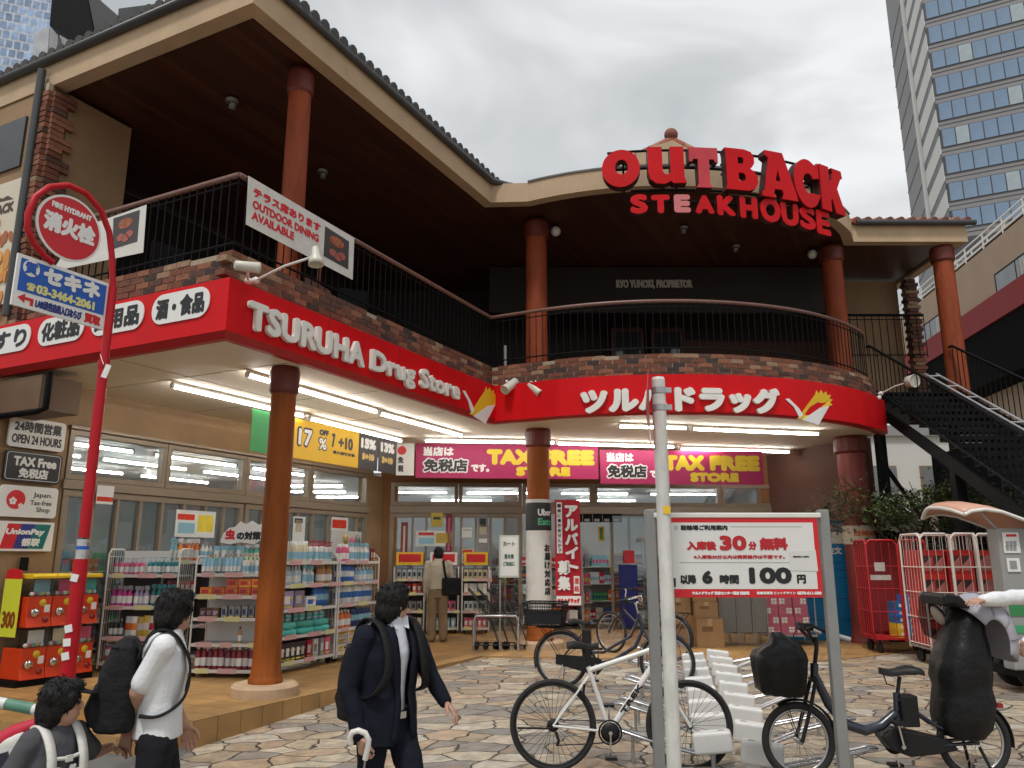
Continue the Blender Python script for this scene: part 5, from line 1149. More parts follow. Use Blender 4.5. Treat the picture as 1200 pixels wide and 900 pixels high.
def city_bike(label, rear_px, front_px, d_r, d_f, r, m, rear_basket=False, front_basket=False, case=True, rzoff=0, style='city', steer=0, z_fix=None, seat_h=.80):
    a, b_ = dep(*rear_px, d_r), dep(*front_px, d_f); yaw = math.atan2((b_ - a).y, (b_ - a).x); wb = min(1.28, max(1.05, (b_ - a).to_2d().length)); zz = ground(a.x, a.y) if z_fix is None else z_fix
    T = thing('bicycle', label, 'bicycle', (a.x, a.y, zz), yaw); fn = local(T)
    wheel(T, (0, 0, r), r, .022, 32, M_rim); wheel(T, (wb, 0, r), r, .022, 32, M_rim, steer)
    fender(T, (0, 0, r), r + .02, 10, 200, m)
    if style == 'city': fender(T, (wb, 0, r), r + .02, 50, 190, m)
    hx = wb - .32; H1, H0 = Vector((hx, 0, .86)), Vector((hx + .045, 0, .70)); bb = Vector((.44, 0, .28)); sc_ = Vector((.30, 0, .62))
    mb = MB(fn)
    if style == 'city': mb.tube([H0, Vector((hx - .05, 0, .50)), Vector((bb.x + .2, 0, .33)), bb], .024, 10); mb.tube([H1 - Z * .02, Vector((hx - .1, 0, .62)), Vector((bb.x + .08, 0, .42)), sc_ - Vector((-.06, 0, .2))], .018, 8)
    else: mb.tube([H0, bb], .022, 10); mb.tube([H1 - Z * .03, sc_ + Vector((-.03, 0, .1))], .018, 8)
    mb.tube([bb, sc_ + Vector((-.04, 0, .12))], .018, 8); mb.tube([H0 - Z * .03, H1 + Z * .02], .022, 8)
    for s_ in (-1, 1): mb.tube([bb + Vector((0, .03 * s_, 0)), Vector((0, .055 * s_, r))], .010, 6); mb.tube([sc_ + Vector((0, .02 * s_, .05)), Vector((0, .055 * s_, r))], .008, 6)
    mb.build('frame', m, T)
    mb = MB(fn)
    for s_ in (-1, 1): mb.tube([H0 + Vector((.01, .05 * s_, -.06)), Vector((wb - .12, .055 * s_, .52)), Vector((wb, .055 * s_, r))], .013, 6)
    mb.build('fork', m, T)
    mb = MB(fn); mb.tube([sc_, Vector((.24, 0, seat_h - .05))], .013, 8); mb.build('seat_post', M_chrome, T); saddle(T, .22, seat_h, w=.18)
    mb = MB(fn); mb.tube([H1, Vector((hx - .03, 0, 1.0)), Vector((hx + .01, 0, 1.02))], .013, 8); mb.build('stem', M_chrome, T); bar(T, hx, 1.02, style='city' if style == 'city' else 'flat', w=.27)
    crank(T, bb.x, bb.z, .08)
    mb = MB(fn); mb.tube([(.03, .09, .28), (-.02, .16, .02)], .009, 6); mb.tube([(.03, -.09, .28), (-.02, -.16, .02)], .009, 6); mb.build('kickstand', M_chrome, T)
    if case:
        mb = MB(fn); mb.prism([(x, -.075, z_) for x, z_ in ((-.06, r - .05), (-.05, r + .06), (.4, .37), (.5, .34), (.54, .26), (.46, .17), (.36, .18))], (0, .02, 0)); mb.build('chain_case', M_plk, T)
        mb = MB(fn); mb.bx(.27, .37, -.05, .05, .36, .68); mb.build('battery', M_plk, T)
    mb = MB(fn)
    for y in (-.06, .06): mb.tube([(.22, y, .70), (-.32, y, .70)], .006, 5); mb.tube([(-.25, y, .70), (0, y, r)], .005, 5)
    for x in (-.3, -.1, .1): mb.tube([(x, -.06, .70), (x, .06, .70)], .005, 5)
    mb.build('rear_carrier', M_plk, T)
    if rear_basket: basket(T, -.40, .02, -.17, .17, .73, 1.0)
    if front_basket: basket(T, hx + .10, hx + .42, -.17, .17, .72, .95)
    return T
city_bike('black city bicycle with a dark basket over its rear wheel', (658, 782), (792, 787), 9.6, 9.25, .33, M_navy, rear_basket=True)
city_bike('slim dark bicycle standing on the tiles beyond the parking board', (790, 742), (712, 735), 11.9, 12.9, .33, M_rimk, case=False, style='sport', z_fix=.24, seat_h=.9)

# electric bicycle with covered child seat
a = dep(1141, 868, 5.55); b_ = dep(937, 868, 5.55); yaw = math.atan2((b_ - a).y, (b_ - a).x); r = .262
T = thing('electric_bicycle', 'dark electric bicycle with a rain covered child seat and covered front basket', 'bicycle', (a.x, a.y, a.z - r), yaw); fn = local(T)
EB = T
wheel(T, (0, 0, r), r, .026, 28); wheel(T, (1.24, 0, r), r, .026, 28)
fender(T, (0, 0, r), r + .02, 20, 190, M_plk, .06); fender(T, (1.24, 0, r), r + .02, 60, 170, M_plk, .06)
s165 = 165.0
q = lambda u, v: Vector(((1141 - u) / s165, 0, r + (868 - v) / s165))
mb = MB(fn); mb.tube([q(961, 796), q(975, 828), q(993, 850), q(1015, 857), q(1035, 851), q(1052, 838)], [.032, .034, .036, .036, .034, .03], 12)
mb.tube([q(962, 782), q(960, 803)], .028, 10); mb.tube([q(1052, 872), q(1056, 815)], .022, 10); mb.tube([q(1052, 835), q(1056, 850)], .03, 8)
for s_ in (-1, 1): mb.tube([q(1056, 822) + Vector((0, .03 * s_, 0)), q(1095, 850) + Vector((0, .06 * s_, 0)), Vector((0, .065 * s_, r))], .011, 6); mb.tube([q(1058, 874) + Vector((0, .04 * s_, 0)), Vector((0, .065 * s_, r))], .013, 6)
mb.build('frame', M_navy, T)
mb = MB(fn)
for s_ in (-1, 1): mb.tube([q(959, 800) + Vector((0, .05 * s_, 0)), q(950, 830) + Vector((0, .06 * s_, 0)), q(937, 868) + Vector((0, .06 * s_, 0))], .014, 8)
mb.tube([q(959, 800) + Vector((0, -.055, 0)), q(959, 800) + Vector((0, .055, 0))], .018, 8); mb.build('fork', M_plk, T)
mb = MB(fn); mb.tube([q(962, 785), q(966, 765), q(966, 752)], .016, 8); mb.build('stem', M_plk, T)
mb = MB(fn); mb.tube([q(988, 751) + Vector((0, -.27, 0)), q(970, 746) + Vector((0, -.25, 0)), q(955, 738) + Vector((0, -.17, 0)), q(951, 742) + Vector((0, -.10, 0)), q(962, 757), q(951, 742) + Vector((0, .10, 0)), q(955, 738) + Vector((0, .17, 0)), q(970, 746) + Vector((0, .25, 0)), q(990, 751) + Vector((0, .27, 0))], .012, 8); mb.build('handlebar', M_plk, T)
for s_ in (-1, 1): mb = MB(fn); mb.tube([q(989, 751) + Vector((0, .27 * s_, 0)), q(972, 746) + Vector((0, .255 * s_, 0))], .017, 8); mb.build('grip', mat('grip_grey', (.3, .3, .3), .5, .1), T)
mb = MB(fn); mb.box(q(958, 744) + Vector((0, -.03, .02)), (.07, .08, .05)); mb.tube([q(951, 742) + Vector((0, -.1, 0)), q(946, 752) + Vector((0, -.12, 0)), q(950, 775) + Vector((0, -.05, 0))], .004, 5); mb.build('control_unit', M_plk, T)
saddle(T, q(1064, 788).x, q(1064, 786).z, M_plk, .27, .20)
mb = MB(fn); mb.tube([q(1056, 822), q(1062, 797)], .014, 8); mb.tube([q(1046, 795) + Vector((0, -.04, 0)), q(1048, 806) + Vector((0, -.03, 0)), q(1055, 808)], .005, 5); mb.build('seat_post', M_plk, T)
mb = MB(fn); mb.bx(q(1077, 0).x, q(1057, 0).x, -.055, .055, q(0, 852).z, q(0, 817).z); mb.build('battery', M_plk, T, bevel=.012, seg=2)
mb = MB(fn); mb.prism([q(u, v) + Vector((0, -.085, 0)) for u, v in ((1030, 862), (1044, 853), (1075, 858), (1110, 866), (1118, 876), (1100, 880), (1062, 884), (1040, 876))], (0, .15, 0)); mb.build('motor_case', M_plk, T, bevel=.012, seg=2)
mb = MB(fn); mb.lathe([(.03, 0), (.052, .004), (.052, -.02)], q(1066, 871) + Vector((0, -.092, 0)), (0, -1, 0), 20); mb.build('motor_disc', mat('disc_grey', (.12, .12, .13), .4, .1), T)
crank(T, q(1052, 872).x, q(1052, 872).z, .07, an=R(-100))
mb = MB(fn); mb.tube([(.02, .1, r - .02), (-.05, .17, .01)], .011, 6); mb.tube([(.02, -.1, r - .02), (-.05, -.17, .01)], .011, 6); mb.tube([(-.05, .17, .012), (-.05, -.17, .012)], .011, 6); mb.build('stand', M_plk, T)
mb = MB(fn); mb.box(q(1175, 829), (.04, .05, .03)); mb.build('rear_lamp', mat('lamp_red', (.3, .01, .01), .3, 0), T)
# covered front basket
def blob(mb, rows_spec, n=20, mi=0, jit=.0, sq=3.0):
    """stack of superellipse sections: (cx, cy, z, rx, ry)"""
    rows = []
    for cx, cy, z, rx, ry in rows_spec:
        row = []
        for k in range(n):
            an = 2 * math.pi * k / n; c_, s_ = math.cos(an), math.sin(an); e_ = (abs(c_) ** sq + abs(s_) ** sq) ** (-1 / sq)
            row.append((cx + rx * c_ * e_ + rnd.uniform(-jit, jit), cy + ry * s_ * e_ + rnd.uniform(-jit, jit), z + rnd.uniform(-jit, jit)))
        rows.append(row)
    mb.sheet(rows, mi, True, closed=True); mb.add(rows[0], [tuple(range(n - 1, -1, -1))], mi); mb.add(rows[-1], [tuple(range(n))], mi)
bx0 = q(921, 800).x
def crinkle(mb, a, s):
    c = sum(mb.v, Vector()) / len(mb.v)
    for i, p in enumerate(mb.v):
        k = noise.noise(Vector((p.x * s * 1.5, p.y * s * 1.5, p.z * s * .45))) + .5 * noise.noise(Vector((p.x * s * 3, p.y * s * 2.4, p.z * s * 1.2))); d = p - c; d.z *= .3; mb.v[i] = p + d.normalized() * a * k
mb = MB(fn); blob(mb, [(bx0, 0, q(0, 817).z, .13, .13), (bx0 + .01, 0, q(0, 812).z, .165, .17), (bx0 + .01, 0, q(0, 790).z, .18, .19), (bx0 + .005, 0, q(0, 775).z, .185, .2), (bx0 + .0, 0, q(0, 768).z, .17, .19), (bx0 - .04, 0, q(0, 759).z, .10, .13), (bx0 + .0, 0, q(0, 750).z, .05, .07), (bx0 + .02, 0, q(0, 746).z, .03, .04)], 36, 0, .0); crinkle(mb, .02, 8); mb.build('basket_cover', M_cover, T)
mb = MB(fn); mb.box(q(912, 796) + Vector((0, -.192, 0)), (.016, .004, .05)); mb.build('reflector_tag', M_white, T)
# child seat: black rain cover, lavender hood, clear window
mb = MB(fn); secs = [(1128, 862, .13, .16), (1129, 852, .175, .18), (1131, 838, .195, .195), (1134, 822, .19, .20), (1134, 808, .17, .19), (1134, 796, .185, .20), (1137, 776, .175, .20), (1140, 760, .155, .185), (1143, 748, .125, .17), (1146, 734, .11, .16), (1149, 720, .08, .13), (1151, 712, .04, .08)]
blob(mb, [(q(u, v).x, 0, q(u, v).z, rx, ry) for u, v, rx, ry in secs], 40, 0, .0, 2.5); crinkle(mb, .016, 9); mb.build('rain_cover', M_cover, T)
M_hood = mat('hood_lavender', (.36, .35, .40), .7, .08, 5, .3, 20)
mb = MB(fn); rows = []; hc_ = q(1150, 756)
for i in range(15):
    f = i / 14; a_ = R(48 + 158 * f); rows.append([hc_ + Vector((-.06 + .235 * math.cos(a_) * (.35 + .65 * math.cos(k)) * 1.02, .24 * math.sin(k), .335 * math.sin(a_) * (.45 + .55 * math.cos(k)))) for k in [R(-86 + 172 * j / 16) for j in range(17)]])
mb.sheet(rows, 0, True); oh = mb.build('hood', M_hood, T); so = oh.modifiers.new('thick', 'SOLIDIFY'); so.thickness = .012
for i in (4, 8, 11): mb = MB(fn); mb.tube([p * 1.0 + (p - hc_) * .012 for p in rows[i]], .005, 6); mb.build('hood_seam', mat('seam_lavender', (.25, .24, .28), .7, .05), oh)
mb = MB(fn); mb.tube([q(1112, 704) + Vector((0, -.19, 0)), q(1124, 707) + Vector((0, -.225, 0)), q(1140, 722) + Vector((0, -.235, 0)), q(1157, 748) + Vector((0, -.235, 0)), q(1169, 775) + Vector((0, -.235, 0)), q(1173, 798) + Vector((0, -.23, 0))], .011, 8); mb.build('window_piping', mat('piping_grey', (.16, .15, .15), .5, .1), T)
mb = MB(fn); mb.prism([q(u, v) + Vector((0, -.20, 0)) for u, v in ((1112, 706), (1124, 709), (1140, 724), (1157, 750), (1150, 758), (1128, 760), (1112, 752), (1108, 730))], (0, .01, 0)); mb.build('clear_window', glass_mat('vinyl_window', (.55, .56, .56), .14, .1), T)
mb = MB(fn); mb.prism([q(u, v) + Vector((0, -.17, 0)) for u, v in ((1110, 703), (1114, 700), (1130, 703), (1142, 716), (1134, 718), (1122, 712), (1110, 714))], (0, .34, 0)); mb.build('visor', M_plk, T, bevel=.01)
mb = MB(fn); mb.ell(q(1121, 728) + Vector((0, -.06, 0)), (.03, .055, .075), (0, .5, 0)); mb.build('seat_cushion', mat('cushion_beige', (.42, .36, .30), .8, .1, 6), T)
mb = MB(fn); mb.bx(-.05, .12, -.12, .12, .55, .62); mb.bx(-.08, -.03, -.12, .12, .55, 1.05); mb.build('child_seat', M_plk, T)

# ------------------------------------------------------------------ bicycle rack
P0, P1 = onz(893, 883, .34), onz(841, 769, .42)
T = thing('bicycle_rack', 'steel bicycle rack with two rows of white locking blocks', 'bicycle rack', (P0 + P1) / 2 - Z * .2)
M_block = mat('rack_block_white', (.70, .70, .68), .45, .08, 5)
dd = (P1 - P0) / 8; ax_ = dd.to_2d().to_3d().normalized(); sd = Vector((ax_.y, -ax_.x, 0))
mb = MB(); mb.beam(P0 - ax_ * .5 - sd * .17 - Z * .22, P1 + ax_ * .4 - sd * .17 - Z * .22, .09, .06); mb.build('base_beam', M_galv, T)
for i in range(9):
    for side in (1, -1):
        if side < 0 and i == 8: continue
        p = P0 + dd * (i + (0 if side > 0 else .45)) + (Vector((0, 0, 0)) if side > 0 else -sd * .34)
        g_ = ground(p.x, p.y); X_ = sd * side
        rm = Matrix((X_, Z.cross(X_), Z)).transposed() @ Euler((0, R(6), 0)).to_matrix()
        mb = MB(); mb.box(p, (.30, .14, .16), rm); ob = mb.build('locking_block', M_block, T, bevel=.022, seg=3)
        mb = MB(); mb.box(p + X_ * (-.07) + Z * .078, (.05, .03, .02), rm); mb.build('lock_light', mat('lock_dark_red', (.12, .012, .012), .4, 0), ob)
        mb = MB(); mb.box(p + X_ * .133 - Z * .03, (.012, .05, .05), rm); mb.build('sticker', M_pr_yel, ob)
        mb = MB()
        hi = .12 if i % 2 else .05
        for o_ in (-.045, .045):
            y_ = Z.cross(X_) * o_
            mb.tube([p + X_ * .1 + y_ - Z * .09, p + X_ * .42 + y_ + Z * (hi - .07), p + X_ * .74 + y_ + Z * (hi + .02)] + ([p + X_ * .80 + Z.cross(X_) * o_ * .4 + Z * (hi + .02)]), .013, 7)
        mb.tube([p + X_ * .74 - Z.cross(X_) * .045 + Z * (hi + .02), p + X_ * .80 + Z * (hi + .02), p + X_ * .74 + Z.cross(X_) * .045 + Z * (hi + .02)], .013, 7)
        mb.tube([p + X_ * .62 + Z * (hi - .02), p + X_ * .62 + Z * (g_ - p.z)], .014, 6); mb.build('wheel_rail', M_steel, T)
        mb = MB(); mb.tube([p - Z * .07, p + Z * (g_ - p.z)], .02, 6); mb.build('foot', M_galv, T)

# ------------------------------------------------------------------ parking board, white pole, hydrant pole
YB = 5.5; P = PY(YB)
T = thing('parking_sign', 'bicycle parking tariff board with red border on two grey posts', 'parking sign', at(868, 700, YB).to_2d().to_3d())
M_post = mat('post_grey', (.26, .265, .26), .5, .12, 4, metal=.3)
for u, v in ((763, 640), (967, 640)):
    p = at(u, v, YB + .03); mb = MB(); mb.bx(p.x - .036, p.x + .036, YB + .0, YB + .06, -.05, at(u, 597, YB).z); mb.build('post', M_post, T, bevel=.006)
xl, xr = at(765, 650, YB).x, at(965, 650, YB).x; zt, zb = at(866, 607, YB).z, at(870, 700, YB).z
xl += .045; xr -= .03
mb = MB(); mb.bx(xl, xr, YB - .012, YB + .02, zb, zt); mb.build('board', M_pr_red, T)
mb = MB(); e = .032; mb.bx(xl + e * .8, xr - e, YB - .0135, YB - .012, zb + .055, zt - e); mb.build('face', mat('board_white', (.70, .70, .68), .4, .04, 3), T)
mb = MB(); mb.bx(xl - .03, xr + .03, YB - .02, YB + .04, zt, zt + .035); mb.build('top_bar', M_wpaint, T, bevel=.006)
Q = PY(YB - .014); w, h = xr - xl, zt - zb; bx_ = lambda fx_, fz: Vector((xl + w * fx_, YB - .014, zb + h * fz)); X = Vector((1, 0, 0))
mbk, mbr, mbw = MB(), MB(), MB()
fX = lambda z: (z - 75) / (1075 - 75); fZ = lambda y: (560 - y) / (560 - 80)      # coordinates of the enlarged view of the board
def bt(mb, s, x0, y0, x1, y1, b_): text(mb, s, bx_(fX(x0), fZ(y0)), X, Z, w * (fX(x1) - fX(x0)), h * (fZ(y1) - fZ(y0)), b_, .0012)
bt(mbk, '駐輪場ご利用案内', 213, 156, 508, 124, .0022); bt(mbr, '入庫後', 246, 278, 432, 222, .005); bt(mbr, '30', 452, 280, 622, 188, .009); bt(mbr, '分', 632, 276, 684, 224, .004); bt(mbr, '無料', 702, 278, 880, 200, .007)
bt(mbr, '※入庫後30分以内は精算操作は不要です。', 286, 330, 855, 306, .0015)
bt(mbk, '以降', 196, 482, 296, 424, .004); bt(mbk, '6', 332, 480, 398, 400, .008); bt(mbk, '時間', 440, 480, 560, 424, .004); bt(mbk, '100', 624, 480, 890, 380, .010); bt(mbk, '円', 920, 478, 976, 424, .004)
bt(mbk, '最初', 108, 500, 168, 440, .004)
mbk.bx(xl + w * fX(525), xl + w * fX(975), YB - .0145, YB - .0138, zb + h * fZ(136), zb + h * fZ(134)); mbk.bx(xl + w * fX(195), xl + w * fX(880), YB - .0145, YB - .0138, zb + h * fZ(354), zb + h * fZ(352))
shape(mbk, [circ(0, 0, .012, 16), circ(0, 0, .0095, 16)], bx_(fX(184), fZ(142)), X, Z, 1, .001)
bt(mbw, 'ツルハドラッグ 渋谷センター街店 駐輪場', 265, 545, 620, 524, .0018); bt(mbw, '駐輪場管理 ビットデザイン', 665, 543, 905, 525, .001); bt(mbw, '0570-011-500', 915, 544, 1065, 525, .002)
mbk.build('lettering', M_ink, T); mbr.build('lettering', flat('board_red_ink', (.45, .012, .02)), T); mbw.build('lettering', M_pr_white, T)
mb = MB(); mb.prism([bx_(fX(886), fZ(400)), bx_(fX(1055), fZ(405)), bx_(fX(1050), fZ(275)), bx_(fX(882), fZ(285))], (0, -.0025, 0)); on = mb.build('notice_slip', mat('slip_paper', (.66, .66, .64), .5, .03, 4), T)
mb = MB(); text(mb, '駐輪場のご案内', bx_(fX(905), fZ(322)) - Vector((0, .003, 0)), X, Z, w * .1, h * .022, .0008, .0005); mb.build('lettering', M_ink, on)

YP = 5.15; pb = at(786, 800, YP); pt = at(770, 446, YP)
T = thing('street_pole', 'scuffed white round pole with an edge-on sign plate near its top', 'pole', (pb.x, YP, 0))
M_pole = mat('pole_white', (.60, .60, .57), .55, .28, 9, .15, 40, stretch=(1, 1, .35))
mb = MB(); mb.tube([(pb.x, YP, -.1), (pb.x, YP, pt.z)], .045, 18); mb.lathe([(.045, 0), (.04, .02), (.0, .03)], (pb.x, YP, pt.z), seg=18); mb.build('shaft', M_pole, T)
for v in (458, 478): z = at(770, v, YP).z; mb = MB(); mb.lathe([(.049, -.02), (.049, .02)], (pb.x, YP, z), seg=18, smooth=False); mb.box((pb.x + .055, YP - .02, z), (.05, .02, .035)); mb.build('clamp_band', M_galv, T)
zc = at(765, 485, YP).z; mb = MB(); nrm = Vector((-.985, .10, 0)).normalized()
mb.lathe([(.0, -.004), (.29, -.004), (.29, .004), (.0, .004)], (pb.x - .063, YP - .02, zc), nrm, 3, smooth=False, sx=1, sy=1); mb = MB()
tri = [Vector((pb.x - .066, YP - .02, zc + .30)), Vector((pb.x - .066 - .075, YP - .30, zc - .02)), Vector((pb.x - .066, YP - .02, zc - .26)), Vector((pb.x - .066 + .045, YP + .26, zc - .02))]
mb.prism(tri, (-.004, 0, 0)); mb.build('sign_plate', mat('plate_back', (.42, .05, .06), .4, .1, 4), T)
mb = MB(); pz_ = at(780, 598, YP); mb.box((pb.x + .012, YP - .046, pz_.z), (.045, .006, .05)); mb.build('sticker', M_pr_yel, T)

# hydrant marker
YH = 6.75; hb = at(97, 640, YH)
T = thing('hydrant_sign', 'red fire hydrant marker pole with round plate and blue advertising plate', 'hydrant sign', (hb.x, YH, ground(hb.x, YH)))
M_hred = mat('hydrant_red', (.46, .006, .014), .4, .12, 5, spec=.3)
def hz(v): return at(100, v, YH).z
z1 = hz(285)
P = PL((hb.x, YH, 0), U)
mb = MB()
mb.tube([(hb.x, YH, -.15), (hb.x, YH, hz(655))], .058, 16); mb.tube([(hb.x, YH, hz(630)), (hb.x, YH, hz(425))], .045, 14)
hoop = [(128, 335), (131, 300), (128, 272), (118, 246), (100, 226), (80, 217), (58, 219), (41, 231), (33, 250), (32, 268), (40, 286), (52, 300), (62, 308)]
mb.tube([Vector((hb.x, YH, hz(425))), Vector((hb.x, YH, P.px(128, 335)[1]))], .037, 12)
hp = [P.P(*P.px(u, v)) for u, v in hoop]; dx_ = Vector((hb.x, YH, 0)) - hp[0]; dx_.z = 0
hp[0] = Vector((hb.x, YH, hp[0].z)); mb.tube(hp, .027, 10)
mb.lathe([(.05, -.05), (.05, .02)], (hb.x, YH, hz(425)), seg=14); mb.build('pole', M_hred, T)
mb = MB(); mb.tube([(hb.x, YH, hz(655)), (hb.x, YH, hz(632))], .051, 14); mb.build('reflective_sleeve', mat('silver_sleeve', (.55, .55, .56), .3, .2, 12, metal=.7), T)
for v in (642,): mb = MB(); mb.tube([(hb.x, YH, hz(v + 2)), (hb.x, YH, hz(v - 2))], .0525, 14); mb.build('sleeve_stripe', M_pr_blue, T)
ca, cz = P.px(81, 267); ra = abs(P.px(120, 275)[0] - P.px(43, 258)[0]) / 2; rz_ = .40
zt2, zb2 = P.px(77, 228)[1], P.px(84, 308)[1]; rz_ = (zt2 - zb2) / 2; cz = (zt2 + zb2) / 2; ra = min(ra, rz_ * 1.05)
mb = MB(); shape(mb, [circ(0, 0, ra, 40, rz_)], P.off(.0).P(ca, cz), P.X, Z, 1, .012); od = mb.build('round_plate', M_pr_white, T)
mb = MB(); shape(mb, [circ(0, 0, ra * .93, 40, rz_ * .93)], P.off(.0125).P(ca, cz), P.X, Z, 1, .002); mb.build('plate_face', mat('plate_red', (.58, .010, .022), .35, .05, 4), od)
mb = MB(); Q = P.off(.015); text(mb, 'FIRE HYDRANT', Q.P(ca - ra * .62, cz + rz_ * .46), P.X, Z, ra * 1.24, rz_ * .18, .004); text(mb, '消火栓', Q.P(ca - ra * .80, cz - rz_ * .30), P.X, Z, ra * 1.6, rz_ * .62, .012); mb.build('lettering', M_pr_white, od)
a0 = P.px(19, 320)[0]; a1 = P.px(126, 355)[0]; zz0 = P.px(17, 357)[1]; zz1 = P.px(23, 296)[1]; h = zz1 - zz0; w = a1 - a0
Pp = P.off(-.03)
mb = MB(); mb.prism([Pp.P(a0, zz0), Pp.P(a1, zz0), Pp.P(a1, zz1), Pp.P(a0, zz1)], Pp.n * .02); oa = mb.build('advert_plate', M_pr_white, T)
Q = Pp.off(.0205)
mb = MB(); mb.prism([Q.P(a0 + .03, zz0 + h * .30), Q.P(a1 - .02, zz0 + h * .30), Q.P(a1 - .02, zz1 - .03), Q.P(a0 + .03, zz1 - .03)], Q.n * .002); mb.build('blue_field', M_pr_blue, oa)
Q2 = Q.off(.0025); mb = MB(); shape(mb, [circ(0, 0, w * .085, 28, h * .16)], Q2.P(a0 + w * .145, zz0 + h * .78), P.X, Z, 1, .001); text(mb, 'セキネ', Q2.P(a0 + w * .27, zz0 + h * .58), P.X, Z, w * .64, h * .34, .012); mb.build('lettering', M_pr_white, oa)
mb = MB(); text(mb, '質', Q2.off(.0012).P(a0 + w * .08, zz0 + h * .66), P.X, Z, w * .13, h * .24, .005); mb.build('lettering', M_pr_blue, oa)
mb = MB(); text(mb, '03-3464-2061', Q2.P(a0 + w * .22, zz0 + h * .335), P.X, Z, w * .64, h * .18, .006); text(mb, '☎', Q2.P(a0 + w * .12, zz0 + h * .35), P.X, Z, w * .09, h * .15, .003); mb.build('lettering', mat('print_pale_yellow', (.74, .70, .28), .5, 0), oa)
mb = MB(); shape(mb, [[(0, .5), (.45, 1), (.45, .7), (1, .7), (1, 0), (.8, 0), (.8, .4), (.45, .4), (.45, .1)]], Q.P(a0 + w * .05, zz0 + h * .07), P.X, Z, h * .2, .002, kx=w * .16); text(mb, '買取', Q.P(a0 + w * .76, zz0 + h * .05), P.X, Z, w * .19, h * .2, .006); mb.build('lettering', M_pr_red, oa)
mb = MB(); text(mb, 'LABI渋谷店出入口ならび', Q.P(a0 + w * .23, zz0 + h * .06), P.X, Z, w * .5, h * .18, .004); mb.build('lettering', flat('print_navy2', (.02, .03, .2)), oa)
mb = MB(); mb.tube([Vector((hb.x, YH - .08, hz(418))), Vector((hb.x + .05, YH - .1, hz(430)))], .004, 4); mb.box((hb.x + .08, YH - .1, hz(438)), (.05, .004, .12), (0, .3, 0)); mb.build('paper_tag', M_white, T)
for v in (677, 736, 752, 768): mb = MB(); mb.box((hb.x - .005, YH - .062, hz(v)), (.06, .006, .06), (0, rnd.uniform(-.4, .4), 0)); mb.build('sticker', M_white, T)
# guard rail at lower left
T = thing('guard_rail', 'white pipe guard rail with green bands at the lower left', 'guard rail', (-3.9, 5.6, -.15))
p0, p1 = at(-120, 800, 5.7), at(50, 833, 5.6)
mb = MB(); mb.tube([p0, p1, p1 + Vector((.06, 0, -.06)), Vector((p1.x + .07, 5.6, -.2))], .036, 12); mb.build('pipe', M_wpaint, T)
for f0, f1 in ((.76, .94), (.3, .5)): mb = MB(); mb.tube([p0.lerp(p1, f0), p0.lerp(p1, f1)], .0375, 12); mb.build('green_band', mat('band_green', (.10, .24, .17), .45, .25, 12), T)
mb = MB(); mb.tube([p0 - Z * .35, Vector((p1.x + .05, 5.6, p1.z - .35))], .03, 10); mb.build('lower_pipe', M_wpaint, T)
# ------------------------------------------------------------------ goods: one mesh per kind, copied to every place
PM = {}
def pcol(n, c, rough=.35):
    fresh = 'pack_' + n not in MATS; m = mat('pack_' + n, c, rough, .06, 9)
    if fresh:                                                   # printed packs of one kind differ a little in tone from one to the next
        t = m.node_tree; b = t.nodes['Principled BSDF']; oi = t.nodes.new('ShaderNodeObjectInfo'); hs = t.nodes.new('ShaderNodeHueSaturation'); r1 = t.nodes.new('ShaderNodeMapRange'); r1.inputs[3].default_value = .68; r1.inputs[4].default_value = 1.3; r2 = t.nodes.new('ShaderNodeMapRange'); r2.inputs[3].default_value = .485; r2.inputs[4].default_value = .515
        src = b.inputs['Base Color'].links[0].from_socket; t.links.new(oi.outputs['Random'], r1.inputs[0]); t.links.new(oi.outputs['Random'], r2.inputs[0]); t.links.new(src, hs.inputs['Color']); t.links.new(r1.outputs[0], hs.inputs['Value']); t.links.new(r2.outputs[0], hs.inputs['Hue']); t.links.new(hs.outputs[0], b.inputs['Base Color'])
    return m
def proto(kind, key, build):
    if (kind, key) not in PM: PM[(kind, key)] = build()
    return PM[(kind, key)]
CLR = dict(pink=(.62, .10, .22), magenta=(.50, .03, .26), teal=(.03, .22, .26), blue=(.03, .14, .46), sky=(.26, .50, .62), white=(.72, .72, .70), cream=(.62, .55, .40), red=(.50, .02, .03), orange=(.68, .16, .02), brown=(.14, .05, .03), wine=(.22, .02, .035), green=(.05, .30, .12), mint=(.07, .45, .38), yellow=(.66, .50, .06), grey=(.25, .25, .27), dark=(.03, .03, .04), navy=(.02, .04, .16), lilac=(.36, .28, .46), clear=(.42, .52, .58), amber=(.42, .20, .06), gold=(.5, .33, .1))
def mk(mb, mats, name): 
    me_o = mb.build(name, mats); me = me_o.data; bpy.data.objects.remove(me_o); return me
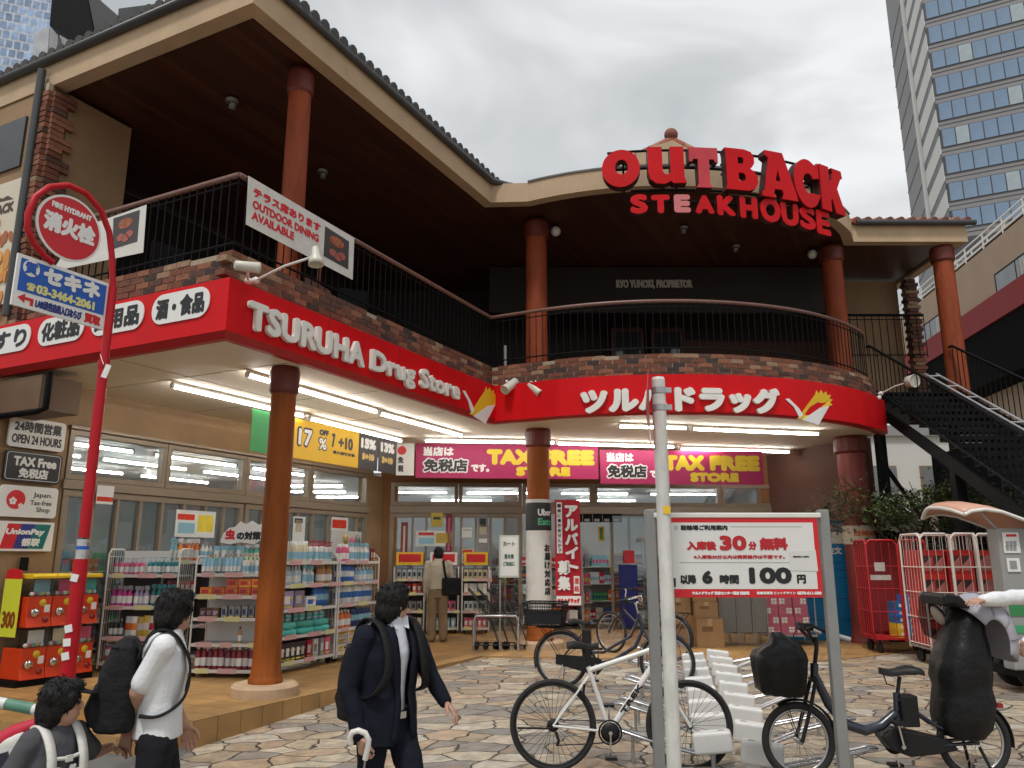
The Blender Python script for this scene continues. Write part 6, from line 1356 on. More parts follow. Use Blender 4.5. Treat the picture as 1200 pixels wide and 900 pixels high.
def bottle_me(r, h, body, cap, style):
    def f():
        mb = MB()
        if style == 'pump':
            mb.lathe([(r, 0), (r, h * .62), (r * .8, h * .70), (r * .35, h * .74)], seg=12); mb.lathe([(r * .4, h * .74), (r * .4, h * .82), (r * .14, h * .83), (r * .14, h * .95)], seg=8, mi=1); mb.box((r * .4, 0, h * .97), (r * 1.5, r * .6, h * .05), mi=1)
        elif style == 'spray':
            mb.lathe([(r, 0), (r, h * .55), (r * .45, h * .70), (r * .4, h * .78)], seg=12); mb.box((r * .1, 0, h * .88), (r * 1.6, r * .7, h * .18), mi=1); mb.box((r * .8, 0, h * .78), (r * .25, r * .4, h * .12), (0, .4, 0), mi=1)
        elif style == 'tube':
            mb.lathe([(r * .7, 0), (r * .7, h * .18)], seg=12, mi=1); mb.lathe([(r * .9, h * .18), (r, h * .5)], seg=12); mb.sheet([[(r * math.cos(2 * math.pi * k / 12), r * math.sin(2 * math.pi * k / 12), h * .5) for k in range(12)], [(r * 1.15 * math.cos(2 * math.pi * k / 12), .004 * math.sin(2 * math.pi * k / 12), h) for k in range(12)]], 0, True, True)
        else:
            mb.lathe([(r, 0), (r, h * .68), (r * .75, h * .78), (r * .42, h * .84)], seg=12); mb.lathe([(r * .46, h * .84), (r * .46, h), (.001, h)], seg=10, mi=1)
        mb.lathe([(r * 1.012, h * .14), (r * 1.012, h * .48)], seg=12, mi=2)
        return mk(mb, [pcol(body, CLR[body]), pcol(cap, CLR[cap]), pcol('white' if body not in ('white', 'cream') else 'sky', CLR['white' if body not in ('white', 'cream') else 'sky'], .5)], 'bottle')
    return proto('bottle', (r, h, body, cap, style), f)
def box_me(w, d, h, c, a):
    def f():
        mb = MB(); mb.bx(-w / 2, w / 2, -d / 2, d / 2, 0, h); mb.bx(-w * .36, w * .2, -d / 2 - .0012, -d / 2, h * .28, h * .72, 1); mb.lathe([(.0, .0), (min(w, h) * .13, .0), (min(w, h) * .13, .002), (0, .002)], (w * .32, -d / 2, h * .6), (0, -1, 0), 10, 2); mb.bx(-w * .42, w * .42, -d / 2 - .001, -d / 2, h * .08, h * .16, 2)
        return mk(mb, [pcol(c, CLR[c]), pcol(a, CLR[a]), pcol('yellow' if a != 'yellow' else 'red', CLR['yellow' if a != 'yellow' else 'red'])], 'box')
    return proto('box', (w, d, h, c, a), f)
def bag_me(w, d, h, c, a):
    def f():
        mb = MB(); rows = []
        for i in range(7):
            z = h * i / 6; k = math.sin(math.pi * min(1, max(0, (i + .35) / 6.7))) ** .5; rows.append([(w / 2 * math.copysign(abs(math.cos(t)) ** .6, math.cos(t)) * (.94 + .06 * k), d / 2 * k * math.copysign(abs(math.sin(t)) ** .8, math.sin(t)), z) for t in [2 * math.pi * j / 14 for j in range(14)]])
        mb.sheet(rows[:3], 0, True, True); mb.sheet(rows[2:5], 1, True, True); mb.sheet(rows[4:], 0, True, True)
        return mk(mb, [pcol(c, CLR[c], .25), pcol(a, CLR[a], .25)], 'pouch')
    return proto('pouch', (w, d, h, c, a), f)
def goods(name, me, p, rz, label, cat, group):
    o = bpy.data.objects.new(name, me); COL.objects.link(o); o.location = p; o.rotation_euler = (0, 0, rz); return tag(o, label, cat, group)

M_rackw = mat('rack_white_wire', (.66, .65, .62), .4, .06, 6); M_shelf = mat('shelf_grey', (.50, .48, .45), .5, .1, 5); M_rackdark = mat('rack_back', (.10, .095, .09), .7, .1)
M_tagp = mat('price_tag_pink', (.66, .40, .40), .5, .05, 9); M_tagy = mat('price_tag_yellow', (.68, .66, .34), .5, .05, 9)
def rack(label, O, X, w, d, h, shelves, name='display_rack', wire=True, back=False, base=.12):
    """O: front left foot, X: direction along the front seen from the front, d: depth away from the viewer"""
    O = Vector(O); X = Vector(X).normalized(); Y = Z.cross(X); rz = math.atan2(X.y, X.x)
    T = thing(name, label, 'rack', O, rz); fn = local(T)
    for x in (0, w):
        mb = MB(fn)
        mb.tube([(x, 0, .06), (x, 0, h - .06), (x, .05, h), (x, d - .05, h), (x, d, h - .06), (x, d, .06)], .013, 8)
        for k in range(6 if wire else 0): mb.tube([(x, d * (k + 1) / 7, .12), (x, d * (k + 1) / 7, h)], .004, 4)
        for k in range(4): mb.tube([(x, 0, .2 + (h - .3) * k / 3), (x, d, .2 + (h - .3) * k / 3)], .005, 4)
        mb.build('side_frame', M_rackw, T)
        mb = MB(fn)
        for y in (.06, d - .06): mb.lathe([(.045, -.014), (.045, .014)], (x + (.05 if x == 0 else -.05), y, .05), (1, 0, 0), 12)
        mb.build('caster', M_plk, T)
    for i, z in enumerate(shelves):
        mb = MB(fn); mb.bx(.01, w - .01, -.01, d - .02, z - .03, z - .004); o = mb.build('shelf', M_shelf, T)
        mb = MB(fn); mb.bx(.02, w - .02, -.016, -.0105, z - .038, z + .004); mb.build('price_strip', M_rackw, o)
        for k in range(2 + i % 2):
            x0 = w * (.08 + .36 * k) + rnd.uniform(-.02, .04); mb = MB(fn); mb.bx(x0, x0 + w * rnd.uniform(.16, .28), -.021, -.0165, z - .045, z + .018); mb.build('price_tag', M_tagy if (i + k) % 3 == 0 else M_tagp, o)
    mb = MB(fn); mb.bx(.02, w - .02, d - .015, d - .005, shelves[0], h - .05); mb.build('back_panel', M_rackdark if not back else M_rackw, T)
    return T, fn, rz
def row(fn, rz, z, y, x0, x1, n, name, me, label, cat, group, jit=.006, rows=1, dy=.0, turn=0):
    for j in range(rows):
        for i in range(n):
            x = x0 + (x1 - x0) * (i + .5) / n
            o = goods(name, me, fn @ Vector((x + rnd.uniform(-jit, jit), y + dy * j + rnd.uniform(-jit, jit), z)), rz + turn + rnd.uniform(-.12, .12), label, cat, group)
            if name != 'box': o.scale = (1.14, 1.14, 1.16 + rnd.uniform(-.03, .05))
def stack(fn, rz, z, y, x0, x1, n, levels, hh, name, me, label, cat, group):
    for l in range(levels):
        for i in range(n): goods(name, me, fn @ Vector((x0 + (x1 - x0) * (i + .5) / n + rnd.uniform(-.003, .003), y, z + l * (hh + .0015))), rz + rnd.uniform(-.02, .02), label, cat, group)

# rack 1: beside the capsule machines, facing the street
T, fn, rz = rack('wheeled wire rack of pink and teal bottles next to the capsule machines', onz(113, 789, TZ), (1, -.05, 0), 1.0, .42, 1.62, [.14, .46, .86, 1.28])
G = 'bottles on the rack by the capsule machines'
row(fn, rz, 1.28, .09, .05, .46, 6, 'bottle', bottle_me(.030, .19, 'pink', 'clear', 'pump'), 'pink pump bottle on the top shelf of the rack by the capsule machines', 'bottle', G)
row(fn, rz, 1.28, .09, .52, .97, 7, 'bottle', bottle_me(.030, .20, 'teal', 'clear', 'pump'), 'teal pump bottle on the top shelf of the rack by the capsule machines', 'bottle', G)
row(fn, rz, .86, .09, .04, .34, 4, 'bottle', bottle_me(.034, .24, 'magenta', 'grey', 'spray'), 'magenta spray bottle on the second shelf of the rack by the capsule machines', 'bottle', G)
row(fn, rz, .86, .09, .36, .58, 3, 'bottle', bottle_me(.034, .24, 'lilac', 'grey', 'spray'), 'lilac spray bottle on the second shelf of the rack by the capsule machines', 'bottle', G)
row(fn, rz, .86, .09, .60, .97, 5, 'bottle', bottle_me(.034, .25, 'teal', 'teal', 'spray'), 'teal spray bottle on the second shelf of the rack by the capsule machines', 'bottle', G)
row(fn, rz, .46, .09, .05, .26, 3, 'bottle', bottle_me(.030, .20, 'dark', 'grey', 'plain'), 'dark bottle on the third shelf of the rack by the capsule machines', 'bottle', G)
for k, (c, a_) in enumerate((('white', 'orange'), ('yellow', 'white'), ('white', 'red'), ('cream', 'orange'))): row(fn, rz, .46, .10, .28 + k * .17, .45 + k * .17, 2, 'pouch', bag_me(.085, .05, .23, c, a_), '%s and %s refill pouch on the third shelf of the rack by the capsule machines' % (c, a_), 'pouch', G)
row(fn, rz, .14, .1, .04, .5, 6, 'pouch', bag_me(.07, .05, .2, 'pink', 'white'), 'pink pouch on the lowest shelf of the rack by the capsule machines', 'pouch', G)
row(fn, rz, .14, .1, .52, .97, 5, 'pouch', bag_me(.08, .05, .2, 'white', 'lilac'), 'white pouch on the lowest shelf of the rack by the capsule machines', 'pouch', G)
mb = MB(fn); mb.bx(.05, .72, .30, .305, 1.30, 1.60); mb.build('header_card', M_pr_white, T)
# rack B: behind the orange rack
T, fn, rz = rack('tall wire rack of insect spray partly hidden behind the orange box rack', Vector((-4.92, 11.35, TZ)), (1, -.06, 0), 1.35, .42, 1.50, [.2, .6, 1.0, 1.46])
G = 'goods on the insect spray rack'
row(fn, rz, 1.46, .08, .03, .14, 2, 'bottle', bottle_me(.03, .28, 'sky', 'sky', 'spray'), 'pale blue spray bottle at the left end of the insect spray rack top', 'bottle', G)
row(fn, rz, 1.46, .08, .16, .46, 5, 'bottle', bottle_me(.031, .27, 'orange', 'white', 'spray'), 'orange and white spray bottle on the top of the insect spray rack', 'bottle', G)
row(fn, rz, 1.46, .08, .48, .66, 3, 'bottle', bottle_me(.031, .24, 'white', 'grey', 'spray'), 'white spray bottle on the top of the insect spray rack', 'bottle', G)
row(fn, rz, 1.46, .10, .68, 1.10, 4, 'box', box_me(.10, .06, .21, 'sky', 'white'), 'pale blue carton on the top of the insect spray rack', 'carton', G)
row(fn, rz, 1.46, .10, 1.12, 1.33, 3, 'bottle', bottle_me(.03, .2, 'mint', 'white', 'spray'), 'mint spray bottle on the top of the insect spray rack', 'bottle', G)
row(fn, rz, 1.0, .08, .05, .45, 6, 'box', box_me(.06, .05, .19, 'red', 'white'), 'red carton on the second shelf of the insect spray rack', 'carton', G, rows=1)
# shaped header card
mb = MB(); hp_ = [(0, 0), (.04, .12), (.12, .20), (.2, .21), (.28, .29), (.36, .25), (.45, .30), (.55, .24), (.64, .27), (.72, .2), (.8, .16), (.78, .04), (.6, .03), (.5, -.03), (.3, 0), (.15, -.03)]
cardO = fn @ Vector((.78, .02, 1.72)); Xd = Vector((1, -.06, 0)); T = thing('header_card', 'cloud shaped white card about insects above the wire racks', 'sign card', cardO)
shape(mb, [hp_], cardO, Xd, Z, 1, .006); mb.build('card', M_pr_white, T)
mb = MB(); text(mb, 'の対策に', cardO + Xd * .24 + Z * .03 + Xd.cross(Z) * .007, Xd, Z, .46, .12, .008); mb.build('lettering', M_ink, T)
mb = MB(); text(mb, '虫', cardO + Xd * .07 + Z * .03 + Xd.cross(Z) * .007, Xd, Z, .15, .15, .010); mb.build('lettering', M_pr_red, T)
# rack 2: orange boxes, facing the street, left of the column
T, fn, rz = rack('white wheeled rack with orange boxes left of the front column', onz(219, 794, TZ), (1, -.10, 0), .96, .42, 1.52, [.10, .42, .74, 1.02, 1.30], wire=False, back=True)
G = 'goods on the orange box rack'
row(fn, rz, 1.30, .08, .04, .58, 10, 'bottle', bottle_me(.024, .17, 'sky', 'teal', 'tube'), 'pale blue tube on the top shelf of the orange box rack', 'tube', G)
row(fn, rz, 1.30, .08, .60, .93, 6, 'bottle', bottle_me(.024, .18, 'white', 'green', 'plain'), 'white bottle with green cap on the top shelf of the orange box rack', 'bottle', G)
row(fn, rz, 1.30, .22, .04, .9, 12, 'bottle', bottle_me(.026, .22, 'cream', 'amber', 'plain'), 'cream bottle in the back row of the orange box rack', 'bottle', G)
stack(fn, rz, 1.02, .10, .06, .94, 5, 1, .105, 'box', box_me(.165, .16, .105, 'orange', 'red'), 'orange box in the lower layer on the second shelf', 'carton', G)
stack(fn, rz, 1.1265, .10, .42, .94, 3, 1, .105, 'box', box_me(.165, .16, .105, 'orange', 'red'), 'orange box in the upper layer on the second shelf', 'carton', G)
row(fn, rz, .74, .08, .08, .34, 3, 'box', box_me(.08, .1, .12, 'brown', 'lilac'), 'small brown pack at the left of the third shelf', 'carton', G)
row(fn, rz, .74, .08, .38, .92, 6, 'box', box_me(.075, .1, .15, 'grey', 'navy'), 'small grey pack at the right of the third shelf', 'carton', G)
row(fn, rz, .42, .10, .60, .66, 1, 'bottle', bottle_me(.022, .18, 'amber', 'dark', 'plain'), 'lone amber bottle on the nearly empty fourth shelf', 'bottle', G)
row(fn, rz, .10, .08, .05, .93, 11, 'bottle', bottle_me(.034, .25, 'wine', 'white', 'plain'), 'wine red bottle on the lowest shelf of the orange box rack', 'bottle', G)
# rack 3 and rack 4: facing the square
SH = [.14, .47, .82, 1.14, 1.45]
T, fn, rz = rack('white wheeled rack with teal packs right of the front column', W(2.62, 1.40, TZ), (W(3.92, 1.52) - W(2.62, 1.40)), 1.28, .40, 1.55, SH)
G = 'goods on the teal pack rack'; q3 = 'of the teal pack rack'
row(fn, rz, SH[4], .08, .14, .62, 8, 'bottle', bottle_me(.031, .24, 'cream', 'white', 'plain'), 'cream bottle on the top shelf ' + q3, 'bottle', G)
row(fn, rz, SH[4], .08, .66, 1.22, 9, 'bottle', bottle_me(.031, .25, 'white', 'red', 'pump'), 'white bottle with red pump on the top shelf ' + q3, 'bottle', G)
row(fn, rz, SH[3], .08, .10, .46, 5, 'bottle', bottle_me(.036, .22, 'clear', 'white', 'plain'), 'clear blue bottle on the second shelf ' + q3, 'bottle', G)
row(fn, rz, SH[3], .08, .52, .78, 3, 'bottle', bottle_me(.04, .23, 'white', 'sky', 'spray'), 'white spray bottle on the second shelf ' + q3, 'bottle', G)
row(fn, rz, SH[3], .08, .84, 1.22, 6, 'bottle', bottle_me(.028, .23, 'amber', 'gold', 'plain'), 'amber bottle on the second shelf ' + q3, 'bottle', G)
row(fn, rz, SH[2], .12, .06, .56, 2, 'box', box_me(.22, .16, .24, 'lilac', 'white'), 'lilac and white carton on the middle shelf ' + q3, 'carton', G)
row(fn, rz, SH[2], .12, .58, .84, 1, 'box', box_me(.24, .16, .15, 'white', 'blue'), 'low white carton on the middle shelf ' + q3, 'carton', G)
row(fn, rz, SH[2], .12, .86, 1.22, 3, 'pouch', bag_me(.13, .10, .22, 'blue', 'sky'), 'blue pouch on the middle shelf ' + q3, 'pouch', G, turn=.2)
for l in range(2): row(fn, rz, SH[1] + l * .088, .14, .06, 1.22, 3, 'box', proto('pack', 1, lambda: (lambda mb: (blob(mb, [(0, 0, 0, .165, .11), (0, 0, .012, .185, .125), (0, 0, .06, .185, .125), (0, 0, .085, .16, .10)], 20, 0, .003, 4), mk(mb, [pcol('mint', CLR['mint'])], 'soft_pack'))[1])(MB())), ['teal soft pack in the lower layer ' + q3, 'teal soft pack in the upper layer ' + q3][l], 'pack', G)
row(fn, rz, SH[1] + .178, .14, .1, 1.2, 7, 'pouch', bag_me(.10, .06, .09, 'clear', 'mint'), 'small clear pouch lying on the teal soft packs', 'pouch', G)
row(fn, rz, SH[0], .10, .06, .62, 5, 'box', box_me(.10, .16, .24, 'dark', 'white'), 'dark carton with white swoosh on the lowest shelf ' + q3, 'carton', G)
for k, c in enumerate(('red', 'white', 'grey', 'pink')): row(fn, rz, SH[0], .10, .64 + k * .145, .78 + k * .145, 1, 'box', box_me(.11, .16, .24, c, 'white' if c != 'white' else 'grey'), '%s carton on the lowest shelf %s' % (c, q3), 'carton', G)
T, fn, rz = rack('white wheeled rack with blue pouches and a white header at the inner end', W(3.95, 1.52, TZ), (W(5.2, 1.68) - W(3.95, 1.52)), 1.2, .40, 1.55, SH)
G = 'goods on the inner end rack'; q4 = 'of the inner end rack'
row(fn, rz, SH[4], .08, .04, .34, 5, 'bottle', bottle_me(.03, .22, 'pink', 'white', 'plain'), 'pink bottle on the top shelf ' + q4, 'bottle', G)
row(fn, rz, SH[4], .08, .38, .98, 9, 'bottle', bottle_me(.03, .25, 'white', 'sky', 'spray'), 'white spray bottle on the top shelf ' + q4, 'bottle', G)
row(fn, rz, SH[4], .08, 1.0, 1.15, 2, 'box', box_me(.06, .08, .2, 'wine', 'white'), 'wine red carton on the top shelf ' + q4, 'carton', G)
row(fn, rz, SH[3], .1, .05, .55, 4, 'pouch', bag_me(.12, .08, .21, 'blue', 'white'), 'dark blue pouch on the second shelf ' + q4, 'pouch', G)
row(fn, rz, SH[3], .1, .58, 1.15, 5, 'bottle', bottle_me(.045, .19, 'sky', 'white', 'plain'), 'sky blue bottle on the second shelf ' + q4, 'bottle', G)
row(fn, rz, SH[2], .1, .05, 1.15, 10, 'pouch', bag_me(.10, .08, .22, 'white', 'blue'), 'white and blue pouch on the middle shelf ' + q4, 'pouch', G)
row(fn, rz, SH[1], .1, .05, .5, 5, 'bottle', bottle_me(.04, .22, 'orange', 'white', 'plain'), 'orange bottle on the fourth shelf ' + q4, 'bottle', G)
row(fn, rz, SH[1], .1, .54, 1.15, 6, 'pouch', bag_me(.10, .07, .22, 'navy', 'sky'), 'navy pouch on the fourth shelf ' + q4, 'pouch', G)
stack(fn, rz, SH[0], .13, .05, .65, 2, 3, .10, 'box', box_me(.27, .2, .10, 'white', 'yellow'), 'white and yellow flat box at the left foot ' + q4, 'carton', G)
stack(fn, rz, SH[0], .13, .68, 1.15, 2, 2, .12, 'box', box_me(.2, .2, .12, 'cream', 'green'), 'cream flat box at the right foot ' + q4, 'carton', G)
mb = MB(fn); mb.bx(.30, 1.22, .36, .372, 1.5, 1.93); oh = mb.build('header_board', mat('header_grey', (.52, .52, .5), .5, .05), T)
for x, c in ((.72, 'gold'), (.92, 'pink'), (1.1, 'grey')): mb = MB(fn); mb.lathe([(0, 0), (.085, 0), (.085, .004), (0, .004)], (x, .359, 1.80 - (.05 if c == 'pink' else 0)), (0, -1, 0), 20); mb.build('dot', pcol(c, CLR[c]), oh)

# ------------------------------------------------------------------ capsule toy machines
M_gred = mat('capsule_orange_red', (.60, .045, .010), .32, .06, 4, coat=.3); M_gyel = mat('capsule_yellow', (.72, .50, .02), .35, .05, 4)
M_gclear = glass_mat('capsule_clear', (.86, .88, .88), .1)
G = 'capsule machines by the wall'
cardc = [['sky', 'pink', 'mint'], ['white', 'cream', 'pink']]
for r_ in range(2):
    for c_ in range(3):
        O = W(.43 + c_ * .315, 3.42, TZ + .08 + r_ * .60); nm = ('left', 'middle', 'right')[c_]
        T = thing('capsule_machine', '%s capsule machine of the %s row, orange with a %s display card' % (nm, ('lower', 'upper')[r_], {'sky': 'pale blue', 'pink': 'pinkish', 'mint': 'green', 'white': 'white', 'cream': 'cream'}[cardc[1 - r_][c_]]), 'capsule machine', O, math.atan2(U.y, U.x), G); fn = local(T)
        mb = MB(fn); mb.prism([(0.003, 0, 0), (0.003, -.06, 0), (0.003, -.02, .12), (0.003, -.02, .36), (0.003, .36, .36), (0.003, .36, 0)], (.305, 0, 0)); mb.build('body', M_gred, T, bevel=.008, seg=2)
        mb = MB(fn); mb.prism([(.012, -.03, .362), (.012, -.055, .40), (.012, -.03, .575), (.012, .34, .575), (.012, .34, .362)], (.288, 0, 0)); mb.build('hopper', M_gclear, T)
        mb = MB(fn); mb.bx(.09, .29, .03, .036, .39, .56); mb.build('display_card', pcol(cardc[1 - r_][c_], CLR[cardc[1 - r_][c_]]), T)
        for k in range(5): mb = MB(fn); mb.ell((.05 + .05 * k, .0 + .02 * (k % 2), .392), (.026, .026, .026), seg=10, rings=6); mb.build('capsule', pcol(('white', 'pink', 'sky', 'yellow', 'clear')[k], CLR[('white', 'pink', 'sky', 'yellow', 'clear')[k]]), T)
        mb = MB(fn); mb.lathe([(0, 0), (.055, 0), (.05, .018), (.035, .022), (.03, .03), (0, .03)], (.10, -.02 if 0 else -.022, .17), (0, -1, 0), 20); mb.box((.10, -.055, .17), (.075, .014, .018), (0, .4, 0)); mb.build('dial', M_chrome, T)
        mb = MB(fn); mb.lathe([(0, 0), (.045, 0), (.045, .003), (0, .003)], (.19, -.021, .285), (0, -1, 0), 18); mb.build('round_sticker', M_gyel, T)
        mb = MB(fn); mb.bx(.215, .285, -.024, -.0205, .17, .26); mb.build('notice', M_white, T)
        mb = MB(fn); mb.bx(.19, .26, -.0285, -.02, .05, .14) if 0 else mb.lathe([(0, 0), (.04, 0), (.035, .012), (0, .012)], (.235, -.036, .09), (0, -1, .3), 14); mb.build('outlet', mat('outlet_dark_red', (.22, .012, .005), .4, 0), T)
        if r_ == 1: mb = MB(fn); rows = [[(x, .36 - .42 * f + (.02 if f == 1 else 0), .578 + .055 * math.sin(math.pi * min(1, .25 + f * .75))) for f in (0, .3, .6, .8, .92, 1.0)] for x in (.004, .308)]; mb.sheet(rows, 0, True); mb.prism([(.004, -.06, .575), (.004, .36, .575), (.004, .36, .6), (.004, -.04, .63), (.004, -.065, .60)], (.304, 0, 0)); mb.build('lid', M_gyel, T)
mb = MB(ST); mb.bx(.40, 1.40, 3.40, 3.84, TZ, TZ + .075); tag(mb.build('plinth_board', M_black), 'low black plinth under the capsule machines', 'plinth')
T = thing('price_strip', 'tall yellow paper strip on the side of the capsule machines', 'notice', W(.40, 3.4, .9)); 
P = PL(W(.405, 3.75), -V) if 0 else PS(.395)
mb = MB(); a0 = P.px(3, 745)[0]; mb.prism([P.P(-3.84, .82), P.P(-3.50, .82), P.P(-3.50, 1.5), P.P(-3.84, 1.5)], P.n * .006); mb.build('paper', M_pr_lime, T)
mb = MB(); mb.prism([P.P(-3.84, 1.5), P.P(-3.50, 1.5), P.P(-3.52, 1.6), P.P(-3.68, 1.63), P.P(-3.82, 1.6)], P.n * .006); mb.build('red_top', M_pr_red, T)
mb = MB(); text(mb, '300', P.off(.0065).P(-3.80, .92), P.X, Z, .26, .2, .01); mb.build('lettering', flat('strip_ink', (.25, .06, .01)), T)

# ------------------------------------------------------------------ column wrap, hanging recruiting banner
cx_, cy_ = .47, 14.05; rc = .225
wrap = lambda p: Vector((cx_ + (rc - p[1]) * math.sin(p[0] / rc), cy_ - (rc - p[1]) * math.cos(p[0] / rc), p[2]))
T = thing('column_banner', 'black and white delivery banner wrapped round the mid column', 'banner', (cx_, cy_ - rc, .8))
for z0, z1, m in ((2.22, 2.70, mat('wrap_black', (.016, .018, .018), .5, .08, 4)), (.80, 2.219, M_cloth_w), (2.701, 2.76, M_cloth_w)):
    mb = MB(wrap); mb.sheet([[(a_, -.002 * (i % 2), z0 + (z1 - z0) * j / 6) for i, a_ in enumerate([-.42 + .84 * k / 20 for k in range(21)])] for j in range(7)], 0, True); mb.build('cloth', m, T)
mb = MB(wrap); text(mb, 'Uber', (-.02, -.004, 2.47), (1, 0, 0), Z, .27, .12, .006); mb.build('lettering', M_pr_white, T)
mb = MB(wrap); text(mb, 'Eats', (-.02, -.004, 2.31), (1, 0, 0), Z, .27, .12, .006); mb.build('lettering', mat('print_mint', (.10, .42, .22), .5, 0), T)
mb = MB(wrap)
for i, ch in enumerate('お届け対応店'): text(mb, ch, (.09, -.004, 1.86 - i * .145), (1, 0, 0), Z, .125, .125, .006)
mb.build('lettering', M_ink, T)
for z in (2.3, 1.9, 1.5, 1.1): mb = MB(wrap); mb.bx(-.46, -.415, -.01, .0, z, z + .03); mb.build('clip', M_white, T)
x0, x1, z0, z1, yb = .745, 1.185, .95, 2.74, 13.82
T = thing('hanging_banner', 'red vertical staff wanted banner hanging beside the mid column', 'banner', ((x0 + x1) / 2, yb, z0))
mb = MB(); mb.sheet([[(x0 + (x1 - x0) * i / 8, yb + .012 * math.sin(i * 1.1 + j * .4), z0 + (z1 - z0) * j / 14) for i in range(9)] for j in range(15)], 0, True); mb.build('cloth', mat('banner_red', (.46, .008, .022), .7, .08, 3), T)
mb = MB(); mb.bx(x0 + .01, x1 - .01, yb - .024, yb - .020, z0 + .02, z0 + .17); mb.bx(x0 + .03, x0 + .125, yb - .024, yb - .02, 1.83, 2.70); mb.bx(x1 - .13, x1 - .03, yb - .024, yb - .02, 1.16, 1.45); mb.build('white_field', M_pr_white, T)
mb = MB()
for i, ch in enumerate('アルバイト'): text(mb, ch, (x0 + .17, yb - .026, 2.44 - i * .235), (1, 0, 0), Z, .23, .21, .014)
for i, ch in enumerate('募集'): text(mb, ch, (x0 + .035, yb - .026, 1.47 - i * .26), (1, 0, 0), Z, .22, .24, .010)
mb.build('lettering', M_pr_white, T)
mb = MB(); text(mb, 'ツルハドラッグ', (x0 + .03, yb - .027, z0 + .05), (1, 0, 0), Z, x1 - x0 - .06, .085, .006); mb.build('lettering', M_pr_red, T)
mb = MB()
for i, ch in enumerate('一緒に働きませんか？'): text(mb, ch, (x0 + .045, yb - .026, 2.61 - i * .085), (1, 0, 0), Z, .062, .062, .002)
mb.build('lettering', M_ink, T)
mb = MB()
for i, ch in enumerate('連絡'): text(mb, ch, (x1 - .12, yb - .026, 1.32 - i * .13), (1, 0, 0), Z, .08, .1, .002)
mb.build('lettering', M_pr_red, T)
mb = MB(); mb.tube([(.62, 13.92, z1 + .01), (x1 + .02, yb, z1 + .01)], .008, 6); mb.build('rod', M_steel, T)

# ------------------------------------------------------------------ basket corral, stands by the door, posters
T = thing('cart_corral', 'stainless rail corral with dark shopping carts in front of the left doors', 'corral', (-.25, 13.9, TZ))
mb = MB()
for y in (13.55, 14.25): mb.tube([(-.64, y, TZ), (-.64, y, TZ + .48), (-.6, y, TZ + .56), (.06, y, TZ + .56), (.1, y, TZ + .5), (.1, y, TZ)], .022, 8)
mb.tube([(-.64, 13.55, TZ + .3), (-.64, 14.25, TZ + .3)], .018, 8); mb.tube([(.1, 13.55, TZ + .5), (.1, 14.25, TZ + .5)], .018, 8); mb.build('rail', M_steel, T)
mb = MB(); mb.tube([(-.20, 13.6, TZ), (-.20, 13.6, TZ + 1.15)], .016, 8); mb.build('sign_post', M_steel, T)
mb = MB(); mb.box((-.05, 13.58, 1.78), (.34, .02, .70), (0, 0, .06)); ob = mb.build('sign_board', mat('board_pale_green', (.52, .58, .48), .5, .05, 4), T)
mb = MB(); mb.box((-.05, 13.566, 1.78), (.29, .004, .64), (0, 0, .06)); mb.build('sign_paper', M_white, ob)
mb = MB()
for i, (tx_, zz_, ww) in enumerate((('カート', 1.95, .2), ('置き場', 1.74, .16), ('ご自由に', 1.62, .2))): text(mb, tx_, (-.05 - ww / 2, 13.555, zz_), (1, .06, 0), Z, ww, .075, .003)
mb.build('lettering', flat('sign_green_ink', (.06, .14, .07)), ob)
M_cart = mat('cart_dark', (.045, .05, .05), .4, .15, 8, metal=.3)
for i in range(4):
    x = -.52 + i * .16; T2 = thing('shopping_cart', 'dark wire shopping cart in the stainless corral by the doors', 'cart', (x, 13.9, TZ), 0, 'carts in the corral')
    fn = local(T2); mb = MB(fn)
    for y in (-.2, .2): mb.tube([(-.1, y, .08), (.3, y, .08), (.18, y, .42), (-.1, y, .85), (-.22, y, .98)], .012, 6)
    mb.tube([(-.22, -.2, .98), (-.22, .2, .98)], .016, 6); mb.build('frame', M_cart, T2)
    mb = MB(fn)
    for k in range(7): f = k / 6; mb.tube([(-.05 + .3 * f, -.2, .80 - .1 * f), (-.02 + .24 * f, -.17, .5), (-.02 + .24 * f, .17, .5), (-.05 + .3 * f, .2, .80 - .1 * f)], .004, 4)
    for k in range(5): z = .5 + .07 * k; mb.tube([(-.03, -.18, z), (.25, -.18, z - .02 * k), (.25, .18, z - .02 * k), (-.03, .18, z)], .004, 4)
    mb.build('basket', M_cart, T2)
    for xx in (-.08, .28):
        for y in (-.18, .18): mb = MB(fn); mb.lathe([(.05, -.012), (.05, .012)], (xx, y, .055), (0, 1, 0), 10); mb.build('caster', M_plk, T2)
    if i == 0: mb = MB(fn)
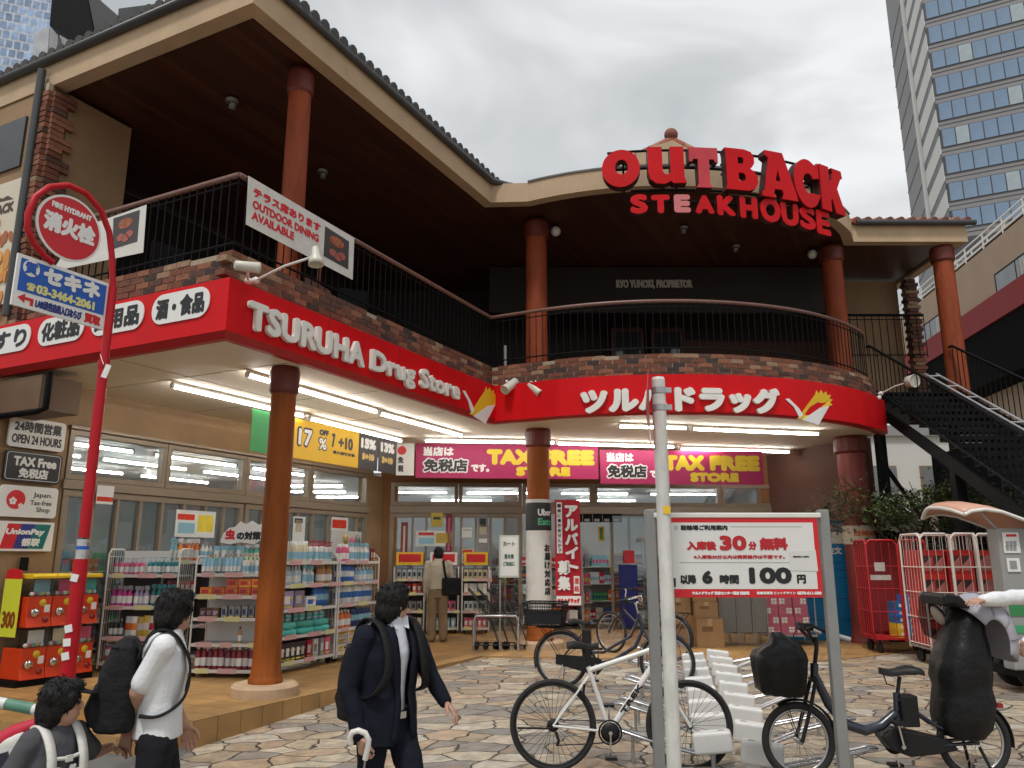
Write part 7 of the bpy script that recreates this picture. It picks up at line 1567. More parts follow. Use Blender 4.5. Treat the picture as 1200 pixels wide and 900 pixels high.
# low stands beside the left doors
for i, (x, w_, pal) in enumerate(((-2.42, .62, ('white', 'grey', 'red', 'clear')), (-1.72, .62, ('grey', 'sky', 'pink', 'orange')), (-1.02, .55, ('white', 'cream', 'pink', 'clear')))):
    nm = ('far left', 'middle', 'right hand')[i]
    T, fn, rz = rack('%s low stand of mixed goods in front of the inner doors' % ('left end', 'middle', 'doorside')[i], Vector((x, 16.55, TZ)), (1, .07, 0), w_, .4, 1.32, [.12, .45, .80, 1.08], name='goods_stand', wire=False)
    for k, z in enumerate((.12, .45, .80, 1.08)):
        c = pal[(k + i) % 4]
        row(fn, rz, z, .1, .04, w_ - .04, 5, 'box', box_me(.085, .09, .19, c, 'dark' if k % 2 else 'white'), '%s pack on the %s shelf of the %s stand by the inner doors' % (c, ('lowest', 'second', 'third', 'topmost')[k], ('left end', 'middle', 'doorside')[i]), 'carton', 'packs on the stands by the doors')
    mb = MB(fn); mb.bx(.03, w_ - .03, .02, .03, 1.36, 1.62); oc = mb.build('price_card', M_pr_yel if i != 1 else M_white, T); mb = MB(fn); mb.bx(.08, w_ - .08, .012, .0195, 1.42, 1.58); mb.build('red_field', M_pr_red, oc)
def poster(label, P, u0, v0, u1, v1, c, marks=(), name='door_poster'):
    T = thing(name, label, 'poster', P.P(*P.px((u0 + u1) / 2, v1))); mb = MB(); panel(mb, P, u0, v1, u1, v0, .004); mb.build('sheet', mat('paper_%s' % c, CLR[c] if c in CLR else (.6, .6, .6), .5, .05, 6), T)
    for k, (a, b_, c_, d, cc) in enumerate(marks):
        mb = MB(); panel(mb, P.off(.0045), u0 + (u1 - u0) * a, v0 + (v1 - v0) * d, u0 + (u1 - u0) * c_, v0 + (v1 - v0) * b_, .001); mb.build('printed_block', pcol(cc, CLR[cc]), T)
P = PF(.055)
mk1 = ((.08, .1, .5, .3, 'red'), (.55, .15, .95, .8, 'yellow'), (.08, .45, .5, .85, 'sky')); mk2 = ((.1, .08, .9, .35, 'red'), (.1, .5, .9, .6, 'grey'), (.1, .7, .6, .85, 'grey'))
poster('wide campaign poster with yellow patch on the left inner door', P, 487, 622, 530, 640, 'white', mk1)
poster('bright yellow poster at the top of the left inner door', P, 505, 601, 519, 617, 'yellow', ((.2, .3, .8, .5, 'dark'),))
poster('small cream notice on the middle inner door', P, 541, 643, 555, 660, 'cream', mk2)
poster('grey portrait poster on the middle inner door', P, 560, 603, 572, 650, 'grey', ((.15, .25, .85, .5, 'cream'), (.2, .1, .8, .3, 'dark'), (.1, .6, .9, .7, 'white')))
poster('red and white leaflet low on the middle inner door', P, 559, 668, 576, 682, 'white', ((.05, .1, .5, .5, 'red'), (.2, .6, .9, .85, 'mint')))
poster('wine coloured long strip at the left inner door edge', P, 469, 612, 478, 655, 'wine', ((.3, .1, .7, .9, 'cream'),))
poster('wine coloured strip beside the yellow poster', P, 522, 602, 530, 650, 'wine', ((.3, .1, .7, .9, 'pink'),))
poster('white square notice on the narrow inner door', P, 541, 618, 553, 630, 'white', ((.1, .2, .9, .3, 'grey'),))
P = PT(3.84)
poster('wide campaign poster with yellow patch on the left street doors', P, 204, 600, 253, 629, 'white', mk1)
poster('pale poster with red heading on the left street doors near the corner', P, 387, 607, 408, 640, 'white', mk2)
poster('white sheet with red strip high on the first street door', P, 112, 570, 134, 590, 'white', ((.05, .65, .95, .85, 'red'),))
poster('pale portrait card behind the teal pack rack', PT(2.0), 342, 606, 358, 640, 'white', ((.25, .1, .75, .5, 'cream'), (.2, .05, .8, .2, 'dark')))
# things seen in the open entrance
P = PF(-.6)
poster('lime green vertical sign hanging inside the entrance', P, 701, 617, 708, 634, 'yellow', ((.3, .1, .7, .9, 'green'),))
poster('yellow handwritten price poster beside the blue panel', PF(-.2), 715, 648, 742, 671, 'yellow', ((.1, .15, .9, .4, 'red'), (.1, .55, .8, .8, 'dark')))
mb = MB(); P = PF(-.05); panel(mb, P, 727, 735, 746, 662, .06); tag(mb.build('blue_partition', mat('deep_blue', (.008, .014, .16), .5, .08, 3), bevel=.004), 'deep blue upright panel inside the shop entrance', 'panel')
mb = MB(); P = PF(-.04); panel(mb, P, 731, 660, 742, 645, .10); tag(mb.build('red_box', mat('box_red', (.5, .01, .02), .4, .05)), 'small red box on top of the blue panel', 'box')
# long price board over the entrance
T = thing('screen_row', 'row of five black screens above the shop entrance', 'screen', F0 + FN * F(680, 600)[0] + Z * 2.3)
for k in range(6):
    P = PF(-.1); u0 = 660 + k * 11.5; mb = MB(); panel(mb, P, u0, 612, u0 + 10.6, 600, .04); o = mb.build('screen', M_black, T); mb = MB(); panel(mb, P.off(.041), u0 + 2, 611, u0 + 8, 608, .002); mb.build('caption', M_pr_grey, o)
# shop shelves behind the glass
def gondola(label, O, X, w, seed):
    r3 = random.Random(seed); O = Vector(O); X = Vector(X).normalized(); T = thing('shop_shelf', label, 'shelf', O, math.atan2(X.y, X.x)); fn = local(T)
    mb = MB(fn); mb.bx(0, w, .3, .34, 0, 1.75); mb.build('back_panel', M_int, T)
    for z in (.1, .5, .9, 1.3): mb = MB(fn); mb.bx(0, w, 0, .3, z - .02, z); mb.build('shelf', M_rackw, T)
    mb = MB(fn); names = ['red', 'white', 'sky', 'pink', 'yellow', 'green', 'navy', 'orange', 'cream', 'lilac', 'grey', 'teal']
    for z in (.1, .5, .9, 1.3):
        x = .02
        while x < w - .12:
            n = r3.randint(2, 5); ww = r3.uniform(.05, .1); hh = r3.uniform(.16, .32); c = r3.randrange(12); y0 = r3.uniform(.01, .05)
            for _ in range(n):
                if x + ww > w - .02: break
                mb.bx(x, x + ww * .94, y0, y0 + .18, z, z + hh, c); mb.bx(x + ww * .1, x + ww * .84, y0 - .002, y0, z + hh * .3, z + hh * .6, (c + 1) % 12); x += ww
            x += .01
    o = mb.build('goods', [pcol(n, CLR[n]) for n in names], T); o['kind'] = 'stuff'
gondola('shop shelf behind the left inner doors', (-2.3, 19.0, TZ), (1, .07, 0), 2.4, 1); gondola('shop shelf straight behind the entrance', (.6, 19.4, TZ), (1, .07, 0), 2.2, 2); gondola('shop shelf behind the right inner doors', (3.2, 19.2, TZ), (1, .07, 0), 2.4, 3)
gondola('shop shelf side-on at the left of the entrance', (1.0, 20.6, TZ), (.1, -1, 0), 2.6, 4)
gondola('shop shelf behind the first street windows', W(1.2, 5.6, TZ), U, 2.3, 5); gondola('shop shelf behind the middle street windows', W(3.7, 5.6, TZ), U, 2.3, 6); gondola('shop shelf behind the last street windows', W(6.1, 5.3, TZ), U, 1.6, 7)
gondola('short shop shelf just inside the left inner doors', (-2.5, 18.15, TZ), (1, .07, 0), 1.5, 9); gondola('short shop shelf just inside the right inner doors', (3.9, 18.45, TZ), (1, .07, 0), 1.5, 10); gondola('short shop shelf facing the open entrance', (.75, 18.6, TZ), (1, .07, 0), 1.1, 11)
gondola('long shop shelf along the back wall', (-2.6, 23.6, TZ), (1, .03, 0), 7.5, 8)

# ------------------------------------------------------------------ right of the entrance: boxes, hampers, pink cartons, locker, cages
M_card = mat('cardboard', (.36, .22, .11), .85, .12, 6, .15, 40); M_tape = mat('parcel_tape', (.46, .33, .18), .3, .05)
for k, (x, y, z, w_, h_, lb) in enumerate(((2.98, 14.5, .25, .50, .52, 'bottom left cardboard box of the stack beside the hampers'), (2.92, 14.5, .772, .44, .30, 'second cardboard box up the left stack'), (2.95, 14.5, 1.074, .42, .3, 'topmost cardboard box of the left stack'), (3.42, 14.3, .25, .46, .48, 'large cardboard box standing beside the hampers'), (3.38, 14.35, .732, .40, .28, 'cardboard box stacked second on the large box'), (3.37, 14.35, 1.014, .40, .25, 'topmost cardboard box beside the hampers'))):
    T = thing('cardboard_box', lb, 'box', (x, y, z), rnd.uniform(-.06, .06)); fn = local(T); mb = MB(fn); mb.bx(-w_ / 2, w_ / 2, -.2, .2, 0, h_ - .002); mb.build('carton', M_card, T, bevel=.004); mb = MB(fn); mb.bx(-w_ / 2 - .001, w_ / 2 + .001, -.03, .03, h_ - .002, h_); mb.bx(-.04, .04, -.2015, -.2, h_ - .12, h_ - .002); mb.build('tape', M_tape, T)
    mb = MB(fn); mb.bx(-w_ * .3, w_ * .1, -.202, -.2, h_ * .55, h_ * .72); mb.build('print', mat('box_print', (.2, .11, .05), .8, 0), T)
M_ham = mat('hamper_grey', (.22, .225, .215), .7, .1, 8)
for k, x in enumerate((3.80, 4.10, 4.36)):
    y = 14.62; T = thing('hamper', ('left', 'middle', 'right')[k] + ' grey fabric hamper on a steel frame between boxes and pink cartons', 'hamper', (x, y, TZ), .05); fn = local(T); w_ = .30 if k == 0 else .25
    mb = MB(fn); mb.bx(-w_ / 2, w_ / 2, -.25, .25, .22, .98); mb.build('bag', M_ham, T, bevel=.012)
    mb = MB(fn)
    for sx in (-1, 1):
        for sy in (-1, 1): mb.tube([(sx * (w_ / 2 + .005), sy * .255, 0.03), (sx * (w_ / 2 + .005), sy * .255, 1.08)], .009, 6)
    for z in (.2, 1.0): mb.tube([(-w_ / 2, -.255, z), (w_ / 2, -.255, z), (w_ / 2, .255, z), (-w_ / 2, .255, z), (-w_ / 2, -.255, z)], .008, 6)
    mb.build('frame', M_galv, T)
    mb = MB(fn); mb.bx(-w_ / 2 + .01, w_ / 2 - .01, -.24, .24, 1.0, 1.05); mb.build('lid', M_pr_grey, T)
M_pk = mat('pink_carton', (.52, .14, .21), .5, .08, 5); T = thing('flat_trolley', 'steel flat trolley under the pink cartons', 'trolley', (4.93, 14.7, TZ)); mb = MB(); mb.bx(4.50, 5.36, 14.4, 15.0, .40, .43); mb.build('deck', M_galv, T)
for x in (4.53, 5.33):
    for y in (14.45, 14.95): mb = MB(); mb.tube([(x, y, .4), (x, y, TZ)], .016, 6); mb.build('leg', M_galv, T)
mb = MB(); mb.tube([(5.37, 14.42, .25), (5.37, 14.42, 1.5)], .013, 6); mb.build('upright', M_galv, T)
_c = 0
for r_ in range(5):
    for c_ in range(3 if r_ > 1 else 3):
        x = 4.62 + c_ * .262 + rnd.uniform(-.008, .008) - .01 * r_; z = .432 + r_ * .162
        T = thing('pink_carton', 'pink carton with white flower print in the stack on the steel trolley', 'carton', (x, 14.6, z), rnd.uniform(-.02, .02), 'pink cartons on the trolley'); fn = local(T)
        mb = MB(fn); mb.bx(-.125, .125, -.16, .16, 0, .158); mb.build('carton', M_pk, T)
        mb = MB(fn); fxx = (.06 if (r_ + c_) % 2 else -.05)
        for k in range(4): an = R(45 + 90 * k); mb.lathe([(0, 0), (.028, 0), (.028, .002), (0, .002)], (fxx + .036 * math.cos(an), -.16, .08 + .036 * math.sin(an)), (0, -1, 0), 10)
        mb.build('flower_print', M_pr_white, T)
# blue parcel locker
M_lock = mat('locker_blue', (.012, .20, .44), .4, .06, 1.5); M_lseam = flat('locker_seam', (.005, .08, .2))
lx0, lx1, ly = 4.95, 6.42, 15.25
T = thing('parcel_locker', 'tall blue parcel locker with a white information panel at its top', 'locker', ((lx0 + lx1) / 2, ly, TZ), 0)
mb = MB(); mb.bx(lx0, lx1, ly, ly + .6, TZ, 2.44); mb.build('cabinet', M_lock, T, bevel=.006)
for z in (.62, 1.0, 1.38, 1.52, 1.66): mb = MB(); mb.bx(lx0 + .01, lx1 - .01, ly - .004, ly, z, z + .012); mb.build('door_seam', M_lseam, T)
for x in (5.44, 5.93): mb = MB(); mb.bx(x, x + .01, ly - .0045, ly - .001, TZ + .05, 1.38); mb.build('door_seam', M_lseam, T)
mb = MB(); mb.bx(5.75, 6.36, ly - .006, ly, 2.02, 2.24); mb.build('info_panel', M_white, T); mb = MB(); mb.bx(5.75, 6.36, ly - .006, ly, 2.26, 2.40); mb.build('screen_strip', M_pr_grey, T); mb = MB(); mb.bx(5.98, 6.12, ly - .01, ly - .006, 2.26, 2.36); mb.build('parcel_icon', mat('parcel_tan', (.5, .3, .14), .6, 0), T)
mb = MB(); P = PY(ly - .003); text(mb, 'で注文', P.P(5.86, 1.82), X, Z, .42, .14, .008); text(mb, 'に', P.P(5.86, 1.55), X, Z, .14, .12, .006); mb.build('lettering', M_pr_white, T)
mb = MB(); mb.lathe([(.285, 2.0), (.285, 2.34)], (6.5, 14.95, 0), seg=24, smooth=True); T = tag(mb.build('column_notice', mat('notice_cream', (.62, .54, .42), .6, .08, 6)), 'cream paper notice wrapped round the dark red column', 'notice')
mb = MB(); 
for k in range(7): an = R(-125 + k * 14); mb.box((6.5 + .288 * math.cos(an), 14.95 + .288 * math.sin(an), 2.2), (.05, .004, .09), (0, 0, an + math.pi / 2))
mb.build('lettering_block', pcol('orange', CLR['orange']), T)
# small white banner with a smile logo
P = PY(15.0); T = thing('delivery_banner', 'grey white amazon banner hung behind the roll cages', 'banner', P.P(7.32, 2.25)); a0, z0 = P.px(1037, 621); a1, z1 = P.px(1074, 603)
mb = MB(); mb.prism([P.P(a0, z0), P.P(a1, z0 - .06), P.P(a1, z1 - .06), P.P(a0, z1)], P.n * .01); mb.build('cloth', M_cloth_w, T)
mb = MB(); text(mb, 'amazon', P.off(.011).P(a0 + .08, z0 + .12), X - Z * .09, Z, .42, .10, .006); pts = [(i / 12, -.25 * math.sin(math.pi * i / 12)) for i in range(13)]; shape(mb, [pts + [(x, y * .55 + .02) for x, y in reversed(pts)]], P.off(.011).P(a0 + .12, z0 + .09), X, Z, .2, .001, kx=.30); mb.build('lettering', M_ink, T)
mb = MB(); mb.bx(a0 - .05, a1 + .3, 15.02, 15.3, TZ, z0 - .05); tag(mb.build('planter_screen', M_black), 'black screen panel under the grey white banner', 'screen panel')
# roll cages
M_cred = mat('cage_red', (.42, .012, .015), .4, .1, 5); M_cwh = mat('cage_pale', (.68, .60, .54), .4, .08, 5)
def roll_cage(label, O, rz, w, d, m, h=1.75, mesh=True):
    g_ = .24; T = thing('roll_cage', label, 'roll cage', (O[0], O[1], g_), rz); fn = local(T)
    mb = MB(fn); mb.bx(0, w, 0, d, .22, .25); mb.build('base', M_galv if m is M_cwh else m, T)
    for nm, pa, pb_ in (('side_panel', (0, 0), (0, d)), ('side_panel', (w, 0), (w, d)), ('back_panel', (0, d), (w, d)), ('front_gate', (0, 0), (w * .52, 0)), ('front_gate', (w * .54, 0), (w, 0))):
        pa, pb_ = Vector((*pa, 0)), Vector((*pb_, 0)); dr_ = (pb_ - pa); L_ = dr_.length; dr_.normalize(); mb = MB(fn)
        mb.tube([pa + Z * .2, pa + Z * (h - .07), pa + dr_ * .06 + Z * h, pb_ - dr_ * .06 + Z * h, pb_ + Z * (h - .07), pb_ + Z * .2], .017, 8)
        for z in (.28, .66, 1.02, 1.38): mb.tube([pa + Z * z, pb_ + Z * z], .009, 6)
        n = max(2, int(L_ / .1)); 
        for k in range(1, n): mb.tube([pa + dr_ * (L_ * k / n) + Z * .28, pa + dr_ * (L_ * k / n) + Z * h], .0035 if m is M_cwh else .006, 4)
        mb.build(nm, m, T)
    for x in (.1, w - .1):
        for y in (.1, d - .1): mb = MB(fn); mb.lathe([(.085, -.02), (.085, .02)], (x, y, .088), (1, .2, 0), 16); mb.tube([(x, y, .1), (x, y, .22)], .02, 6); mb.build('caster', M_plk, T)
    return T, fn
T, fn = roll_cage('red roll cage with blue and yellow boxes beside the blue locker', (5.86, 13.25), R(-8), .92, .7, M_cred, 1.80)
mb = MB(fn); mb.bx(.1, .26, -.022, -.018, 1.3, 1.44); mb.bx(.02, .34, -.022, -.018, 1.16, 1.24); mb.build('name_plate', mat('plate_worn', (.5, .46, .42), .6, .2, 12), T)
mb = MB(fn); mb.bx(.05, .87, .68, .69, .3, 1.78); mb.build('cover_sheet', mat('cover_wine', (.20, .01, .012), .8, .2, 4), T)
k = 0
for r_ in range(6):
    for c_ in range(3 if r_ < 5 else 2):
        yel = (r_ < 2 and c_ == 0); o_ = 'yellow' if yel else 'blue'
        T2 = thing('parcel_box', o_ + ' parcel box in the stack inside the red roll cage', 'box', fn @ Vector((.44 + c_ * .165 + (.16 if r_ == 5 else 0), .18, .252 + r_ * .112)), R(-8), 'parcel boxes in the red cage'); f2 = local(T2); mb = MB(f2); mb.bx(-.08, .08, -.12, .2, 0, .11); mb.build('carton', pcol('parcel_' + o_, (.62, .42, .03) if yel else (.02, .17, .46)), T2); mb = MB(f2); mb.bx(.0, .07, -.1215, -.12, .03, .08); mb.build('address_label', M_white, T2)
M_crate = mat('crate_red', (.46, .02, .015), .45, .1, 5); M_crate_d = flat('crate_recess', (.055, .02, .02))
def crates(fn, rz, spots, label, group):
    for x, y, n, w_ in spots:
        for k in range(n):
            T2 = thing('crate', label, 'crate', fn @ Vector((x, y, .252 + k * .345)), rz, group); f2 = local(T2); h_ = .34
            mb = MB(f2); mb.bx(-w_ / 2, w_ / 2, -.26, .26, 0, h_); mb.build('shell', M_crate, T2, bevel=.006)
            for (a, b_) in ((-w_ / 2 + .03, -.012), (.012, w_ / 2 - .03)):
                mb = MB(f2); mb.bx(a, b_, -.2625, -.26, .04, h_ - .08); oo = mb.build('recess', M_crate_d, T2)
                mb = MB(f2); n_ = 7
                for j in range(-3, n_):
                    xa = a + (b_ - a) * j / n_; xb = xa + (h_ - .12); 
                    p0_, p1_ = Vector((xa, -.264, .04)), Vector((xb, -.264, h_ - .08))
                    if p0_.x < a: t_ = (a - p0_.x) / (p1_.x - p0_.x); p0_ = p0_.lerp(p1_, t_)
                    if p1_.x > b_: t_ = (b_ - p0_.x) / (p1_.x - p0_.x); p1_ = p0_.lerp(p1_, t_)
                    if (p1_ - p0_).length > .03: mb.tube([p0_, p1_], .006, 4)
                mb.build('lattice', mat('crate_lattice', (.42, .13, .11), .5, .1), oo)
T, fn = roll_cage('pale roll cage of red lattice crates next to the red cage', (6.0, 11.75), R(-4), .80, .72, M_cwh, 1.86)
crates(fn, R(-4), ((.20, .38, 4, .36), (.60, .38, 4, .36)), 'red lattice crate in the pale roll cage next to the red cage', 'crates in the nearer cage')
T, fn = roll_cage('pale roll cage of red lattice crates nearest the delivery tricycle', (6.86, 11.85), R(-2), 1.0, .75, M_cwh, 1.86)
crates(fn, R(-2), ((.27, .38, 4, .46), (.75, .38, 4, .46)), 'red lattice crate in the pale roll cage by the delivery tricycle', 'crates in the further cage')
# delivery tricycle with a canopy at the right edge
T = thing('delivery_tricycle', 'grey delivery tricycle with a translucent peach canopy at the right edge', 'tricycle', (6.4, 9.6, .24))
P0_ = at(1115, 592, 9.6); rows = []
for i, (u, v) in enumerate(((1114, 592), (1122, 588), (1138, 586), (1158, 589), (1180, 597), (1215, 610), (1260, 640))):
    rows.append([at(u, v, 9.25) + Vector((.05 * abs(k - 3), k * .16, -.012 * (k - 3) ** 2)) for k in range(7)])
mb = MB(); mb.sheet(rows, 0, True); oc = mb.build('canopy', mat('canopy_peach', (.62, .34, .24), .4, .06, 3), T); so = oc.modifiers.new('thick', 'SOLIDIFY'); so.thickness = .02
mb = MB(); mb.tube([r_[0] for r_ in rows], .022, 8); mb.tube([r_[6] for r_ in rows], .022, 8); mb.tube(rows[0], .022, 8); mb.build('canopy_edge', M_wpaint, T)
mb = MB(); mb.tube([at(1150, 600, 9.5), at(1168, 620, 9.5), at(1178, 660, 9.5), at(1180, 740, 9.5)], .02, 8); mb.build('canopy_stay', M_galv, T)
x0 = at(1172, 650, 9.4).x; mb = MB(); mb.bx(x0, x0 + 1.2, 9.4, 9.62, .5, 2.1); mb.build('cargo_box', mat('cargo_grey', (.30, .30, .295), .5, .08, 3), T, bevel=.02, seg=2)
mb = MB(); mb.bx(x0 + .05, x0 + 1.25, 9.42, 10.0, .42, .52); mb.build('chassis', M_black, T)
for yy in (9.55, 9.95): mb = MB(); mb.lathe([(.22, -.04), (.25, -.03), (.25, .03), (.22, .04)], (x0 + .35, yy, .5), (0, 1, 0), 24); mb.build('wheel', M_tyre, T)
mb = MB(); P = PY(9.395); panel(mb, P, 1177, 648, 1193, 624, .004); on = mb.build('notice', M_white, T); mb = MB(); panel(mb, P.off(.0045), 1179, 629, 1191, 626, .001); mb.build('red_heading', M_pr_red, on)
for k in range(6): mb = MB(); panel(mb, P.off(.0045), 1179 + (k % 3) * 4.4, 640 + (k // 3) * 5.5, 1182 + (k % 3) * 4.4, 634 + (k // 3) * 5.5, .001); mb.build('pictogram', M_pr_grey, on)
mb = MB(); panel(mb, P, 1181, 670, 1194, 654, .008); on = mb.build('meter_frame', M_white, T); mb = MB(); panel(mb, P.off(.0085), 1184, 667, 1191, 657, .002); mb.build('meter_face', M_pr_grey, on)
for v0, v1 in ((722, 702), (742, 733)): mb = MB(); panel(mb, P, 1184, v0, 1225, v1, .004); mb.build('green_label', pcol('green', CLR['green']), T)
# leaning furniture on the terrace
T = thing('folded_easel', 'brown board sign leaning behind the straight balustrade', 'board', W(2.5, .8, 4.9)); mb = MB(); mb.prism([W(2.2, .8, 4.9), W(2.9, .95, 4.9), W(2.9, 1.1, 5.6), W(2.2, 1.0, 5.6)], (.0, .03, 0)); mb.build('board', mat('menu_brown', (.16, .07, .045), .7, .1, 3), T)
mb = MB(); mb.beam(W(2.05, .6, 4.9), W(2.2, .7, 5.95), .05, .03); mb.build('strut', mat('wood_red', (.22, .07, .045), .6, .15, 5), T)
for s_, t_, lb in ((3.6, 1.3, 'dark terrace chair nearest the dining banner side of the balustrade'), (4.5, 1.2, 'dark terrace chair beyond the leaning board'), (.9, 2.0, 'dark terrace chair behind the corner balustrade')):
    T = thing('terrace_chair', lb, 'chair', W(s_, t_, 4.9), s_, 'chairs on the terrace'); fn = local(T)
    mb = MB(fn); mb.bx(-.22, .22, -.22, .22, .42, .46); mb.build('seat', M_black, T); mb = MB(fn); mb.bx(-.22, .22, .2, .23, .5, .9); mb.build('backrest', M_black, T)
    for x in (-.2, .2):
        for y in (-.2, .2): mb = MB(fn); mb.tube([(x, y, 0), (x, y, .42)], .015, 6); mb.build('leg', M_black, T)
mb = MB(); p = at(592, 430, 14.6); mb.tube([Vector((p.x, 14.6, 4.9)), Vector((p.x, 14.6, 5.75))], .03, 8); tag(mb.build('parasol_stem', M_wpaint), 'short white post standing on the terrace in the inner corner', 'post')
# ------------------------------------------------------------------ people
M_skin = mat('skin', (.46, .26, .18), .5, .06, 8); M_skin.node_tree.nodes['Principled BSDF'].inputs['Subsurface Weight'].default_value = .08
M_hair = mat('black_hair', (.008, .007, .007), .55, .3, 30, .6, 90, stretch=(1, 1, .25), spec=.25)
def remesh(src, vox, smooth=3, wr=0.0, wsc=7.0, seed=0.0, stretch=1.0):
    me = bpy.data.meshes.new('form'); me.from_pydata([tuple(p) for p in src.v], [], src.f); o = bpy.data.objects.new('form', me); COL.objects.link(o)
    m = o.modifiers.new('r', 'REMESH'); m.mode = 'VOXEL'; m.voxel_size = vox
    m2 = o.modifiers.new('s', 'SMOOTH'); m2.factor = .5; m2.iterations = smooth
    ev = bpy.data.meshes.new_from_object(o.evaluated_get(bpy.context.evaluated_depsgraph_get())); bpy.data.objects.remove(o)
    vs = []
    for v in ev.vertices:
        p = v.co.copy()
        if wr:
            q = Vector((p.x * wsc, p.y * wsc, p.z * wsc * stretch + seed)); k = noise.noise(q) + .5 * noise.noise(q * 2.3)
            p = p + v.normal * wr * k
        vs.append(p)
    return vs, [tuple(p.vertices) for p in ev.polygons]
def skinmesh(T, name, src, m, vox=.008, **k):
    vs, fs = remesh(src, vox, **k); mb = MB(T.matrix_basis); mb.add(vs, fs, 0, True); return mb, mb.build(name, m, T)
def chain(mb, pts, rs, seg=14):
    """rounded tapering limb"""
    pts = [Vector(p) for p in pts]
    for i in range(len(pts) - 1):
        mb.tube([pts[i], pts[i + 1]], [rs[i], rs[i + 1]], seg)
    for p, r in zip(pts, rs): mb.ell(p, (r, r, r), seg=seg, rings=8)
def loft(mb, secs, n=24):
    """(x, y, z, rx, ry) horizontal sections"""
    rows = [[(x + rx * math.cos(2 * math.pi * k / n), y + ry * math.sin(2 * math.pi * k / n), z) for k in range(n)] for x, y, z, rx, ry in secs]
    mb.sheet(rows, 0, True, True); mb.add(rows[0], [tuple(range(n - 1, -1, -1))]); mb.add(rows[-1], [tuple(range(n))])
def hand(mb, w, d, n_, thumb, curl=.5, s=1.0):
    w = Vector(w); d = Vector(d).normalized(); n_ = Vector(n_); n_ = (n_ - d * n_.dot(d)).normalized(); l_ = Vector(thumb); l_ = (l_ - d * l_.dot(d) - n_ * l_.dot(n_)).normalized()
    for i, (o_, L_, r) in enumerate(((.030, .070, .0088), (.010, .078, .0092), (-.010, .072, .0088), (-.028, .057, .0078))):
        a = w + l_ * o_ * .6 * s + d * .015 * s; k = w + l_ * o_ * s + d * (.086 - abs(i - 1) * .004) * s
        chain(mb, [a, k], [.014 * s, .0115 * s], 8)
        p = k; an = curl * (.5 + .1 * i)
        for j, f in enumerate((.45, .32, .23)):
            dr_ = d * math.cos(an) + n_ * math.sin(an) + l_ * (.06 * (1 - i)) ; q = p + dr_.normalized() * L_ * f * s; chain(mb, [p, q], [r * (1 - .1 * j) * s, r * (.92 - .1 * j) * s], 8); p = q; an += curl * .9
    t0 = w + l_ * .022 * s + d * .02 * s; t1 = t0 + (l_ * .75 + d * .65 + n_ * .25).normalized() * .042 * s; t2 = t1 + (l_ * .25 + d * .9 + n_ * .35).normalized() * .032 * s; t3 = t2 + (d * .9 + n_ * (.4 + curl * .3) - l_ * .05).normalized() * .024 * s
    chain(mb, [t0, t1, t2, t3], [.015 * s, .012 * s, .0105 * s, .0085 * s], 8)
def head(mb, c, rot, s=1.0):
    """skull, jaw, nose, ears; c is the skull centre, local face looks along +x"""
    rm = rot; P_ = lambda x, y, z: Vector(c) + rm @ (Vector((x, y, z)) * s)
    mb.ell(P_(0, 0, .02), (.098 * s, .078 * s, .10 * s), rm, 20, 14); mb.ell(P_(.028, 0, -.05), (.068 * s, .060 * s, .075 * s), rm, 18, 12); mb.ell(P_(.045, 0, -.095), (.035 * s, .032 * s, .025 * s), rm, 12, 8)
    mb.ell(P_(.098, 0, -.018), (.018 * s, .013 * s, .026 * s), rm, 10, 8); mb.ell(P_(.09, 0, -.066), (.012 * s, .024 * s, .007 * s), rm, 10, 6)
    for y in (-1, 1): mb.ell(P_(-.005, .078 * y, -.012), (.020 * s, .009 * s, .032 * s), rm, 10, 8); mb.ell(P_(.072, .032 * y, .02), (.018 * s, .024 * s, .008 * s), rm, 10, 6)
    return P_
def face_bits(T, P_, s=1.0, rm=None):
    for y in (-1, 1):
        mb = MB(T.matrix_basis); mb.ell(P_(.082, .031 * y, .002), (.012 * s, .013 * s, .008 * s), rm, 10, 6); mb.build('eye', mat('eye_dark', (.02, .015, .012), .2, 0), T)
        mb = MB(T.matrix_basis); mb.ell(P_(.090, .032 * y, .026), (.006 * s, .021 * s, .005 * s), rm, 8, 6); mb.build('eyebrow', M_hair, T)
def hair(T, c, rm, s=1.0, long_=1.0, name='hair'):
    src = MB(); P_ = lambda x, y, z: Vector(c) + rm @ (Vector((x, y, z)) * s)
    src.ell(P_(-.012, 0, .036), (.106 * s, .092 * s, .102 * s), rm, 22, 16); src.ell(P_(-.050, 0, -.03 * long_), (.072 * s, .082 * s, .085 * s * long_), rm, 20, 14); src.ell(P_(.045, 0, .085), (.062 * s, .070 * s, .045 * s), rm, 16, 10)
    for y in (-1, 1): src.ell(P_(.02, .066 * y, .02), (.05 * s, .026 * s, .055 * s), rm, 12, 8); src.ell(P_(-.022, .070 * y, -.03), (.03 * s, .02 * s, .045 * s), rm, 12, 8)
    vs, fs = remesh(src, .0075 * s, 2, .007 * s, 30, 3.0, .4); mb = MB(T.matrix_basis); mb.add(vs, fs, 0, True)
    r4 = random.Random(11)
    for _ in range(260):                                            # loose locks
        i = r4.randrange(len(vs)); p = vs[i]; o_ = (p - P_(-.01, 0, .02)).normalized(); t_ = (Vector((0, 0, -1)) - o_ * (-o_.z)); t_ = (t_ + o_ * .12 + Vector((r4.uniform(-.3, .3), r4.uniform(-.3, .3), 0))).normalized(); w_ = o_.cross(t_).normalized() * .004 * s; L_ = r4.uniform(.016, .03) * s
        mb.add([p - w_, p + w_, p + t_ * L_ * .6 + o_ * .004 + w_ * .6, p + t_ * L_, p + t_ * L_ * .6 + o_ * .004 - w_ * .6], [(0, 1, 2, 3, 4)])
    return mb.build(name, M_hair, T)
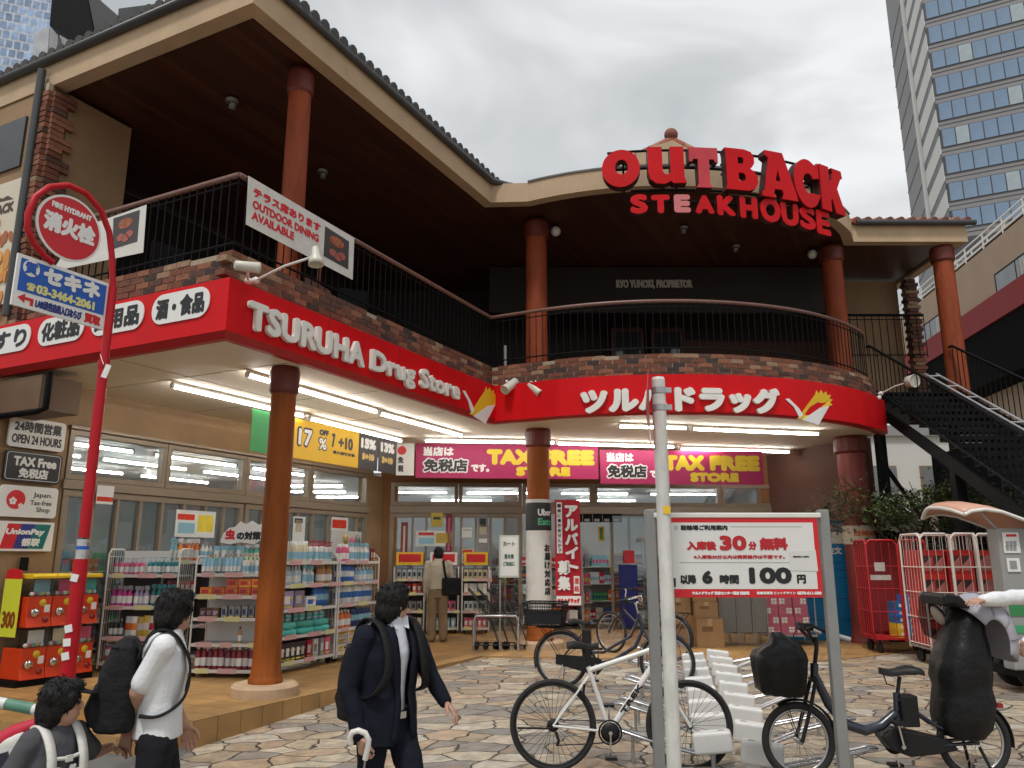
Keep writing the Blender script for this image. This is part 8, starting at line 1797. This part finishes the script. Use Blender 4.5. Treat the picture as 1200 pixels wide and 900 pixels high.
def person(label, loc, yaw, fn_body):
    """the body is one continuous mesh carrying the clothes as children"""
    F_ = Matrix.Translation(loc) @ Matrix.Rotation(yaw, 4, 'Z')
    src = MB(); fn_body(src); vs, fs = remesh(src, .0048, 2); mb = MB(F_); mb.add(vs, fs, 0, True)
    o = mb.build('person', M_skin, frame=F_); return tag(o, label, 'person')
def legs(mb, hipz, spread, k1, a1, k2, a2, r=(.088, .058, .045)):
    for y, k, a in ((spread, k1, a1), (-spread, k2, a2)): chain(mb, [(0, y, hipz), k, a], r)
def shoes(T, spots, m):
    for (x, y, z) in spots:
        src = MB(); src.ell((x + .03, y, z + .045), (.085, .045, .05), seg=14, rings=10); src.ell((x + .12, y, z + .03), (.085, .046, .035), seg=14, rings=10); src.bx(x - .05, x + .19, y - .042, y + .042, z, z + .02); skinmesh(T, 'shoe', src, m, .009)
RZ_ = lambda a: Matrix.Rotation(a, 3, 'Z')
RY_ = lambda a: Matrix.Rotation(a, 3, 'Y')
M_tee = mat('white_tee', (.76, .77, .79), .85, .04, 5, .2, 60); M_trk = mat('dark_trousers', (.016, .017, .022), .85, .15, 6, .2, 50, spec=.15); M_suit = mat('navy_suit', (.010, .012, .021), .85, .15, 6, .25, 60, spec=.15); M_shirt = mat('pale_blue_shirt', (.62, .65, .72), .8, .05, 8, .15, 50); M_shoe = mat('dark_shoe', (.015, .013, .012), .4, .1, 6); M_bag = mat('black_bag', (.013, .013, .014), .7, .2, 8, .4, 40, spec=.2)
# --- man in a white tee holding the child's hand
hd = dep(200, 692, 4.55); gM = ground(hd.x, hd.y); HT = hd.z - gM; k = HT / 1.70
locM = Vector((hd.x, hd.y, gM)); yawM = R(22)
inv = (Matrix.Translation(locM) @ Matrix.Rotation(yawM, 4, 'Z')).inverted()
handW = dep(147, 876, 4.38); hl = inv @ handW
hc = Vector((.035, 0, (1.70 - .125) * k)); hr_ = RZ_(R(35)); shR = Vector((-.01, -.185 * k, 1.39 * k)); shL = Vector((-.01, .185 * k, 1.39 * k))
wrR = hl + Vector((-.0, .02, .085)); elR = (shR + wrR) / 2 + Vector((-.035, -.085, .0)); elL = Vector((.02, .235 * k, 1.10 * k)); wrL = Vector((.14, .22 * k, .88 * k))
def bodyM(mb):
    head(mb, hc, hr_, k); chain(mb, [(0, 0, 1.36 * k), (.02, 0, 1.50 * k)], [.062, .056])
    loft(mb, [(0, 0, .86 * k, .10, .15), (0, 0, 1.05 * k, .095, .135), (0, 0, 1.28 * k, .11, .165), (0, 0, 1.40 * k, .09, .15), (0, 0, 1.45 * k, .06, .08)])
    chain(mb, [shR, elR, wrR], [.056, .043, .030]); chain(mb, [shL, elL, wrL], [.056, .043, .030]); legs(mb, .88 * k, .09, (.10, .09, .48 * k), (.05, .09, .09), (-.02, -.09, .48 * k), (-.16, -.09, .12), (.08, .052, .04))
    hand(mb, wrR, (hl - wrR) + Vector((-.01, -.0, -.06)), Vector((.3, 1, 0)), Vector((1, -.2, 0)), .55); hand(mb, wrL, Vector((.3, 0, -1)), Vector((0, -1, 0)), Vector((1, 0, 0)), .5)
T = person('man in white T-shirt and dark trousers holding a child by the hand', locM, yawM, bodyM)
src = MB(); loft(src, [(.0, 0, .875 * k, .128, .170), (.0, 0, .95 * k, .126, .165), (.0, 0, 1.08 * k, .120, .160), (.005, 0, 1.25 * k, .128, .185), (0, 0, 1.36 * k, .115, .185), (0, 0, 1.43 * k, .085, .13), (.01, 0, 1.475 * k, .064, .07)])
for sh, el in ((shR, elR), (shL, elL)): chain(src, [sh, sh.lerp(el, .35), sh.lerp(el, .78)], [.070, .066, .064])
skinmesh(T, 't_shirt', src, M_tee, .007, wr=.009, wsc=7, stretch=.5)
src = MB(); loft(src, [(0, 0, .78 * k, .115, .165), (0, 0, .90 * k, .098, .140)]); legs(src, .86 * k, .085, (.10, .09, .48 * k), (.05, .09, .1), (-.02, -.09, .48 * k), (-.16, -.09, .13), (.10, .075, .06)); skinmesh(T, 'trousers', src, M_trk, .011, wr=.008, wsc=9)
hair(T, hc, hr_, k * 1.04, 1.15); shoes(T, [(.03, .09, 0), (-.18, -.09, .0)], M_shoe); face_bits(T, lambda x, y, z: hc + hr_ @ (Vector((x, y, z)) * k), k, hr_)
bp = Matrix.Translation(locM) @ Matrix.Rotation(yawM, 4, 'Z')
def smooth_path(pts, n=5):
    P = [Vector(p) for p in pts]; out = []
    for i in range(len(P) - 1):
        a, b_, c, d = P[max(0, i - 1)], P[i], P[i + 1], P[min(len(P) - 1, i + 2)]
        for j in range(n): t = j / n; out.append(.5 * (2 * b_ + (c - a) * t + (2 * a - 5 * b_ + 4 * c - d) * t * t + (3 * b_ - a - 3 * c + d) * t ** 3))
    return out + [P[-1]]
def backpack(label, F_, O, s, m, straps, extra=None, lo=.0):
    T = thing('backpack', label, 'backpack', F_ @ Vector(O)); T.rotation_euler = (0, 0, F_.to_euler().z); src = MB(); w = .145 * s
    blob(src, [(.02 * s, 0, -.23 * s, .05 * s, w * .7), (-.01 * s, 0, -.21 * s, .095 * s, w * .95), (-.015 * s, 0, -.05 * s, .105 * s, w), (0, 0, .10 * s, .09 * s, w * .97), (.015 * s, 0, .20 * s, .07 * s, w * .85), (.03 * s, 0, .245 * s, .03 * s, w * .5)], 28, 0, 0, 3.2); blob(src, [(-.1 * s, 0, -.19 * s, .03 * s, w * .7), (-.11 * s, 0, -.1 * s, .045 * s, w * .78), (-.1 * s, 0, -.0, .02 * s, w * .7)], 24, 0, 0, 3); vs, fs = remesh(src, .009, 4, .008, 9); mb = MB(T.matrix_basis); mb.add(vs, fs, 0, True); mb.build('pack', m, T)
    mb = MB(T.matrix_basis); mb.tube([(-.02 * s, -w * .9, .2 * s), (-.085 * s, -w * .4, .21 * s), (-.085 * s, w * .4, .21 * s), (-.02 * s, w * .9, .2 * s)], .006, 6); mb.build('zip', M_plk, T)
    for pts in straps: pts = smooth_path(pts); mb = MB(F_); rows = [[Vector(p) + Vector((0, -.028 * s, 0)), Vector(p) + Vector((0, .028 * s, 0))] for p in pts]; mb.sheet(rows, 0, True); o = mb.build('strap', m, T); so = o.modifiers.new('t', 'SOLIDIFY'); so.thickness = .012
    return T
st_ = lambda y: [(-.13, y, 1.32 * k), (-.09, y, 1.43 * k), (-.02, y, 1.475 * k), (.06, y, 1.43 * k), (.125, y * .97, 1.30 * k), (.135, y, 1.18 * k), (.10, y * 1.2, 1.08 * k), (.0, y * 1.45, 1.02 * k), (-.1, y * 1.2, 1.02 * k)]
backpack('black backpack on the back of the man in the white T-shirt', bp, (-.215, 0, 1.17 * k), 1.05, M_bag, [st_(-.115), st_(.115)])
# --- child with a white backpack
hd = dep(72, 799, 4.15); gC = ground(hd.x, hd.y); HC = hd.z - gC; k = HC / 1.32; locC = Vector((hd.x, hd.y, gC)); yawC = R(-28)
inv = (Matrix.Translation(locC) @ Matrix.Rotation(yawC, 4, 'Z')).inverted(); hl = inv @ dep(143, 879, 4.37)
hc = Vector((.02, 0, (1.32 - .118) * k)); hr_ = RZ_(R(62)); shR = Vector((0, -.135 * k, 1.02 * k)); shL = Vector((0, .135 * k, 1.02 * k)); wrL = hl + Vector((-.06, -.03, .015)); elL = shL.lerp(wrL, .5) + Vector((.0, .0, -.07)); elR = Vector((-.05, -.19, .82 * k)); wrR = Vector((.03, -.2, .64 * k))
def bodyC(mb):
    head(mb, hc, hr_, .93); chain(mb, [(0, 0, 1.0 * k), (.01, 0, 1.12 * k)], [.05, .045]); loft(mb, [(0, 0, .62 * k, .085, .12), (0, 0, .8 * k, .08, .11), (0, 0, .97 * k, .085, .125), (0, 0, 1.06 * k, .06, .09)])
    chain(mb, [shR, elR, wrR], [.042, .034, .025]); chain(mb, [shL, elL, wrL], [.042, .034, .025]); legs(mb, .64 * k, .065, (.05, .065, .34 * k), (.03, .065, .07), (0, -.065, .34 * k), (-.06, -.065, .07), (.062, .045, .034))
    hand(mb, wrL, hl - wrL, Vector((0, -.4, -1)), Vector((.6, .3, .3)), .55, .8); hand(mb, wrR, (0.1, 0, -1), (0, 1, 0), (1, 0, 0), .5, .8)
T = person('child in grey T-shirt wearing a white backpack, holding the hand of the man', locC, yawC, bodyC)
src = MB(); loft(src, [(0, 0, .58 * k, .115, .150), (0, 0, .72 * k, .108, .140), (0, 0, .9 * k, .105, .142), (0, 0, 1.0 * k, .095, .14), (.0, 0, 1.06 * k, .07, .10), (.005, 0, 1.09 * k, .052, .056)])
for sh, el in ((shR, elR), (shL, elL)): chain(src, [sh, sh.lerp(el, .4), sh.lerp(el, .8)], [.064, .060, .056])
M_gtee = mat('grey_tee', (.085, .085, .095), .9, .08, 5, .2, 60, spec=.2); skinmesh(T, 't_shirt', src, M_gtee, .008, wr=.008, wsc=8)
src = MB(); loft(src, [(0, 0, .52 * k, .10, .135), (0, 0, .64 * k, .098, .13)]); legs(src, .6 * k, .06, (.05, .065, .36 * k), (.04, .065, .3 * k), (0, -.065, .36 * k), (-.02, -.065, .3 * k), (.08, .065, .06)); skinmesh(T, 'shorts', src, M_trk, .010, wr=.006)
hair(T, hc, hr_, .97, 1.15); shoes(T, [(.02, .065, 0), (-.07, -.065, 0)], M_shoe)
Fc = Matrix.Translation(locC) @ Matrix.Rotation(yawC, 4, 'Z'); face_bits(T, lambda x, y, z: hc + hr_ @ (Vector((x, y, z)) * .93), .93, hr_)
mb = MB(Fc); cc = hc + hr_ @ Vector((.10, 0, .055)); mb.ell(cc, (.075, .068, .010), hr_ @ RY_(.25), 18, 8); mb.build('cap_brim', M_bag, T)
mb = MB(Fc); text(mb, 'Dallas', (.128, -.10, .80 * k), (0, 1, 0), Z, .19, .075, .005, .003, shear=.35); mb.box((.126, .0, .775 * k), (.004, .14, .008)); mb.build('lettering', M_pr_white, T)
M_wbag = mat('white_bag', (.68, .67, .63), .7, .06, 6, .2, 30); kc = k
st_ = lambda y: [(-.10, y, .98 * kc), (-.06, y, 1.06 * kc), (.0, y, 1.085 * kc), (.07, y, 1.03 * kc), (.118, y, .93 * kc), (.127, y * 1.05, .82 * kc), (.11, y * 1.3, .72 * kc), (.03, y * 1.6, .67 * kc), (-.1, y * 1.3, .66 * kc)]
backpack('white backpack with black side panel on the child', Fc, (-.175, 0, .82 * kc), .82, M_wbag, [st_(-.085), st_(.085)])
mb = MB(Fc); mb.tube([(.115, -.085, .93 * kc), (.133, 0, .92 * kc), (.115, .085, .93 * kc)], .010, 6); mb.box((.137, 0.0, .92 * kc), (.012, .035, .03)); tag(mb.build('chest_strap', M_wbag), 'white chest strap clipped across the grey T-shirt of the child', 'strap')
mb = MB(); p0, p1 = dep(-14, 878, 4.0), dep(50, 846, 4.08); mb.tube([p0, p0.lerp(p1, .5) + Z * .015, p1], [.045, .042, .03], 12); T = thing('shoulder_bag', 'small bag with a red top edge and dark front beside the child', 'bag', p0 - Z * .2); mb.build('red_edge', mat('bag_red', (.5, .012, .04), .6, .08, 5), T)
mb = MB(); src = MB(); src.box((p0 + p1) / 2 - Z * .14 - Vector((.03, 0, 0)), (.26, .10, .26), (0, -.3, 0)); vs, fs = remesh(src, .012, 6, .008, 8); mb.add(vs, fs, 0, True); mb.build('bag_body', M_wbag, T); mb = MB(); mb.box((p0 + p1) / 2 - Z * .16 - Vector((.04, .062, 0)), (.14, .02, .16), (0, -.3, 0)); mb.build('front_pocket', M_navy, T)
# --- man in a navy suit walking with an umbrella
hd = dep(458, 685, 4.8); gS = ground(hd.x, hd.y); k = (hd.z - gS) / 1.70; locS = Vector((hd.x, hd.y, gS)); yawS = R(-42); FS = Matrix.Translation(locS) @ Matrix.Rotation(yawS, 4, 'Z'); inv = FS.inverted()
hc = Vector((.03, 0, (1.70 - .125) * k)); hr_ = RZ_(R(86)); shR = Vector((0, -.195 * k, 1.385 * k)); shL = Vector((0, .195 * k, 1.385 * k))
hR = inv @ dep(424, 878, 4.42); hL = inv @ dep(533, 834, 4.72); wrR = hR + Vector((-.02, 0, .06)); wrL = hL + Vector((-.07, -.0, .045)); elR = shR.lerp(wrR, .52) + Vector((-.07, -.05, 0)); elL = shL.lerp(wrL, .5) + Vector((-.03, .03, -.05))
def bodyS(mb):
    head(mb, hc, hr_, k); chain(mb, [(0, 0, 1.36 * k), (.02, 0, 1.5 * k)], [.055, .054]); loft(mb, [(0, 0, .86 * k, .08, .12), (-.01, 0, 1.05 * k, .07, .12), (-.02, 0, 1.28 * k, .07, .15), (-.02, 0, 1.38 * k, .05, .13), (-.01, 0, 1.45 * k, .05, .06)])
    chain(mb, [shR, elR, wrR], [.052, .042, .030]); chain(mb, [shL, elL, wrL], [.052, .042, .030]); legs(mb, .88 * k, .09, (.16, .09, .50 * k), (.22, .09, .09), (-.04, -.09, .48 * k), (-.26, -.09, .14), (.08, .052, .04))
    hand(mb, wrR, (hR - wrR) + Vector((.02, 0, -.05)), Vector((.2, 1, 0)), Vector((1, 0, .2)), .95); hand(mb, wrL, hL - wrL + Vector((.02, 0, -.02)), Vector((-.3, -.5, -.8)), Vector((.2, -1, .2)), .45)
T = person('man in a navy suit over a pale shirt walking with a white handled umbrella', locS, yawS, bodyS)
src = MB(); loft(src, [(.0, 0, .80 * k, .110, .11), (.0, 0, .95 * k, .108, .11), (.0, 0, 1.1 * k, .108, .11), (.004, 0, 1.28 * k, .122, .13), (.008, 0, 1.40 * k, .098, .10), (.016, 0, 1.50 * k, .066, .068)]); skinmesh(T, 'shirt', src, M_shirt, .008, wr=.005, wsc=9)
src = MB()
loft(src, [(-.005, 0, .74 * k, .155, .205), (-.005, 0, .9 * k, .152, .195), (-.003, 0, 1.05 * k, .148, .185), (-.0, 0, 1.25 * k, .152, .205), (-.005, 0, 1.37 * k, .13, .195), (-.01, 0, 1.44 * k, .095, .13), (-.015, 0, 1.485 * k, .072, .085)])
for sh, el, wr_ in ((shR, elR, wrR), (shL, elL, wrL)): chain(src, [sh, sh.lerp(el, .5), el, el.lerp(wr_, .5), wr_ + (el - wr_).normalized() * .015], [.074, .064, .056, .052, .046])
vs, fs = remesh(src, .0065, 3, .011, 8, 0, .7)
# open the jacket front: a narrow V down to the hem shows the shirt
keep = []
for f in fs:
    c = sum((vs[i] for i in f), Vector()) / len(f); z_ = c.z / k; half = .040 + .028 * max(0, min(1, (z_ - 1.0) / .42)) if z_ > 1.0 else .040 + (1.0 - z_) * .12
    if c.x > .03 and abs(c.y - .015) < half and z_ < 1.5: continue
    keep.append(f)
mb = MB(FS); mb.add(vs, keep, 0, True); oj = mb.build('jacket', M_suit, T); so = oj.modifiers.new('t', 'SOLIDIFY'); so.thickness = .008; so.offset = -1
for sg in (-1, 1):                                               # lapel and front edge ribbons lying on the jacket
    rows = []
    for i in range(22):
        z_ = (.76 + .68 * i / 21); half = .040 + .028 * max(0, min(1, (z_ - 1.0) / .42)) if z_ > 1.0 else .040 + (1.0 - z_) * .12
        wd = .03 if z_ < 1.06 else .03 + .05 * min(1, (z_ - 1.06) / .2) if z_ < 1.32 else .075
        row = []
        for e in (half - .006, half + wd * .5, half + wd):
            y = .015 + sg * e; c = [v.x for v in vs if abs(v.y - y) < .014 and abs(v.z - z_ * k) < .014 and v.x > 0]; row.append((max(c) + .005 if c else .09, y, z_ * k))
        rows.append(row)
    mb = MB(FS); mb.sheet(rows, 0, True); ol = mb.build('lapel', M_suit, oj); so = ol.modifiers.new('t', 'SOLIDIFY'); so.thickness = .006
src = MB(); loft(src, [(0, 0, .76 * k, .115, .165), (.008, 0, .90 * k, .113, .156)]); legs(src, .86 * k, .085, (.16, .09, .50 * k), (.22, .09, .1), (-.04, -.09, .48 * k), (-.26, -.09, .15), (.098, .075, .062)); skinmesh(T, 'trousers', src, M_suit, .011, wr=.009, wsc=8)
mb = MB(FS); mb.lathe([(1.0, 0), (1.0, .035)], (.012, 0, .895 * k), seg=28, sx=.120, sy=.160); ob = mb.build('belt', M_shoe, T); mb = MB(FS); mb.box((.135, .01, .912 * k), (.008, .045, .036)); mb.build('buckle', M_chrome, ob)
mb = MB(FS)
for y, sg in ((-.02, -1), (.05, 1)): mb.prism([(.075, .015 + sg * .012, 1.44 * k), (.095, .015 + sg * .05, 1.425 * k), (.05, .015 + sg * .075, 1.50 * k), (.07, .015 + sg * .02, 1.51 * k)], (.012, 0, 0))
mb.build('collar', M_shirt, T)
mb = MB(FS); mb.box((.137, .11, 1.22 * k), (.006, .008, .06)); mb.build('pen', M_chrome, T)
hair(T, hc, hr_, k * 1.03, 1.1); shoes(T, [(.2, .09, 0), (-.29, -.09, .03)], M_shoe); face_bits(T, lambda x, y, z: hc + hr_ @ (Vector((x, y, z)) * k), k, hr_)
ks = k; st_ = lambda y: [(-.15, y, 1.33 * ks), (-.11, y, 1.445 * ks), (-.02, y, 1.485 * ks), (.085, y, 1.43 * ks), (.148, y, 1.28 * ks), (.150, y * 1.1, 1.15 * ks), (.09, y * 1.4, 1.05 * ks), (-.12, y * 1.2, 1.0 * ks)]
backpack('black backpack on the back of the man in the navy suit', FS, (-.24, 0, 1.08 * ks), 1.0, M_bag, [st_(-.125), st_(.14)])
hp = dep(426, 878, 4.36); T = thing('umbrella', 'furled umbrella with a white hooked handle carried by the man in the suit', 'umbrella', hp)
e1 = Vector((-.10, .05, -1)).normalized(); hk = [dep(u, v, 4.36) for u, v in ((411, 871), (410, 864), (413, 858), (420, 856), (428, 859), (432, 867), (431, 877), (428, 890))]; mb = MB(); mb.tube(hk, .016, 12); mb.ell(hk[0], (.016, .016, .016)); mb.build('handle', mat('handle_white', (.72, .71, .68), .3, .04), T)
mb = MB(); q1 = hk[-1]; q2 = q1 + e1 * .62; q2.z = max(q2.z, gS + .05); mb.tube([q1, q2], .006, 8); mb.build('shaft', M_steel, T); mb = MB(); mb.tube([q1.lerp(q2, .12), q1.lerp(q2, .3), q1.lerp(q2, .9), q2], [.012, .032, .022, .006], 12); mb.build('canopy', mat('umbrella_clear', (.5, .52, .54), .2, .1), T)
# --- man reading the shelves, seen from behind
loc = onz(512, 752, TZ); T0p = Vector((loc.x, loc.y, TZ)); k = 1.0; yaw = R(97); hc = Vector((.04, 0, 1.575)); hr_ = RY_(R(10)); FM_ = Matrix.Translation(T0p) @ Matrix.Rotation(yaw, 4, 'Z')
shR, shL = Vector((0, -.19, 1.385)), Vector((0, .19, 1.385)); elR, elL = Vector((.03, -.245, 1.11)), Vector((-.02, .235, 1.11)); wrR, wrL = Vector((.17, -.2, 1.08)), Vector((.03, .235, .87))
def bodyB(mb):
    head(mb, hc, hr_, 1); chain(mb, [(0, 0, 1.36), (.02, 0, 1.5)], [.062, .056]); loft(mb, [(0, 0, .86, .10, .15), (0, 0, 1.05, .1, .14), (0, 0, 1.28, .11, .165), (0, 0, 1.40, .09, .15), (0, 0, 1.45, .06, .08)])
    chain(mb, [shR, elR, wrR], [.052, .042, .030]); chain(mb, [shL, elL, wrL], [.052, .042, .030]); legs(mb, .88, .09, (.03, .10, .48), (-.02, .10, .09), (.03, -.10, .48), (-.02, -.11, .09), (.08, .052, .04)); hand(mb, wrL, (0, 0, -1), (0, -1, 0), (1, 0, 0), .4); hand(mb, wrR, (1, 0, .1), (0, 1, 0), (0, .3, 1), .7)
T = person('man in beige shirt and khaki trousers browsing the stand, seen from behind', T0p, yaw, bodyB)
M_bei = mat('beige_shirt', (.50, .45, .37), .85, .06, 6, .2, 50); M_kha = mat('khaki', (.26, .185, .11), .9, .1, 6, .2, 50)
src = MB(); loft(src, [(0, 0, .93, .128, .172), (0, 0, 1.05, .128, .168), (0, 0, 1.25, .132, .19), (0, 0, 1.37, .115, .188), (0, 0, 1.44, .08, .12), (.01, 0, 1.49, .062, .066)])
for sh, el, wr_ in ((shR, elR, wrR), (shL, elL, wrL)): chain(src, [sh, el, el.lerp(wr_, .9)], [.075, .062, .048])
skinmesh(T, 'shirt', src, M_bei, .010, wr=.008, wsc=8)
src = MB(); loft(src, [(0, 0, .78, .122, .168), (0, 0, .95, .118, .16)]); legs(src, .86, .088, (.03, .10, .48), (-.02, .10, .07), (.03, -.10, .48), (-.02, -.11, .07), (.108, .09, .082)); skinmesh(T, 'trousers', src, M_kha, .011, wr=.010, wsc=8)
mb = MB(FM_); mb.lathe([(1, 0), (1, .035)], (0, 0, .93), seg=24, sx=.125, sy=.166); mb.build('belt', M_shoe, T)
hair(T, hc, hr_, .98, .9); shoes(T, [(-.04, .10, 0), (-.04, -.11, 0)], M_shoe); face_bits(T, lambda x, y, z: hc + hr_ @ Vector((x, y, z)), 1, hr_)
T = thing('messenger_bag', 'black shoulder bag hanging at the hip of the man in the beige shirt', 'bag', FM_ @ Vector((-.06, -.27, .80))); src = MB(); src.box((-.07, -.24, .985), (.13, .36, .32)); vs, fs = remesh(src, .014, 8, .01, 8); mb = MB(FM_); mb.add(vs, fs, 0, True); mb.build('bag_body', M_bag, T)
mb = MB(FM_); pts = [(-.12, -.15, 1.1), (-.15, -.115, 1.25), (-.10, -.09, 1.42), (.0, -.085, 1.47), (.10, -.10, 1.40), (.13, -.13, 1.2), (.02, -.2, 1.1)]; mb.sheet([[Vector(p) - Vector((0, .022, 0)), Vector(p) + Vector((0, .022, 0))] for p in pts], 0, True); o = mb.build('strap', M_bag, T); so = o.modifiers.new('t', 'SOLIDIFY'); so.thickness = .01
# --- rider reaching over the child seat from beyond the right edge
pS = Vector((4.42, 6.35, 0)); pS.z = ground(pS.x, pS.y); yaw = R(172); FR = Matrix.Translation(pS) @ Matrix.Rotation(yaw, 4, 'Z'); inv = FR.inverted(); h1 = inv @ dep(1142, 704, 5.45); h2 = inv @ dep(1194, 762, 5.9)
shR, shL = Vector((.06, -.17, 1.32)), Vector((.06, .17, 1.32)); n_far = h1 if (h1 - shL).length < (h1 - shR).length else h1
elL = shL.lerp(h1, .5) + Vector((0, .02, -.03)); wrL = h1 + (elL - h1).normalized() * .10; elR = shR.lerp(h2, .5) + Vector((-.05, -.02, -.1)); wrR = h2 + (elR - h2).normalized() * .09
hc = Vector((.10, 0, 1.50)); hr_ = RY_(R(20))
def bodyR(mb):
    head(mb, hc, hr_, .95); chain(mb, [(.05, 0, 1.32), (.08, 0, 1.44)], [.055, .05]); loft(mb, [(0, 0, .84, .10, .15), (0, 0, 1.02, .09, .13), (.03, 0, 1.22, .1, .15), (.05, 0, 1.35, .08, .14)])
    chain(mb, [shR, elR, wrR], [.048, .038, .027]); chain(mb, [shL, elL, wrL], [.048, .038, .027]); legs(mb, .86, .085, (.04, .085, .46), (0, .085, .09), (.02, -.085, .46), (-.04, -.085, .09), (.08, .05, .038)); hand(mb, wrL, h1 - wrL, (0, -.2, -1), (-.3, -1, 0), .35); hand(mb, wrR, h2 - wrR, (0, 1, -.3), (.2, 0, 1), .7)
T = person('cyclist in a white long sleeved top reaching over the child seat', pS, yaw, bodyR)
src = MB(); loft(src, [(0, 0, .86, .125, .165), (0, 0, 1.02, .115, .150), (.03, 0, 1.22, .12, .17), (.05, 0, 1.33, .105, .17), (.06, 0, 1.40, .06, .075)])
for sh, el, wr_ in ((shR, elR, wrR), (shL, elL, wrL)): chain(src, [sh, el, wr_], [.072, .060, .046])
skinmesh(T, 'top', src, M_tee, .010, wr=.010, wsc=8); src = MB(); loft(src, [(0, 0, .76, .115, .16), (0, 0, .88, .112, .155)]); legs(src, .84, .082, (.04, .085, .46), (0, .085, .08), (.02, -.085, .46), (-.04, -.085, .08), (.098, .072, .06)); skinmesh(T, 'trousers', src, M_trk, .012)
hair(T, hc, hr_, .98, 1.5); shoes(T, [(-.02, .085, 0), (-.06, -.085, 0)], M_shoe); face_bits(T, lambda x, y, z: hc + hr_ @ (Vector((x, y, z)) * .95), .95, hr_)
